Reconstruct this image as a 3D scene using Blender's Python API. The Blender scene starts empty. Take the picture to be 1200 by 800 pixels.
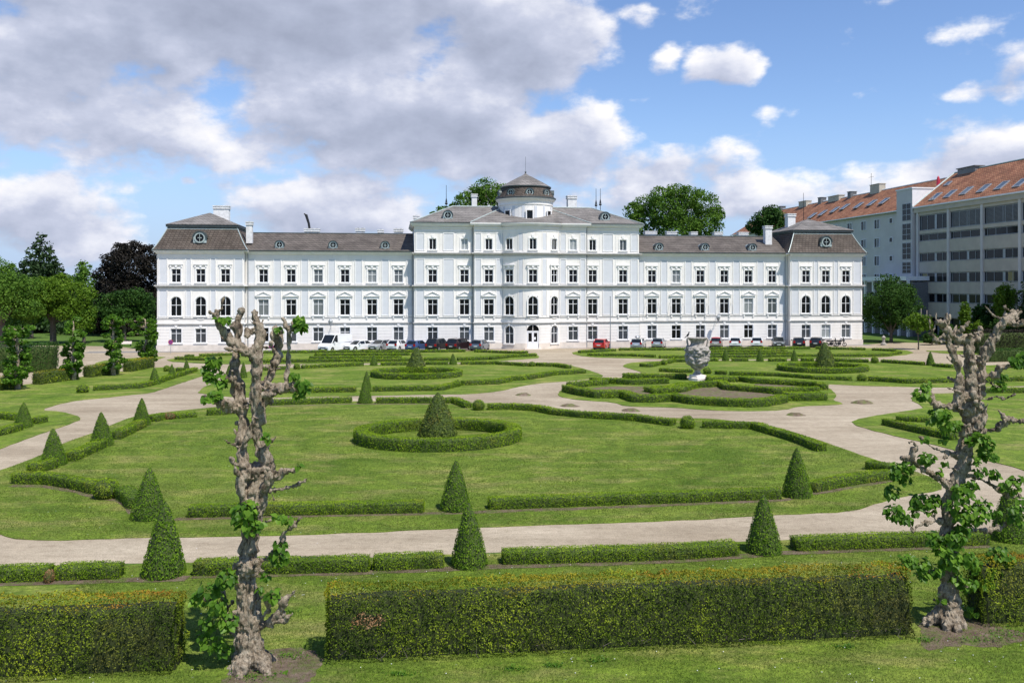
import bpy, bmesh, math, random
import numpy as np
from mathutils import Vector, Matrix, noise as mnoise
rng = np.random.default_rng(7); random.seed(7)
R = math.radians; PI = math.pi
F = 1044.0; YH = 334.0; CAMH = 9.0; TH = R(7.6)
sc = bpy.context.scene; COL = sc.collection
BLANK = None
# ---------------------------------------------------------------- tagging
def tag(o, label=None, cat=None, group=None, kind=None):
    if label: o['label'] = label
    if cat: o['category'] = cat
    if group: o['group'] = group
    if kind: o['kind'] = kind
    return o
def link(name, me, m=None, parent=None, loc=None):
    o = bpy.data.objects.new(name, me); COL.objects.link(o)
    if m is not None and me is not None:
        if len(me.materials): me.materials.clear()
        for k in (m if isinstance(m, (list, tuple)) else [m]): me.materials.append(k)
    if parent: o.parent = parent
    if loc is not None: o.location = loc
    return o
def empty(name, loc=(0,0,0), rz=0, label=None, cat=None, group=None):
    o = bpy.data.objects.new(name, None); COL.objects.link(o)
    o.location = loc; o.rotation_euler = (0,0,rz); o.empty_display_size = .5
    return tag(o, label, cat, group)
def copy_tree(o, parent=None):
    c = o.copy(); COL.objects.link(c)
    if parent: c.parent = parent
    for ch in list(o.children): copy_tree(ch, c)
    return c
# ---------------------------------------------------------------- measured points
def G(px, py, z=0.0):
    """ground point (or point at height z) behind a measured direction"""
    D = (CAMH - z)*F/(py - YH)
    return Vector(((px-600)*D/F, D, z))
class Frame:
    """an upright frame: origin, x along a facade, y into the building"""
    def __init__(s, ox, oy, ang): s.o=Vector((ox,oy)); s.a=ang; s.ex=Vector((math.cos(ang),math.sin(ang))); s.ey=Vector((-math.sin(ang),math.cos(ang)))
    def u(s, px, v=0.0):
        k=(px-600)/F; b=s.o+s.ey*v
        return (k*b.y-b.x)/(s.ex.x-k*s.ex.y)
    def z(s, px, py, v=0.0):
        D=(s.o+s.ey*v+s.ex*s.u(px,v)).y
        return CAMH+(YH-py)*D/F
PAL = Frame(-48.13, 120.8, TH)
OFF = Frame(73.0, 154.0, TH-PI/2)
# ---------------------------------------------------------------- mesh helpers
class MB:
    def __init__(s): s.v=[]; s.f=[]; s.m=[]
    def add(s, vs, fs, mi=0):
        b=len(s.v); s.v+= [tuple(p) for p in vs]; s.f+= [tuple(i+b for i in f) for f in fs]; s.m+= [mi]*len(fs)
    def box(s, x0,x1,y0,y1,z0,z1, mi=0, M=None):
        vs=[(x0,y0,z0),(x1,y0,z0),(x1,y1,z0),(x0,y1,z0),(x0,y0,z1),(x1,y0,z1),(x1,y1,z1),(x0,y1,z1)]
        if M is not None: vs=[M@Vector(p) for p in vs]
        s.add(vs, [(3,2,1,0),(4,5,6,7),(0,1,5,4),(1,2,6,5),(2,3,7,6),(3,0,4,7)], mi)
    def prism(s, poly, y0, y1, mi=0, M=None):
        """poly in (x,z), extruded along y; counter-clockwise seen from -y"""
        n=len(poly); vs=[(p[0],y0,p[1]) for p in poly]+[(p[0],y1,p[1]) for p in poly]
        if M is not None: vs=[M@Vector(p) for p in vs]
        s.add(vs, [tuple(range(n)), tuple(range(2*n-1,n-1,-1))]+[(i,i+n,(i+1)%n+n,(i+1)%n) for i in range(n)], mi)
    def tube(s, pts, rad, seg=8, mi=0, cap=True):
        pts=[Vector(p) for p in pts]; n=len(pts)
        if not isinstance(rad,(list,tuple)): rad=[rad]*n
        b=len(s.v); up=None
        for i,p in enumerate(pts):
            t=(pts[min(i+1,n-1)]-pts[max(i-1,0)]).normalized()
            if up is None: up=t.orthogonal().normalized()
            up=(up-t*up.dot(t)); 
            if up.length<1e-5: up=t.orthogonal()
            up.normalize(); w=t.cross(up)
            for k in range(seg):
                a=2*PI*k/seg; s.v.append(tuple(p+(up*math.cos(a)+w*math.sin(a))*rad[i]))
        for i in range(n-1):
            for k in range(seg):
                k2=(k+1)%seg; s.f.append((b+i*seg+k,b+i*seg+k2,b+(i+1)*seg+k2,b+(i+1)*seg+k)); s.m.append(mi)
        if cap:
            s.f.append(tuple(b+k for k in range(seg-1,-1,-1))); s.m.append(mi)
            s.f.append(tuple(b+(n-1)*seg+k for k in range(seg))); s.m.append(mi)
    def lathe(s, prof, seg=24, c=(0,0,0), mi=0, a0=0, a1=2*PI, M=None):
        """prof: (r,z) list, bottom to top"""
        full=abs(a1-a0-2*PI)<1e-6; ns=seg if full else seg+1; vs=[]
        for r,z in prof:
            for k in range(ns):
                a=a0+(a1-a0)*k/seg; p=Vector((c[0]+r*math.cos(a),c[1]+r*math.sin(a),c[2]+z)); vs.append(M@p if M is not None else p)
        fs=[]
        for i in range(len(prof)-1):
            for k in range(seg):
                k2=(k+1)%ns; fs.append((i*ns+k,i*ns+k2,(i+1)*ns+k2,(i+1)*ns+k))
        s.add(vs,fs,mi)
    def ball(s, c, r, mi=0, sx=1,sy=1,sz=1, seg=10, rings=7):
        prof=[(r*math.sin(PI*i/rings), -r*math.cos(PI*i/rings)) for i in range(rings+1)]
        prof[0]=(1e-4,-r); prof[-1]=(1e-4,r)
        s.lathe(prof, seg, (0,0,0), mi, M=Matrix.Translation(Vector(c))@Matrix.Diagonal((sx,sy,sz,1)))
    def mesh(s, name, smooth=False):
        me=bpy.data.meshes.new(name); me.from_pydata(s.v,[],s.f); me.update()
        if s.m: me.polygons.foreach_set('material_index', s.m)
        if smooth: me.polygons.foreach_set('use_smooth',[True]*len(me.polygons))
        return me
    def build(s, name, m, parent=None, smooth=False, loc=None):
        return link(name, s.mesh(name,smooth), m, parent, loc)
def np_mesh(name, V, Q, rnd=None, smooth=None, mi=None):
    """fast mesh from numpy quads/tris arrays of equal width"""
    me=bpy.data.meshes.new(name); V=np.asarray(V,dtype=np.float32); Q=np.asarray(Q,dtype=np.int32); k=Q.shape[1]
    me.vertices.add(len(V)); me.vertices.foreach_set('co',V.ravel())
    me.loops.add(Q.size); me.loops.foreach_set('vertex_index',Q.ravel())
    me.polygons.add(len(Q)); me.polygons.foreach_set('loop_start',np.arange(0,Q.size,k,dtype=np.int32))
    try: me.polygons.foreach_set('loop_total',np.full(len(Q),k,dtype=np.int32))
    except Exception: pass
    if smooth is not None: me.polygons.foreach_set('use_smooth',np.asarray(smooth,dtype=bool))
    if mi is not None: me.polygons.foreach_set('material_index',np.asarray(mi,dtype=np.int32))
    if rnd is not None:
        a=me.attributes.new('rnd','FLOAT','FACE'); a.data.foreach_set('value',np.asarray(rnd,dtype=np.float32))
    me.update(calc_edges=True); me.validate()
    return me
# value noise
def _h(i,j,k):
    n=(i*374761393+j*668265263+k*2147483647).astype(np.int64)&0xffffffff
    n=((n^(n>>13))*1274126177)&0xffffffff
    n=((n^(n>>16))*2246822519)&0xffffffff
    return ((n^(n>>15))&0xffff)/65535.0
def vnoise(P, s=1.0, seed=0):
    P=np.asarray(P)*s+seed*17.31; I=np.floor(P).astype(np.int64); f=P-I; f=f*f*(3-2*f); r=0
    for a in (0,1):
        for b in (0,1):
            for c in (0,1):
                w=(f[:,0] if a else 1-f[:,0])*(f[:,1] if b else 1-f[:,1])*(f[:,2] if c else 1-f[:,2])
                r=r+w*_h(I[:,0]+a,I[:,1]+b,I[:,2]+c)
    return r*2-1
def unit(A): return A/np.maximum(np.linalg.norm(A,axis=1,keepdims=True),1e-9)
def leaf_quads(P, N, size, tilt=.8, aspect=1.0, outward=0.0, r=None):
    """small leaf faces at P around normal N; outward>0: blade axis points along N"""
    r=r or rng; n=len(P); size=np.broadcast_to(size,(n,))*r.uniform(.65,1.35,n)
    nn=unit(N+tilt*r.normal(size=(n,3)))
    rv=r.normal(size=(n,3)); t=unit(np.cross(nn,rv))
    if outward>0:
        t=unit(t*(1-outward)+N*outward+.35*r.normal(size=(n,3))); nn=unit(np.cross(t,np.cross(nn,t)+1e-6))
    b=np.cross(nn,t); L=size[:,None]*.5; W=L*aspect
    V=np.stack([P-t*L, P+b*W*.9-t*L*.1, P+t*L+nn*L*.15, P-b*W*.9-t*L*.1],1).reshape(-1,3)
    return V, np.arange(4*n).reshape(n,4)
# ---------------------------------------------------------------- materials
def new_mat(name):
    m=bpy.data.materials.new(name); m.use_nodes=True; nt=m.node_tree; return m,nt,nt.nodes['Principled BSDF']
def nd(nt,t,**kw):
    n=nt.nodes.new(t)
    for k,v in kw.items(): setattr(n,k,v)
    return n
def mixc(nt,fac,a,b,blend='MIX'):
    n=nd(nt,'ShaderNodeMix',data_type='RGBA',blend_type=blend)
    for s,val in ((0,fac),(6,a),(7,b)):
        if hasattr(val,'is_output') or isinstance(val,bpy.types.NodeSocket): nt.links.new(val,n.inputs[s])
        else: n.inputs[s].default_value = val if s==0 else (*val,1)[:4]
    return n.outputs[2]
def ramp(nt,val,stops):
    n=nd(nt,'ShaderNodeValToRGB'); e=n.color_ramp.elements
    while len(e)<len(stops): e.new(.5)
    for x,(p,c) in zip(e,stops): x.position=p; x.color=(*c,1) if len(c)==3 else c
    nt.links.new(val,n.inputs[0]); return n.outputs[0]
def coords(nt, which='pos'):
    return nd(nt,'ShaderNodeNewGeometry').outputs['Position'] if which=='pos' else nd(nt,'ShaderNodeTexCoord').outputs['Object']
def tnoise(nt,vec,scale,detail=4,rough=.55,sc3=None):
    if sc3 is not None:
        mp=nd(nt,'ShaderNodeMapping'); mp.inputs['Scale'].default_value=sc3; nt.links.new(vec,mp.inputs[0]); vec=mp.outputs[0]
    n=nd(nt,'ShaderNodeTexNoise'); n.inputs['Scale'].default_value=scale; n.inputs['Detail'].default_value=detail; n.inputs['Roughness'].default_value=rough
    nt.links.new(vec,n.inputs['Vector']); return n.outputs['Fac']
def bump(nt,b,h,strength=.3,dist=.02):
    n=nd(nt,'ShaderNodeBump'); n.inputs['Strength'].default_value=strength; n.inputs['Distance'].default_value=dist
    nt.links.new(h,n.inputs['Height']); nt.links.new(n.outputs[0],b.inputs['Normal'])
def setin(b,**kw):
    for k,v in kw.items():
        k={'rough':'Roughness','metal':'Metallic','spec':'Specular IOR Level','coat':'Coat Weight'}.get(k,k); b.inputs[k].default_value=v
def plain(name,c,rough=.6,var=.12,scale=1.5,metal=0,spec=.4,bmp=0,coat=0,which='obj',fine=0):
    m,nt,b=new_mat(name); v=coords(nt,which); n=tnoise(nt,v,scale,5)
    lo=tuple(x*(1-var) for x in c); hi=tuple(min(1,x*(1+var)) for x in c)
    col=ramp(nt,n,[(.3,lo),(.7,hi)])
    nt.links.new(col,b.inputs['Base Color']); setin(b,rough=rough,metal=metal,spec=spec,coat=coat)
    if bmp: bump(nt,b,tnoise(nt,v,scale*(fine or 12),4),bmp,.02)
    return m
def foliage(name, dark, mid, light, pos_scale=1.2, transl=.35, accent=None, acc_amt=0, rough=.55, noise_amt=.35):
    m,nt,b=new_mat(name); at=nd(nt,'ShaderNodeAttribute',attribute_name='rnd').outputs['Fac']; v=coords(nt,'pos')
    n=tnoise(nt,v,pos_scale,3)
    a=nd(nt,'ShaderNodeMath',operation='MULTIPLY_ADD'); nt.links.new(n,a.inputs[0]); a.inputs[1].default_value=noise_amt*1.6; a.inputs[2].default_value=-noise_amt*.8
    s=nd(nt,'ShaderNodeMath',operation='ADD',use_clamp=True); nt.links.new(at,s.inputs[0]); nt.links.new(a.outputs[0],s.inputs[1])
    col=ramp(nt,s.outputs[0],[(0,dark),(.5,mid),(1,light)])
    if accent is not None:
        n2=tnoise(nt,v,pos_scale*.7,4,.65); f=ramp(nt,n2,[(.6-acc_amt*.1,(0,0,0)),(.68-acc_amt*.1,(acc_amt,)*3)])
        col=mixc(nt,f,col,accent)
    nt.links.new(col,b.inputs['Base Color']); setin(b,rough=max(rough,.6) if rough>.45 else rough,spec=.16)
    tr=nd(nt,'ShaderNodeBsdfTranslucent'); nt.links.new(mixc(nt,.5,col,(.25,.4,.04),'MIX') if False else col,tr.inputs[0])
    mx=nd(nt,'ShaderNodeMixShader'); mx.inputs[0].default_value=transl; out=nt.nodes['Material Output']
    nt.links.new(b.outputs[0],mx.inputs[1]); nt.links.new(tr.outputs[0],mx.inputs[2]); nt.links.new(mx.outputs[0],out.inputs[0])
    return m
M={}
M['wall']=plain('white_render',(.86,.83,.785),.8,.06,.35,bmp=.05,spec=.2)
def plaster():
    m,nt,b=new_mat('white_render'); v=coords(nt,'obj')
    c=ramp(nt,tnoise(nt,v,.35,6,.6),[(.3,(.83,.79,.735)),(.6,(.89,.85,.795))])
    st=ramp(nt,tnoise(nt,v,1.6,5,.7,(1,1,.12)),[(.3,(.86,.855,.84)),(.52,(1,1,1))]); c=mixc(nt,.5,c,st,'MULTIPLY')
    gr=ramp(nt,tnoise(nt,v,2.5,6,.75),[(.30,(.88,.87,.86)),(.45,(1,1,1))]); c=mixc(nt,.6,c,gr,'MULTIPLY')
    nt.links.new(c,b.inputs['Base Color']); setin(b,rough=.85,spec=.15); bump(nt,b,tnoise(nt,v,6,4),.06,.02); return m
M['wall']=plaster()
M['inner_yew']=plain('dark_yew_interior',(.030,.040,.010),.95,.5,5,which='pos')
M['trim']=plain('white_trim',(.85,.83,.80),.75,.06,1.2,spec=.2)
M['panel']=plain('pale_grey_panel',(.66,.67,.69),.8,.05,1.0,spec=.2)
M['band']=plain('grey_cornice',(.50,.485,.46),.8,.14,2.0,spec=.2)
M['plinth']=plain('beige_plinth',(.72,.64,.55),.85,.12,1.3,bmp=.1,spec=.2)
M['frame']=plain('white_window_frame',(.82,.82,.82),.5,.04,2)
M['brick_white']=plain('whitewashed_brick',(.75,.74,.72),.85,.15,3,bmp=.3)
def glass(name,c,rough=.08,spec=.5,curtain=None):
    m,nt,b=new_mat(name); info=nd(nt,'ShaderNodeObjectInfo').outputs['Random']
    v=coords(nt,'obj')
    if curtain:
        n=tnoise(nt,v,6,2,.5,(3,1,.15)); col=ramp(nt,n,[(.35,tuple(x*.6 for x in curtain)),(.65,curtain)])
        col=mixc(nt,info,col,c); nt.links.new(col,b.inputs['Base Color'])
    else:
        n=tnoise(nt,v,1.5,3); nt.links.new(ramp(nt,n,[(.3,tuple(x*.4 for x in c)),(.75,c)]),b.inputs['Base Color'])
    setin(b,rough=rough,spec=spec); return m
M['glass']=glass('dark_window_glass',(.010,.011,.013),.12,.22)
M['glass_curtain']=glass('window_glass_with_curtain',(.05,.06,.065),curtain=(.42,.45,.45))
M['glass_net']=glass('window_glass_with_nets',(.03,.034,.04),curtain=(.10,.11,.12))
M['glass_car']=glass('car_glass',(.02,.025,.03),.03)
def tiles(name,c1,c2,course=.28,rough=.75,mossy=None):
    m,nt,b=new_mat(name); v=coords(nt,'obj')
    sx=nd(nt,'ShaderNodeSeparateXYZ'); nt.links.new(v,sx.inputs[0])
    br=nd(nt,'ShaderNodeTexBrick'); br.inputs['Scale'].default_value=1; br.inputs['Brick Width'].default_value=.5; br.inputs['Row Height'].default_value=course; br.inputs['Mortar Size'].default_value=.03
    br.inputs['Color1'].default_value=(*c1,1); br.inputs['Color2'].default_value=(*c2,1); br.inputs['Mortar'].default_value=(*(x*.35 for x in c1),1)
    ad=nd(nt,'ShaderNodeMath',operation='ADD'); nt.links.new(sx.outputs[0],ad.inputs[0]); nt.links.new(sx.outputs[1],ad.inputs[1])
    cb=nd(nt,'ShaderNodeCombineXYZ'); nt.links.new(ad.outputs[0],cb.inputs[0]); nt.links.new(sx.outputs[2],cb.inputs[1]); nt.links.new(cb.outputs[0],br.inputs['Vector'])
    n=tnoise(nt,v,.45,6,.65); g=ramp(nt,n,[(.3,(.62,.6,.58)),(.7,(1.25,1.22,1.2))]); col=mixc(nt,1.0,br.outputs['Color'],g,'MULTIPLY')
    if mossy:
        f=ramp(nt,tnoise(nt,v,1.6,6,.7),[(.58,(0,0,0)),(.7,(.6,.6,.6))]); col=mixc(nt,f,col,mossy)
    nt.links.new(col,b.inputs['Base Color']); setin(b,rough=rough,spec=.25); bump(nt,b,br.outputs['Fac'],.4,.03); return m
M['roof_brown']=tiles('brown_shingle_roof',(.095,.076,.062),(.135,.112,.093),.3,mossy=(.16,.14,.12))
M['roof_grey']=tiles('grey_slate_roof',(.20,.19,.178),(.26,.245,.23),.3,mossy=(.20,.19,.17))
M['roof_wing']=tiles('weathered_wing_roof',(.115,.10,.088),(.16,.14,.122),.3,mossy=(.20,.185,.155))
M['roof_red']=tiles('red_clay_tiles',(.31,.135,.075),(.41,.20,.11),.35,mossy=(.30,.14,.10))
M['lead']=plain('dark_lead_flashing',(.07,.085,.085),.5,.2,2,metal=.3)
M['lead_light']=plain('light_zinc_flashing',(.42,.48,.46),.5,.15,2,metal=.2)
M['grey_render']=plain('blue_grey_render',(.62,.58,.54),.85,.06,.5,spec=.2)
M['concrete']=plain('beige_concrete_panel',(.52,.465,.375),.85,.1,.7,bmp=.1,spec=.2)
M['alu']=plain('grey_aluminium',(.38,.40,.42),.45,.1,2,metal=.4)
M['dark_metal']=plain('dark_iron',(.03,.03,.032),.5,.2,4,metal=.5)
M['grey_metal']=plain('grey_painted_metal',(.33,.35,.37),.5,.1,4,metal=.4)
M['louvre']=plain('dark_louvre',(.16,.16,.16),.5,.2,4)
M['stone']=plain('pale_weathered_stone',(.31,.285,.25),.85,.55,4,bmp=.8,fine=3)
M['pale_stone']=plain('pale_pink_stone',(.74,.66,.60),.85,.12,5,bmp=.3)
def ground_mats():
    # lawn
    def lawn(name,c_d,c_m,c_l,yel,stripe=True):
        m,nt,b=new_mat(name); v=coords(nt,'pos')
        big=tnoise(nt,v,.16,5,.6); col=ramp(nt,big,[(.3,c_d),(.52,c_m),(.72,c_l)])
        streak=tnoise(nt,v,.42,6,.68,(.55,1.25,1)); f=ramp(nt,streak,[(.50,(0,0,0)),(.72,(.75,.75,.75))]); col=mixc(nt,f,col,yel)
        if stripe:
            ad=nd(nt,'ShaderNodeTexWave',wave_type='BANDS',bands_direction='Y'); ad.inputs['Scale'].default_value=.22; ad.inputs['Distortion'].default_value=3.5; ad.inputs['Detail'].default_value=2; ad.inputs['Detail Scale'].default_value=.35
            nt.links.new(v,ad.inputs[0]); g=ramp(nt,ad.outputs['Fac'],[(.2,(.95,.95,.95)),(.8,(1.05,1.05,1.03))]); col=mixc(nt,.9,col,g,'MULTIPLY')
            # mowing marks running round the hedge ring
            ds=nd(nt,'ShaderNodeVectorMath',operation='DISTANCE'); nt.links.new(v,ds.inputs[0]); ds.inputs[1].default_value=(-4.28,51.8,0)
            wv=nd(nt,'ShaderNodeMath',operation='MULTIPLY_ADD'); nt.links.new(tnoise(nt,v,.25,3),wv.inputs[0]); wv.inputs[1].default_value=9.0; nt.links.new(ds.outputs['Value'],wv.inputs[2])
            sn=nd(nt,'ShaderNodeMath',operation='MULTIPLY'); nt.links.new(wv.outputs[0],sn.inputs[0]); sn.inputs[1].default_value=2.6
            si=nd(nt,'ShaderNodeMath',operation='SINE'); nt.links.new(sn.outputs[0],si.inputs[0]); sm=nd(nt,'ShaderNodeMath',operation='MULTIPLY_ADD'); nt.links.new(si.outputs[0],sm.inputs[0]); sm.inputs[1].default_value=.5; sm.inputs[2].default_value=.5
            g=ramp(nt,sm.outputs[0],[(.1,(.87,.89,.88)),(.9,(1.12,1.10,1.05))]); col=mixc(nt,.9,col,g,'MULTIPLY')
        fine=tnoise(nt,v,14,4,.75); g2=ramp(nt,fine,[(.3,(.48,.5,.45)),(.5,(1,1,1)),(.72,(1.5,1.45,1.4))]); col=mixc(nt,.85,col,g2,'MULTIPLY')
        mid=tnoise(nt,v,3.2,5,.7,(1,1.6,1)); g3=ramp(nt,mid,[(.34,(.58,.64,.6)),(.66,(1.3,1.26,1.15))]); col=mixc(nt,.9,col,g3,'MULTIPLY')
        vo=nd(nt,'ShaderNodeTexVoronoi'); vo.inputs['Scale'].default_value=2.4; nt.links.new(v,vo.inputs['Vector'])
        fl=ramp(nt,vo.outputs['Distance'],[(.045,(1,1,1)),(.07,(0,0,0))]); pt=ramp(nt,tnoise(nt,v,.35,2),[(.5,(0,0,0)),(.6,(.7,.7,.7))])
        fl=mixc(nt,1.0,fl,pt,'MULTIPLY'); col=mixc(nt,fl,col,(.6,.62,.55))
        nt.links.new(col,b.inputs['Base Color']); setin(b,rough=.9,spec=.12); bump(nt,b,fine,.9,.05); return m
    M['lawn']=lawn('mown_lawn',(.082,.142,.016),(.134,.198,.028),(.185,.232,.046),(.34,.285,.125))
    M['park_grass']=lawn('park_grass',(.06,.12,.02),(.085,.15,.03),(.11,.18,.035),(.14,.17,.05),False)
    # gravel
    m,nt,b=new_mat('gravel'); v=coords(nt,'pos')
    c=ramp(nt,tnoise(nt,v,.12,6,.6),[(.3,(.31,.255,.185)),(.55,(.395,.335,.25)),(.75,(.49,.425,.325))])
    g=ramp(nt,tnoise(nt,v,22,5,.85),[(.32,(.45,.44,.43)),(.68,(1.45,1.44,1.42))]); c=mixc(nt,.85,c,g,'MULTIPLY')
    g=ramp(nt,tnoise(nt,v,3.5,6,.8,(.6,1,1)),[(.34,(.74,.72,.69)),(.5,(1,1,1)),(.68,(1.16,1.15,1.13))]); c=mixc(nt,.9,c,g,'MULTIPLY')
    tr=ramp(nt,tnoise(nt,v,.5,5,.6,(.25,1.5,1)),[(.35,(.84,.83,.81)),(.65,(1.1,1.1,1.1))]); c=mixc(nt,.9,c,tr,'MULTIPLY')
    wd=ramp(nt,tnoise(nt,v,1.3,7,.8),[(.62,(0,0,0)),(.70,(.55,.55,.55))]); c=mixc(nt,wd,c,(.16,.17,.08))
    nt.links.new(c,b.inputs['Base Color']); setin(b,rough=.95,spec=.1); bump(nt,b,tnoise(nt,v,20,4,.8),.5,.02); M['gravel']=m
    # soil
    m,nt,b=new_mat('bare_soil'); v=coords(nt,'pos')
    c=ramp(nt,tnoise(nt,v,3.0,6,.75),[(.3,(.10,.07,.05)),(.55,(.20,.15,.11)),(.72,(.29,.23,.175))])
    gw=ramp(nt,tnoise(nt,v,1.6,5,.7),[(.48,(0,0,0)),(.62,(.85,.85,.85))]); c=mixc(nt,gw,c,(.13,.18,.04))
    nt.links.new(c,b.inputs['Base Color']); setin(b,rough=.95,spec=.1); bump(nt,b,tnoise(nt,v,8,5,.8),1,.1); M['soil']=m
    # asphalt
    M['asphalt']=plain('asphalt',(.20,.19,.18),.9,.15,.4,which='pos',bmp=.2)
ground_mats()
M['box']=foliage('box_hedge_leaves',(.055,.125,.004),(.175,.295,.010),(.34,.46,.022),1.1,.35,(.34,.24,.07),.3)
M['box_young']=foliage('young_box_leaves',(.04,.11,.008),(.12,.22,.015),(.22,.32,.03),1.5,.35)
M['cone']=foliage('topiary_leaves',(.040,.105,.006),(.13,.245,.012),(.24,.37,.024),2.0,.3)
M['cone_big']=foliage('big_topiary_leaves',(.04,.065,.010),(.11,.16,.02),(.21,.24,.04),1.6,.2,(.22,.12,.04),.4)
M['yew']=foliage('yew_hedge_needles',(.032,.062,.004),(.115,.17,.010),(.31,.38,.02),.5,.2,(.13,.085,.035),.45,noise_amt=.95)
M['yew_top']=foliage('sunburnt_yew_tips',(.07,.09,.008),(.20,.20,.014),(.40,.32,.02),.6,.25,(.50,.17,.03),.55,noise_amt=.6)
M['dead']=foliage('dead_yew_twigs',(.14,.075,.035),(.30,.16,.07),(.46,.28,.15),3,.1)
M['linden']=foliage('linden_leaves',(.03,.09,.01),(.10,.22,.02),(.22,.38,.04),3,.45,rough=.4)
M['leaf_mid']=foliage('mid_green_leaves',(.04,.10,.012),(.10,.20,.022),(.18,.30,.035),.25,.35)
M['leaf_park']=foliage('bright_park_leaves',(.05,.11,.010),(.12,.22,.016),(.21,.32,.03),.3,.4)
M['leaf_dark']=foliage('dark_conifer_needles',(.012,.028,.010),(.030,.062,.018),(.07,.11,.03),.4,.15)
M['leaf_beech']=foliage('copper_beech_leaves',(.008,.007,.005),(.018,.015,.011),(.035,.028,.018),.5,.05)
M['leaf_deep']=foliage('deep_green_leaves',(.016,.05,.008),(.04,.10,.015),(.085,.17,.025),.3,.3)
M['leaf_lime']=foliage('light_green_leaves',(.06,.13,.015),(.13,.25,.03),(.22,.36,.05),.3,.4)
M['trunk']=plain('dark_bark',(.12,.10,.08),.9,.3,3,bmp=.6)
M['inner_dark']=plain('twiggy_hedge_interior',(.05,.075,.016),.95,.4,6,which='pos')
def bark_mat():
    m,nt,b=new_mat('pale_knobbly_bark'); v=coords(nt,'obj')
    n1=tnoise(nt,v,4.2,7,.78); c=ramp(nt,n1,[(.32,(.07,.052,.040)),(.42,(.29,.225,.155)),(.53,(.55,.45,.33)),(.70,(.74,.63,.48))])
    n2=tnoise(nt,v,11,6,.85,(1,1,.5)); g=ramp(nt,n2,[(.36,(.15,.13,.12)),(.5,(.9,.9,.9)),(.7,(1.25,1.25,1.25))]); c=mixc(nt,.9,c,g,'MULTIPLY')
    n3=tnoise(nt,v,.9,4,.6); f=ramp(nt,n3,[(.60,(0,0,0)),(.66,(.8,.8,.8))]); c=mixc(nt,f,c,(.055,.045,.04))
    nt.links.new(c,b.inputs['Base Color']); setin(b,rough=.9,spec=.2); bump(nt,b,n2,1.0,.12); M['bark']=m
    M['bark_tip']=plain('pale_peeled_wood',(.50,.42,.34),.85,.25,8,bmp=.4)
bark_mat()
# ================================================================ GROUND
def refine(poly, step=.5, jit=.06, seed=1):
    out=[]; n=len(poly); r=random.Random(seed)
    for i in range(n):
        a=Vector(poly[i]); b=Vector(poly[(i+1)%n]); L=(b-a).length; k=max(1,min(400,int(L/step)))
        t=(b-a)/max(L,1e-6); nn=Vector((-t.y,t.x))
        for j in range(k):
            p=a+(b-a)*j/k; q=mnoise.noise(Vector((p.x*.9,p.y*.9,seed)))*jit*1.6+r.uniform(-1,1)*jit*.5
            out.append(p+nn*q)
    return out
def smooth_poly(poly, it=1):
    for _ in range(it):
        q=[]; n=len(poly)
        for i in range(n):
            a=Vector(poly[i]); b=Vector(poly[(i+1)%n]); q+= [a*.75+b*.25, a*.25+b*.75]
        poly=q
    return poly
def sheet(name, poly, z, m, thick=.0, kind='structure', step=.5, jit=.06, smooth=1, seed=1):
    p=refine(smooth_poly(poly,smooth) if smooth else [Vector(q) for q in poly], step, jit, seed)
    bm=bmesh.new(); vs=[bm.verts.new((q.x,q.y,z)) for q in p]
    es=[bm.edges.new((vs[i],vs[(i+1)%len(vs)])) for i in range(len(vs))]
    bmesh.ops.triangle_fill(bm,use_beauty=True,edges=es)
    if thick:
        lo=[bm.verts.new((q.x,q.y,z-thick)) for q in p]
        for i in range(len(vs)):
            j=(i+1)%len(vs)
            try: bm.faces.new((vs[i],vs[j],lo[j],lo[i]))
            except Exception: pass
    bmesh.ops.recalc_face_normals(bm,faces=bm.faces)
    for f in bm.faces:
        if abs(f.normal.z)>.9 and f.normal.z<0: f.normal_flip()
    me=bpy.data.meshes.new(name); bm.to_mesh(me); bm.free()
    o=link(name,me,m); o['kind']=kind; return o
def GP(pts): return [G(x,y).xy for x,y in pts]
mb=MB(); mb.add([(-2500,-300,0),(2500,-300,0),(2500,4000,0),(-2500,4000,0)],[(0,1,2,3)]); o=mb.build('ground',M['park_grass']); o['kind']='structure'
# gravel of the whole parterre and forecourt
gv=[(-60,24.5)]+[G(x,y).xy for x,y in [(0,663.5),(400,655),(800,637.5),(1033,628),(1200,618)]]+[(45,42),(70,60),(95,95),(92,131),(60,140),(52.5,134.2),(-48.2,120.8),(-58,131),(-75,133),(-82,118),(-120,112),(-120,60),(-60,40)]
sheet('gravel_paths',[Vector(p) for p in gv],.004,M['gravel'],smooth=0,jit=.05)
sheet('forecourt_pavement',[PAL.o+PAL.ex*u+PAL.ey*v for u,v in ((-9,-1.6),(103,-1.6),(103,1),(-9,1))],.008,M['asphalt'],smooth=0,jit=.01)
# foreground grass
fg=[(-60,24.3)]+[G(x,y).xy for x,y in [(0,664),(200,661),(400,655.5),(600,648),(800,638.2),(1033,628.6),(1200,619)]]+[(45,41),(45,2),(-60,2)]
sheet('foreground_grass',[Vector(p) for p in fg],.03,M['lawn'],.04,smooth=0,jit=.10,step=.25,seed=3)
L1=[(0,628),(23,633),(95,632.5),(167,630),(267,629),(400,625.7),(533,619),(800,610),(917,603),(1000,600),(1033,588),(1067,580),(1103,575),(1104,567),(1083,556),(1018,537),(960,516),(917,502.5),(874,495.3),(833,490.7),(794,490),(776,490.5),(740,488),(700,487),(660,484),(633,480),(624,476.7),(604,473),(580,472.7),(550,472.5),(533,470),(317,470.5),(290,474),(243,478),(187,484),(153,489),(131,498),(106,509),(76,518.5),(47,534),(0,552),(-90,582)]
L1w=[Vector(p) for p in GP(L1)]
sheet('main_lawn',L1w,.035,M['lawn'],.035,seed=4)
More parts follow.
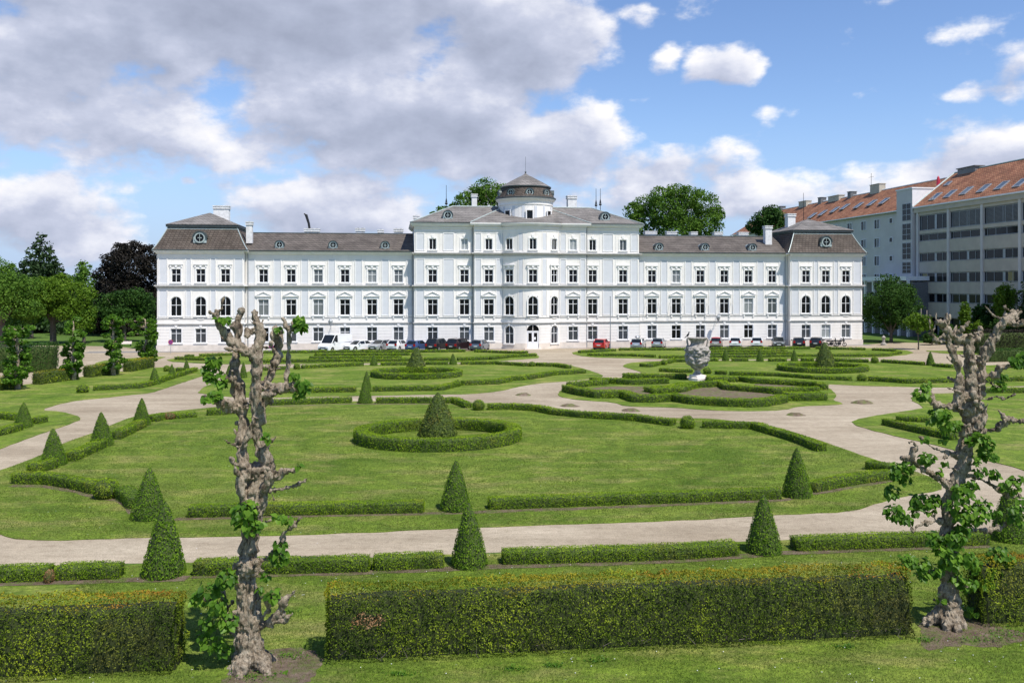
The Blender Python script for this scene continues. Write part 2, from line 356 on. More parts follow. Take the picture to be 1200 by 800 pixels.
LL=[(-200,610),(0,526),(44,510),(81,497.6),(96,491),(89,487),(72,482.3),(45,481),(72,472.7),(93,469),(120,466.7),(150,463),(177,460.7),(195,454.7),(213,448.7),(243,438.7),(242,434.7),(230,432),(178,430),(133,437),(85,443),(0,455),(-100,465),(-300,495)]
sheet('side_lawn',GP(LL),.035,M['lawn'],.035,seed=5)
L2=[(224,459.3),(256,464),(274,465.6),(332,466),(420,464),(504,462.4),(553,462),(586,458.5),(606.7,453.3),(630,449.3),(673,446),(693,444),(710,441.3),(697,436),(681,431.3),(667,428),(640,427),(594,424.6),(560,426.3),(440,427.3),(400,428.5),(345,431),(300,433),(275,440)]
sheet('middle_lawn',GP(L2),.035,M['lawn'],.035,seed=6)
L3=[(653,463.3),(662,466.5),(680,469),(720,471.5),(733,476.5),(787,477.3),(827,480.7),(880,482),(920,480.7),(934.7,476),(980,474.7),(989,472.7),(975,469),(981,464),(977,459),(967,452),(940,447),(900,445.6),(860,444.6),(800,443.6),(740,442),(728,443),(695,446),(672,452),(657,457)]
sheet('centre_bed_lawn',GP(L3),.035,M['lawn'],.035,seed=7)
L4=[(727,428.7),(740,432.7),(759,438.5),(800,440.4),(860,442.6),(900,444),(935,446.5),(959,449.6),(976,450.7),(1020,452.5),(1119,454.6),(1200,452.2),(1290,450),(1290,424),(1150,428),(1118,431),(1080,428),(1035,423.5),(980,422.6),(860,422.4),(800,423),(744,424)]
sheet('right_lawn',GP(L4),.035,M['lawn'],.035,seed=8)
L5=[(993,496),(1010,489.5),(1078,479.3),(1083,477.5),(1064.6,467.3),(1073,463.3),(1100,461),(1200,458.5),(1290,457),(1290,585),(1200,550),(1144,537),(1107,524),(1039,509)]
sheet('near_right_lawn',GP(L5),.035,M['lawn'],.035,seed=9)
L6=[(188,423.2),(215,418),(300,413),(373,411.7),(545,410.9),(600,412.5),(643,418.6),(594,422.5),(560,424.6),(440,425.6),(300,427),(245,426.5)]
sheet('far_lawn',GP(L6),.035,M['lawn'],.035,seed=10)
L6b=[(667,414),(680,411),(725,408.6),(800,408.2),(950,407),(1015,407.8),(1060,409.8),(1075,414.5),(1020,420),(830,421.6),(740,420),(687,418.6)]
sheet('far_lawn_right',GP(L6b),.035,M['lawn'],.035,seed=11)
sheet('verge',GP([(1078,410.5),(1110,411.3),(1200,411),(1290,411),(1290,421),(1200,421),(1150,415.5),(1110,415)]),.035,M['lawn'],.035,seed=12)
sheet('verge_left',GP([(112,430),(133,427),(160,424),(185,421.5),(197,417.5),(150,419.5),(112,424)]),.035,M['lawn'],.035,seed=13)
# beds of bare soil
sheet('flower_bed_soil',GP([(671,460),(690,455.5),(720,453),(760,453.3),(790,452.5),(770,461.5),(738,463.5),(730,465.5),(700,465)]),.06,M['soil'],.03,jit=.03)
sheet('flower_bed_soil',GP([(763,465),(800,461),(812,456),(846,454),(856,458),(912,463),(918,467),(900,473.5),(850,474.5),(813,471.5),(790,467.5)]),.06,M['soil'],.03,jit=.03)
sheet('flower_bed_soil',GP([(878,450.3),(905,451),(935,453),(958,455),(940,457),(900,455)]),.06,M['soil'],.03,jit=.03)
sheet('bare_earth',GP([(258,800),(268,784),(300,770),(340,757),(376,764),(374,790),(340,815),(280,820)]),.036,M['soil'],.0,jit=.15,step=.12,seed=21,smooth=2)
sheet('bare_earth',GP([(1070,742),(1090,722),(1125,716),(1165,735),(1200,742),(1190,760),(1120,756),(1085,765)]),.036,M['soil'],.0,jit=.15,step=.12,seed=22,smooth=2)
0 and sheet('bare_earth',GP([(388,790),(470,792),(620,781),(800,770),(930,763),(1060,756),(1070,750),(930,757),(800,764),(620,774),(480,783),(390,781)]),.037,M['soil'],.0,jit=.10,step=.12,seed=23,smooth=1)
# strips of soil along the lawn hedges
def strip(pts,w,z=.039,seed=1):
    P=[G(x,y).xy for x,y in pts]; sheet('bare_earth',[p+Vector((0,-w)) for p in P]+[p+Vector((0,.25)) for p in reversed(P)],z,M['soil'],jit=.05,step=.25,smooth=0,seed=seed)
strip([(205,609),(350,605.6),(500,603),(560,601),(760,594),(920,587),(953,579.5),(1046,564)],.16,seed=31)
strip([(0,685),(60,683.5),(140,681),(220,679)],.22,seed=32)
strip([(225,677),(430,672.5),(517,668.5),(590,665),(800,658.5),(865,653.5),(933,648.5),(1160,641)],.16,seed=33)
strip([(12,570),(50,570.6),(89,576.5),(112,584),(138,587),(149,593.5),(154,602)],.22,seed=34)
strip([(33,559),(60,552),(80,545),(116,527),(134,518),(164,503),(190,493)],.22,seed=35)
strip([(317,476.5),(411,473.8),(504,474),(533,474),(548,480)],.2,seed=36)
# ================================================================ HEDGES AND TOPIARY
def resample(P, step):
    P=[np.array(p[:2],dtype=float) for p in P]; out=[P[0]]
    for a,b in zip(P[:-1],P[1:]):
        L=np.linalg.norm(b-a); k=max(1,int(round(L/step)))
        for j in range(1,k+1): out.append(a+(b-a)*j/k)
    return np.array(out)
def hedge_mesh(name, P, w, h, leaf, closed=False, wt=None, dens=1.6, z0=.02, r=None, outward=0.0, aspect=.75, top_mi=None, bump_amp=.05, tilt=.5, ends_round=True, hfun=None):
    """clipped hedge: a dark twiggy core with small leaves over its faces. P: centre line (world xy) -> mesh in local coords about P mean"""
    r=r or rng; wt=wt or w; C=resample(P,max(.18,leaf*2.2)); n=len(C)
    if closed: C=C[:-1]; n=len(C); T=np.roll(C,-1,0)-np.roll(C,1,0)
    else:
        T=np.gradient(C,axis=0)
        # smooth the corners
    T=unit(T); Nn=np.stack([T[:,1],-T[:,0]],1)      # right hand side (towards viewer for left->right lines)
    org=np.array([C[:,0].mean(),C[:,1].mean(),0]); ph=r.uniform(0,50)
    # profile (a, z) around: right bottom, right top, left top, left bottom
    prof=[(-w/2+.02*w,z0),(-w/2,.12*h),(-(w*.5+wt*.5)/2,h*.55),(-wt/2,h*.93),(-wt/2+.06*wt+.01,h),(-wt*.2,h*1.01),(wt*.2,h*1.01),(wt/2-.06*wt-.01,h),(wt/2,h*.93),((w*.5+wt*.5)/2,h*.55),(w/2,.12*h),(w/2-.02*w,z0)]
    prof=np.array(prof)
    def place(i_f, a, z, off=0):
        i0=np.clip(np.floor(i_f).astype(int),0,n-1); i1=(i0+1)%n if closed else np.clip(i0+1,0,n-1); f=(i_f-i0)[:,None]
        c=C[i0]*(1-f)+C[i1]*f; nn=unit(Nn[i0]*(1-f)+Nn[i1]*f); tt=unit(T[i0]*(1-f)+T[i1]*f)
        hh=1.0
        if hfun is not None: hh=hfun(c[:,0],c[:,1])
        p=np.concatenate([c-nn*a[:,None]*-1, (z*hh)[:,None]],1); return p, nn, tt
    # core
    k=len(prof); ii=np.repeat(np.arange(n,dtype=float),k); aa=np.tile(prof[:,0],n)*(.74 if h>1.4 else .86); zz=np.tile(prof[:,1],n)*(.86 if h>1.4 else .90)
    if h>1.4: aa=np.where(np.tile(prof[:,1],n)<.13*h,aa*.7,aa)
    V,_,_=place(ii,aa,zz); amp=vnoise(V,2.5,3)*bump_amp*.6
    V[:,2]=np.maximum(V[:,2]+amp*(V[:,2]>h*.5),.0)
    V-=org; Q=[]
    m=n if closed else n-1
    for i in range(m):
        j=(i+1)%n
        for q in range(k-1): Q.append((i*k+q,i*k+q+1,j*k+q+1,j*k+q))
    Q=np.array(Q)
    caps=[]
    if not closed:
        for e in (0,n-1):
            for q in range(k//2-1): 
                a_=(e*k+q,e*k+q+1,e*k+k-2-q,e*k+k-1-q); caps.append(a_ if e else a_[::-1])
        Q=np.concatenate([Q,np.array(caps)])
    # leaves: pick a profile segment by its length
    seg=np.diff(prof,axis=0); sl=np.linalg.norm(seg,axis=1); L=np.linalg.norm(np.diff(C,axis=0),axis=1).sum()+(np.linalg.norm(C[0]-C[-1]) if closed else 0)
    N=int(L*sl.sum()*dens/leaf**2)
    q=r.choice(len(sl),N,p=sl/sl.sum()); f=r.uniform(0,1,N); az=prof[q]+seg[q]*f[:,None]
    i_f=r.uniform(0,n if closed else n-1,N)
    P3,nn,tt=place(i_f,az[:,0],az[:,1])
    sn=np.stack([-seg[q][:,1],seg[q][:,0]],1)/sl[q][:,None]
    # outward normal in (a,z): profile goes -a side up, over, down
    na,nz=sn[:,0],sn[:,1]
    NR=np.concatenate([nn*na[:,None],nz[:,None]],1)
    MI=None; tmask=(az[:,1]>h*.9)
    ext=[P3],[NR],[tmask]
    if not closed:
        for e,sg in ((0,-1),(n-1,1)):
            Ne=int(w*h*dens*1.1/leaf**2); a=r.uniform(-.5,.5,Ne); z=r.uniform(0,1,Ne)*h; ww=w+(wt-w)*z/h
            p,_n,_t=place(np.full(Ne,float(e)),a*ww,z); p[:,:2]+=_t*sg*.04*min(1,w)
            NRe=np.concatenate([_t*sg,np.zeros((Ne,1))],1); ext[0].append(p); ext[1].append(NRe); ext[2].append(z>h*.9)
    P3=np.concatenate(ext[0]); NR=np.concatenate(ext[1]); tmask=np.concatenate(ext[2])
    bn=vnoise(P3,1.3,5)*.45+vnoise(P3,4.5,8)*.3+vnoise(P3,11 if leaf<.08 else 5,2)*.45
    P3=P3+NR*(bn*bump_amp+r.normal(size=len(P3))*leaf*.22)[:,None]; P3[:,2]=np.maximum(P3[:,2],.02)
    keep=r.uniform(0,1,len(P3))<np.clip((.35 if h<1.4 else .0)+P3[:,2]/(h*.18)+.6*vnoise(P3,2.5,12),.03,1); P3=P3[keep]; NR=NR[keep]; tmask=tmask[keep]; bn=bn[keep]
    LV,LQ=leaf_quads(P3-org,NR,leaf,tilt,aspect,outward,r)
    rnd=np.clip(.45+bn*.5+r.normal(size=len(P3))*.12+.12*tmask,0,1)
    V2=np.concatenate([V,LV]); Q2=np.concatenate([Q,LQ+len(V)])
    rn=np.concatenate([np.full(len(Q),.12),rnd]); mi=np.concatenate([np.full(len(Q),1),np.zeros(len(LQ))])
    if top_mi is not None:
        tz=(P3[:,2]>h*.90+.09*h*vnoise(P3,2.2,4)) & (r.uniform(0,1,len(P3))<.72+.7*vnoise(P3*np.array([1,1,0]),.7,9))
        mi[len(Q):][tz]=top_mi
    me=np_mesh(name,V2,Q2,rn,mi=mi); return me,Vector(org)
nleaf=0
def hedge(pts, label, h=.45, w=.62, m='box', leaf=None, closed=False, group='low box hedges edging the lawns', cat='hedge', name='box_hedge', px=True, depthshift=True, **kw):
    P=[G(x,y).xy+Vector((0,w/2 if depthshift else 0)) for x,y in pts] if px else [Vector(p) for p in pts]
    D=sum(p.y for p in P)/len(P)
    leaf=leaf or max(.04,D/F*1.25)
    me,org=hedge_mesh(name,P,w,h,leaf,closed,**kw)
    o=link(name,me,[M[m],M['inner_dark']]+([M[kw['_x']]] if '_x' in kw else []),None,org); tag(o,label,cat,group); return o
low='low box hedges edging the lawns'
H=[ # near row
 ([(-60,686),(0,684.3),(53,682.7)],'short low hedge at the left picture edge beside a dried gap, front row',{}),
 ([(63,682.3),(137,680)],'short low hedge between the dried gap and the leftmost front row cone',{}),
 ([(225,676.5),(300,675),(430,671.7)],'low hedge in the front row passing behind the left gnarled trunk',{}),
 ([(437,670.7),(517.3,667.3)],'short low hedge just left of the middle front row cone',{}),
 ([(589.3,663.3),(700,660.5),(800,657.3),(863,652.7)],'long low hedge in the front row between its second and third cones',{}),
 ([(933.3,647.3),(1050,643.5),(1160,640)],'low front row hedge passing behind the right gnarled trunk',{}),
 # main lawn
 ([(219,608),(350,605),(495,602.3)],'straight low hedge on the near lawn edge behind the left gnarled trunk',{}),
 ([(573,598.5),(700,593.7),(800,590.5),(915,586)],'long straight low hedge on the near main lawn edge right of the middle cone',{}),
 ([(953,578.7),(985,572),(1015,567),(1047,563)],'curving low hedge on the main lawn just right of its near right cone',{}),
 ([(1020,551.4),(1040,554.5),(1060,557)],'short dark hedge end at the right corner of the main lawn',{}),
 ([(12.8,568),(50,568.5),(64,570.5),(89,575),(110,580.5)],'curving low hedge at the near left corner of the main lawn',{'h':.5}),
 ([(138,585),(149,591),(156,599)],'short yellow-green hedge between the clipped ball and the near left lawn cone',{'m':'box_young','h':.5,'w':.75}),
 ([(33,557),(59.5,550)],'shortest low hedge of the left lawn edge, next to its left corner',{'h':.5}),
 ([(79,542.5),(116,526)],'slanting low hedge between the two nearer cones of the left lawn edge',{'h':.5}),
 ([(133.5,516.5),(163.7,501.5)],'slanting low hedge between the two farther cones of the left lawn edge',{'h':.5}),
 ([(176.5,495.5),(190,492)],'small hedge clump just right of the farthest cone of the left lawn edge',{}),
 ([(203,491.5),(227.5,489.5)],'thin patchy hedge stretch right of the brown dead bush',{'h':.35}),
 ([(241.3,487.6),(259,486.8),(274,485)],'low hedge stretch just left of the left gnarled trunk on the far lawn edge',{}),
 ([(317,475.6),(411,472.6)],'straight low hedge on the far edge of the main lawn right of the left trunk',{}),
 ([(440.7,473.3),(504,473),(533,473),(548,479)],'low hedge behind the large lawn cone, bending toward a clipped ball',{}),
 ([(572,480.8),(600,480.6),(630,482.5),(650,487),(680,490),(710,491.8),(746,494),(769,497.6),(790,500)],'long wavy low hedge along the gravel crossing on the far side of the main lawn',{}),
 ([(825,502.3),(885,503.5),(936,519),(965,530.5)],'angled low hedge at the far right corner of the main lawn',{}),
 # left lawn
 ([(-40,519),(0,510.4),(19,505)],'near low hedge at the left picture edge leading to a lone cone',{}),
 ([(-40,489.5),(0,491.8),(17,493.4)],'far low hedge at the left picture edge ending behind a lone cone',{}),
 ([(38.7,498),(48.5,495.7)],'tiny hedge stub right of the lone cone at the left edge',{}),
 ([(108,458.4),(160,455.8),(175,452.5),(199,444.5),(227,436)],'bent low hedge of the left side lawn with three cones behind it',{}),
 ([(206,435.6),(214,435.6)],'tiny hedge piece among three small cones on the left side lawn',{}),
 # middle lawn
 ([(300,434.9),(338,433.6)],'low hedge of the middle lawn directly left of its small ball',{}),
 ([(353,432.5),(400,430),(425,429)],'low hedge of the middle lawn right of the small ball behind the left tree',{}),
 ([(446,428.7),(476,428.4)],'short hedge behind the left ring of the middle lawn, left of its cone',{}),
 ([(498.7,427.9),(524.7,427.7)],'short hedge behind the left ring of the middle lawn, right of its cone',{}),
 ([(540,427.7),(580,427.4),(617.3,429.6)],'low hedge on the far edge of the middle lawn leading to a small ball',{}),
 ([(628,429.3),(652,430),(667.3,432.4)],'low hedge at the far right corner of the middle lawn past the small ball',{}),
 ([(300,462),(362.7,460.7),(416,460)],'low hedge on the near edge of the middle lawn left of the twin cones',{}),
 ([(436.7,459.3),(516,458.4),(534.7,453.3)],'low hedge on the near edge of the middle lawn right of the twin cones',{}),
 ([(541,452),(582.7,450.7),(600,446.7),(620,445.3),(649.3,440),(685.3,438)],'wavy low hedge on the near right edge of the middle lawn',{}),
 # right lawn
 ([(751,430),(762,430.6),(773,428)],'small hooked hedge at the left tip of the lawn behind the stone urn',{}),
 ([(783,426.7),(789,424.6),(806,424.7)],'low hedge between a small ball and the top of the stone urn',{}),
 ([(829,423.8),(842,423.7)],'short hedge piece directly right of the stone urn',{}),
 ([(858.7,423.8),(877,423.8)],'short hedge between the first and second small cones right of the urn',{}),
 ([(902,424),(922,424)],'short hedge between the second and third small cones right of the urn',{}),
 ([(940,423.7),(954,423.7)],'short hedge just left of the big cone in the right ring',{}),
 ([(978.7,424),(1018.7,425.3)],'low hedge behind the right ring, right of its big cone',{}),
 ([(1035,425.3),(1084.4,428.5)],'low hedge on the right lawn leading to a small cone near the right tree',{}),
 ([(1095.5,430),(1117.7,431.7)],'low hedge on the right lawn between its small cone and the right tree',{}),
 ([(774,436),(800,437.3),(812,437.5)],'low hedge ending left of the urn foot behind the planted bed',{}),
 ([(839.3,439),(852,439.6)],'short hedge right of the small ball beside the urn foot',{}),
 ([(856,440),(880,440.5),(913,441.6),(960,445.3),(999.3,446.4)],'long low hedge on the near edge of the right lawn, left of a ball',{}),
 ([(1020,446.7),(1065.4,449.9),(1119,448.8),(1200,447),(1240,446)],'long low hedge passing behind the right gnarled tree',{}),
 ([(1040,499),(1084.4,509.2),(1121,517.2)],'slanting dark hedge left of the right gnarled trunk',{}),
 ([(1053,494),(1092,495.8)],'thin patchy hedge behind the slanting dark hedge near the right trunk',{'h':.35}),
 ([(1150,461.2),(1200,461),(1240,461)],'low hedge at the right picture edge behind the right tree',{}),
 # far left compartment
 ([(205,422),(242,423)],'low hedge at the left tip of the far lawn near the palace corner',{}),
 ([(216,419),(226,419)],'tiny hedge piece behind the left tip of the far lawn',{}),
 ([(233,418.4),(257,417.4),(272,417)],'thin far hedge left of the upper left trunk fork',{}),
 ([(308,414.4),(373,413.8),(460,413.7),(545,412.8)],'farthest hedge line in front of the row of cars left of the door',{}),
 ([(556.7,413),(600,414.6),(618.7,414.6)],'short farthest hedge line just left of the palace door',{}),
 ([(300,425.5),(361,424.8),(460,424),(480,423.4)],'low hedge on the near edge of the far left lawn',{}),
 ([(362,421),(470,420.6)],'inner hedge line of the far left lawn, nearer one',{}),
 ([(368,417.4),(480,417)],'inner hedge line of the far left lawn, farther one',{}),
 ([(497,423),(526.7,423)],'short hedge between the big and the small far cone left of centre',{}),
 ([(536,423),(571.3,422)],'low hedge right of the small far cone left of the door',{}),
 ([(574.7,422),(600,419),(628,417.9)],'slanting hedge at the right tip of the far left lawn',{}),
 # far right compartment
 ([(678.7,414),(700,412.8),(721.3,411.8)],'slanting hedge in front of the red car',{}),
 ([(726,411),(805,410.7),(830,410.2),(949.3,409.2)],'farthest hedge line in front of the cars right of the door',{}),
 ([(957.3,409.3),(1014.7,410.7)],'far hedge line in front of the motorcycles',{}),
 ([(689,417.3),(740,417.8),(768,419.3)],'low hedge on the near left edge of the far right lawn',{}),
 ([(773,420),(804,420)],'short hedge seen directly left of the urn bowl',{}),
 ([(831,419.5),(880,419.3),(928,418.4),(1020,418),(1041.7,417.4),(1056,414.6)],'low hedge on the near right edge of the far right lawn',{}),
 ([(831,413.3),(922.7,413)],'inner hedge line of the far right lawn, farther one',{}),
 ([(831,416.3),(928,415.4)],'inner hedge line of the far right lawn, nearer one',{}),
 ([(1023.5,411),(1051,412.3)],'short far hedge below the round tree beside the palace',{}),
]
for pts,lab,kw in H:
    if pts[0][1]<421.5: kw={**kw,'h':.36,'w':.55}
    elif pts[0][1]<445: kw={**kw,'h':.40}
    hedge(pts,lab,**kw)
# central flower bed hedges (taller, broad)
bedg='scrolled hedges of the planted bed round the urn'
B=[([(663,459.7),(680,464),(700,467.2),(731,466.7),(745,472),(763,472.4),(789,470.7),(813,474.6),(853,477.2),(879,478),(900,476.6),(921,472.5)],'long scalloped front hedge of the planted bed below the urn',.7,.85),
 ([(924,470.3),(946,470.6),(968,470)],'straight thick hedge block at the right end of the planted bed',.7,1.6),
 ([(812,455.3),(846.7,453.3),(853,458),(880,460),(912,462.5),(960,461)],'angled inner hedge right of the urn foot, behind the bare soil',.62,.85),
 ([(867,447.3),(887,450),(935,452.7),(958.7,454.7),(968,458)],'rear looping hedge at the right side of the planted bed',.6,.8),
 ([(667,455.5),(680,454.2),(711,451.2)],'short rear hedge at the left tip of the planted bed',.6,.8),
 ([(694,448.7),(705,450.4)],'small stub hedge behind the left tip of the planted bed',.6,.7),
 ([(707,449.6),(740,451.6),(782.7,450)],'rear hedge of the left half of the planted bed',.6,.9),
 ([(731,443.8),(767,444.7),(805,444.9)],'outermost rear hedge left of the urn foot',.55,1.2),
 ([(762,462.3),(795,460.7),(808,456)],'broad leaf-shaped hedge left of the bare soil in front of the urn',.55,2.0),
 ([(830,448),(865,448.2)],'flat pale hedge block just right of the urn foot',.55,1.4)]
for pts,lab,h,w in B: hedge(pts,lab,h=h*.88,w=w*.9,group=bedg)
def ring(cx,cyf,rx,ry,h,w,label):
    pts=[]; 
    for k in range(73):
        a=2*PI*k/72; x,y=rx*math.cos(a),ry*math.sin(a); pts.append(Vector((cx+x*math.cos(TH)-y*math.sin(TH),cyf+x*math.sin(TH)+y*math.cos(TH))))
    return hedge(pts[::-1],label,h=h,w=w,closed=True,px=False,group='round hedge rings with a cone inside',name='ring_hedge')
c1=G(513.7,531.5); ring((513.7-600)*51.8/F,51.8,4.45,3.65,.72,.8,'large round hedge ring on the near main lawn')
ring((488.3-600)*88.0/F,88.0,4.15,3.3,.6,.75,'oval hedge ring on the middle lawn at the left')
ring((964-600)*94.0/F,94.0,4.4,3.4,.6,.75,'oval hedge ring on the right lawn')
# grass discs inside ring stay lawn; cones
def cone_mesh(name, rb, h, leaf, pw=1.0, seed=1, round_top=.06, dens=1.7):
    r=np.random.default_rng(seed)
    def rad(t): return rb*np.clip((1-t),0,1)**pw*(1-.10*np.exp(-t*14))+rb*round_top*np.sqrt(np.clip(1-t,0,1))
    # core
    ns,nr=20,12; tt=np.linspace(0,.985,nr); V=[]
    for t in tt:
        for k in range(ns):
            a=2*PI*k/ns; V.append((rad(t)*.92*math.cos(a),rad(t)*.92*math.sin(a),t*h))
    V=np.array(V); Q=[(i*ns+k,i*ns+(k+1)%ns,(i+1)*ns+(k+1)%ns,(i+1)*ns+k) for i in range(nr-1) for k in range(ns)]
    area=PI*rb*math.hypot(rb,h)*1.15; N=int(area*dens/leaf**2)
    u=r.uniform(0,1,N*2); t=u; keep=r.uniform(0,1,N*2)<rad(t)/rad(np.zeros(1))[0]; t=t[keep][:N]; N=len(t); a=r.uniform(0,2*PI,N)
    rr=rad(t); P=np.stack([rr*np.cos(a),rr*np.sin(a),t*h],1); sl=rb/h
    NR=unit(np.stack([np.cos(a),np.sin(a),np.full(N,sl)],1)); bn=vnoise(P+seed*9,2.2)*.5+vnoise(P+seed*5,6)*.5
    P+=NR*(bn*.05*rb+r.normal(size=N)*leaf*.25)[:,None]; P[:,2]=np.maximum(P[:,2],.02)
    keep=r.uniform(0,1,N)<np.clip(.3+P[:,2]/.15,0,1); P,NR,bn=P[keep],NR[keep],bn[keep]
    LV,LQ=leaf_quads(P,NR,leaf,.6,.75,0.0,r); rnd=np.clip(.45+bn*.3+r.normal(size=len(P))*.18,0,1)
    return np_mesh(name,np.concatenate([V,LV]),np.concatenate([np.array(Q),LQ+len(V)]),np.concatenate([np.full(len(Q),.1),rnd]),mi=np.concatenate([np.ones(len(Q)),np.zeros(len(LQ))]))
cone_protos={}
def cone(cx, by, ty, wpx, label, group, m='cone', kind='near', pw=.74, seed=None, name='topiary_cone'):
    D=CAMH*F/(by-YH); rb=wpx/2*D/F; D2=D+rb*.8; h=CAMH-(ty-YH)*D2/F; 
    leaf={'near':.045,'mid':.062,'far':.10}[kind]; key=(kind,m,(seed or 0)%3)
    if key not in cone_protos: cone_protos[key]=cone_mesh('topiary_cone',1.0 if kind!='near' else .72,2.0,leaf/( .75 if kind=='near' else .8),pw,seed=hash(kind)%50+(seed or 0)%3,dens=1.9)
    base=1.0 if kind!='near' else .72
    o=link(name,cone_protos[key],None); 
    if not o.data.materials: o.data.materials.append(M[m]); o.data.materials.append(M['inner_dark'])
    rb=rb/1.04; o.location=((cx-600)*D2/F,D2,.0); o.scale=(rb/base,rb/base,h/2.0); o.rotation_euler=(random.uniform(-.025,.025),random.uniform(-.025,.025),random.uniform(0,6)); return tag(o,label,'topiary',group)
g1='clipped cones along the near rows'; g2='small clipped cones in the far lawns'; g3='big cones inside the hedge rings'
for i,a in enumerate([(192,681,586.7,52.6,'big leafy cone in front of the left hedge gap, leftmost of the front row'),
 (550.5,669,587.3,46,'leafy cone of the front row between two low hedges, middle of the picture'),
 (895.3,652.7,578.3,44,'leafy cone of the front row, third from the left'),
 (1183,638,566,44,'dark cone behind the right gnarled tree, rightmost of the front row'),
 (174.5,612,547,43,'cone on the near left corner of the main lawn, overlapped by a front row cone'),
 (533.5,601.5,538.5,38,'cone at the middle of the near edge of the main lawn'),
 (934,585.5,524,36,'cone at the near right edge of the main lawn'),
 (63,547.5,501.5,31,'nearest of the three cones on the left slanting lawn edge'),
 (119.5,524.6,482.3,27.6,'middle of the three cones on the left slanting lawn edge'),
 (165.7,500,466,21.4,'farthest of the three cones on the left slanting lawn edge'),
 (27.5,502.5,471,22,'lone cone at the left picture edge between two hedge ends'),
 ]): cone(*a,g1,seed=i)
for i,a in enumerate([(181.5,451.3,430,14,'left one of three small cones on the left side lawn'),
 (201.3,444,426.4,10.7,'middle one of three small cones on the left side lawn'),
 (218.5,437.3,421,9.6,'right one of three small cones on the left side lawn'),
 (268.5,442,427,9.5,'small cone half hidden left of the left gnarled stem'),
 (285.3,443.3,424,9.6,'small cone glimpsed between the stems of the left gnarled tree'),
 (428,473.7,446.7,18.4,'front one of the twin cones on the gravel between the lawns'),
 (429.3,460,434.4,13.5,'rear one of the twin cones on the gravel between the lawns'),
 (438,428.7,415,9.7,'small far cone left of the oval ring at the left'),
 (531,427.7,414,10,'small far cone right of the oval ring at the left'),
 (850.3,423.5,409,9.4,'first small cone right of the stone urn'),
 (890.6,424,408.7,9.4,'second small cone right of the stone urn'),
 (931,423.5,409,9,'third small cone right of the stone urn, left of the right ring'),
 (1090.3,428.8,411.4,10.5,'small cone standing in a hedge left of the right gnarled tree')]): cone(*a,g2,kind='mid' if a[1]>455 else 'far',seed=i)
cone(513.4,514,459,48,'large broad dark cone inside the near hedge ring',g3,m='cone_big',kind='mid',pw=.74,seed=1)
cone(487.6,437.2,406.7,27.3,'brown-tinged big cone inside the left oval ring',g3,m='cone_big',kind='far',pw=.74,seed=2)
cone(967,431.5,400.4,26.7,'olive big cone inside the right oval ring',g3,m='cone_big',kind='far',pw=.74,seed=2)
def ball_mesh(leaf,seed=1):
    r=np.random.default_rng(seed); N=int(4*PI*1.5/leaf**2); d=unit(r.normal(size=(N,3))); d=d[d[:,2]>-.75]; N=len(d)
    bn=vnoise(d*2,1.2,seed); P=d*(1+.06*bn+r.normal(size=N)*.03)[:,None]; P[:,2]=P[:,2]*.86+.72
    LV,LQ=leaf_quads(P,d,leaf,.5,.75,0.0,r); ns=14; nr=9; V=[]; Q=[]
    for i in range(nr):
        th=PI*i/(nr-1)
        for k in range(ns): V.append((.93*math.sin(th)*math.cos(2*PI*k/ns),.93*math.sin(th)*math.sin(2*PI*k/ns),.86*.93*math.cos(th)+.72))
    for i in range(nr-1):
        for k in range(ns): Q.append((i*ns+k,(i+1)*ns+k,(i+1)*ns+(k+1)%ns,i*ns+(k+1)%ns))
    return np_mesh('clipped_ball',np.concatenate([V,LV]),np.concatenate([np.array(Q),LQ+len(V)]),np.concatenate([np.full(len(Q),.1),np.clip(.5+bn*.3+r.normal(size=N)*.2,0,1)]),mi=np.concatenate([np.ones(len(Q)),np.zeros(N)]))
bmn=ball_mesh(.11,1); bmf=ball_mesh(.2,2)
for me in (bmn,bmf): me.materials.append(M['box']); me.materials.append(M['inner_dark'])
for cx,by,wpx,hpx,lab in [(124.4,586,30,23.5,'clipped ball in the near left corner hedge of the main lawn'),(560.7,481.3,14.7,12.5,'clipped ball on the far edge of the main lawn right of the big cone'),
 (805.5,503,17.5,15.5,'clipped ball in the hedge gap in front of the planted bed'),(97,460.7,14,10,'clipped ball on the grass of the left side lawn'),(195.6,435.5,8.2,7.3,'small ball among the three small cones on the left'),
 (348,433,8.3,7.2,'small ball on the middle lawn just right of the left tree'),(536,453.2,9.3,8,'pale ball on the near edge of the middle lawn'),(623.3,429.8,8.6,6.2,'small ball on the far edge of the middle lawn in front of the door'),
 (778,428,8.2,6.8,'small ball at the left tip of the lawn behind the urn'),(829,438.6,10,8.2,'small ball just right of the urn foot'),(1010,446.8,11.5,8.6,'ball between two long hedges on the near edge of the right lawn'),
 (1025,425.8,9,7.8,'ball on the far edge of the right lawn right of the ring'),(1036,478,.1,.1,None)]:
    if not lab: continue
    D=CAMH*F/(by-YH); r_=wpx/2*D/F; o=link('clipped_ball',bmn if by>470 else bmf); D+=r_*.6
    hh=hpx*D/F; o.location=((cx-600)*D/F,D,-.02); o.scale=(r_,r_,hh/1.58*1.02); tag(o,lab,'topiary','clipped box balls'); o.rotation_euler=(0,0,random.random()*6)
# dead brown bush
me=ball_mesh(.15,5); me.materials.append(M['dead']); me.materials.append(M['inner_dark']); o=link('dried_bush',me); p=G(197.7,491.5); o.location=p; o.scale=(.4,.3,.3); tag(o,'small dried brown bush in the gap of the far left lawn hedge','bush')
me=ball_mesh(.13,6); me.materials.append(M['dead']); me.materials.append(M['inner_dark']); o=link('dried_bush',me); p=G(58,683); o.location=p; o.scale=(.14,.2,.26); tag(o,'straw-coloured dead hedge piece between two front row hedges at the left','bush')
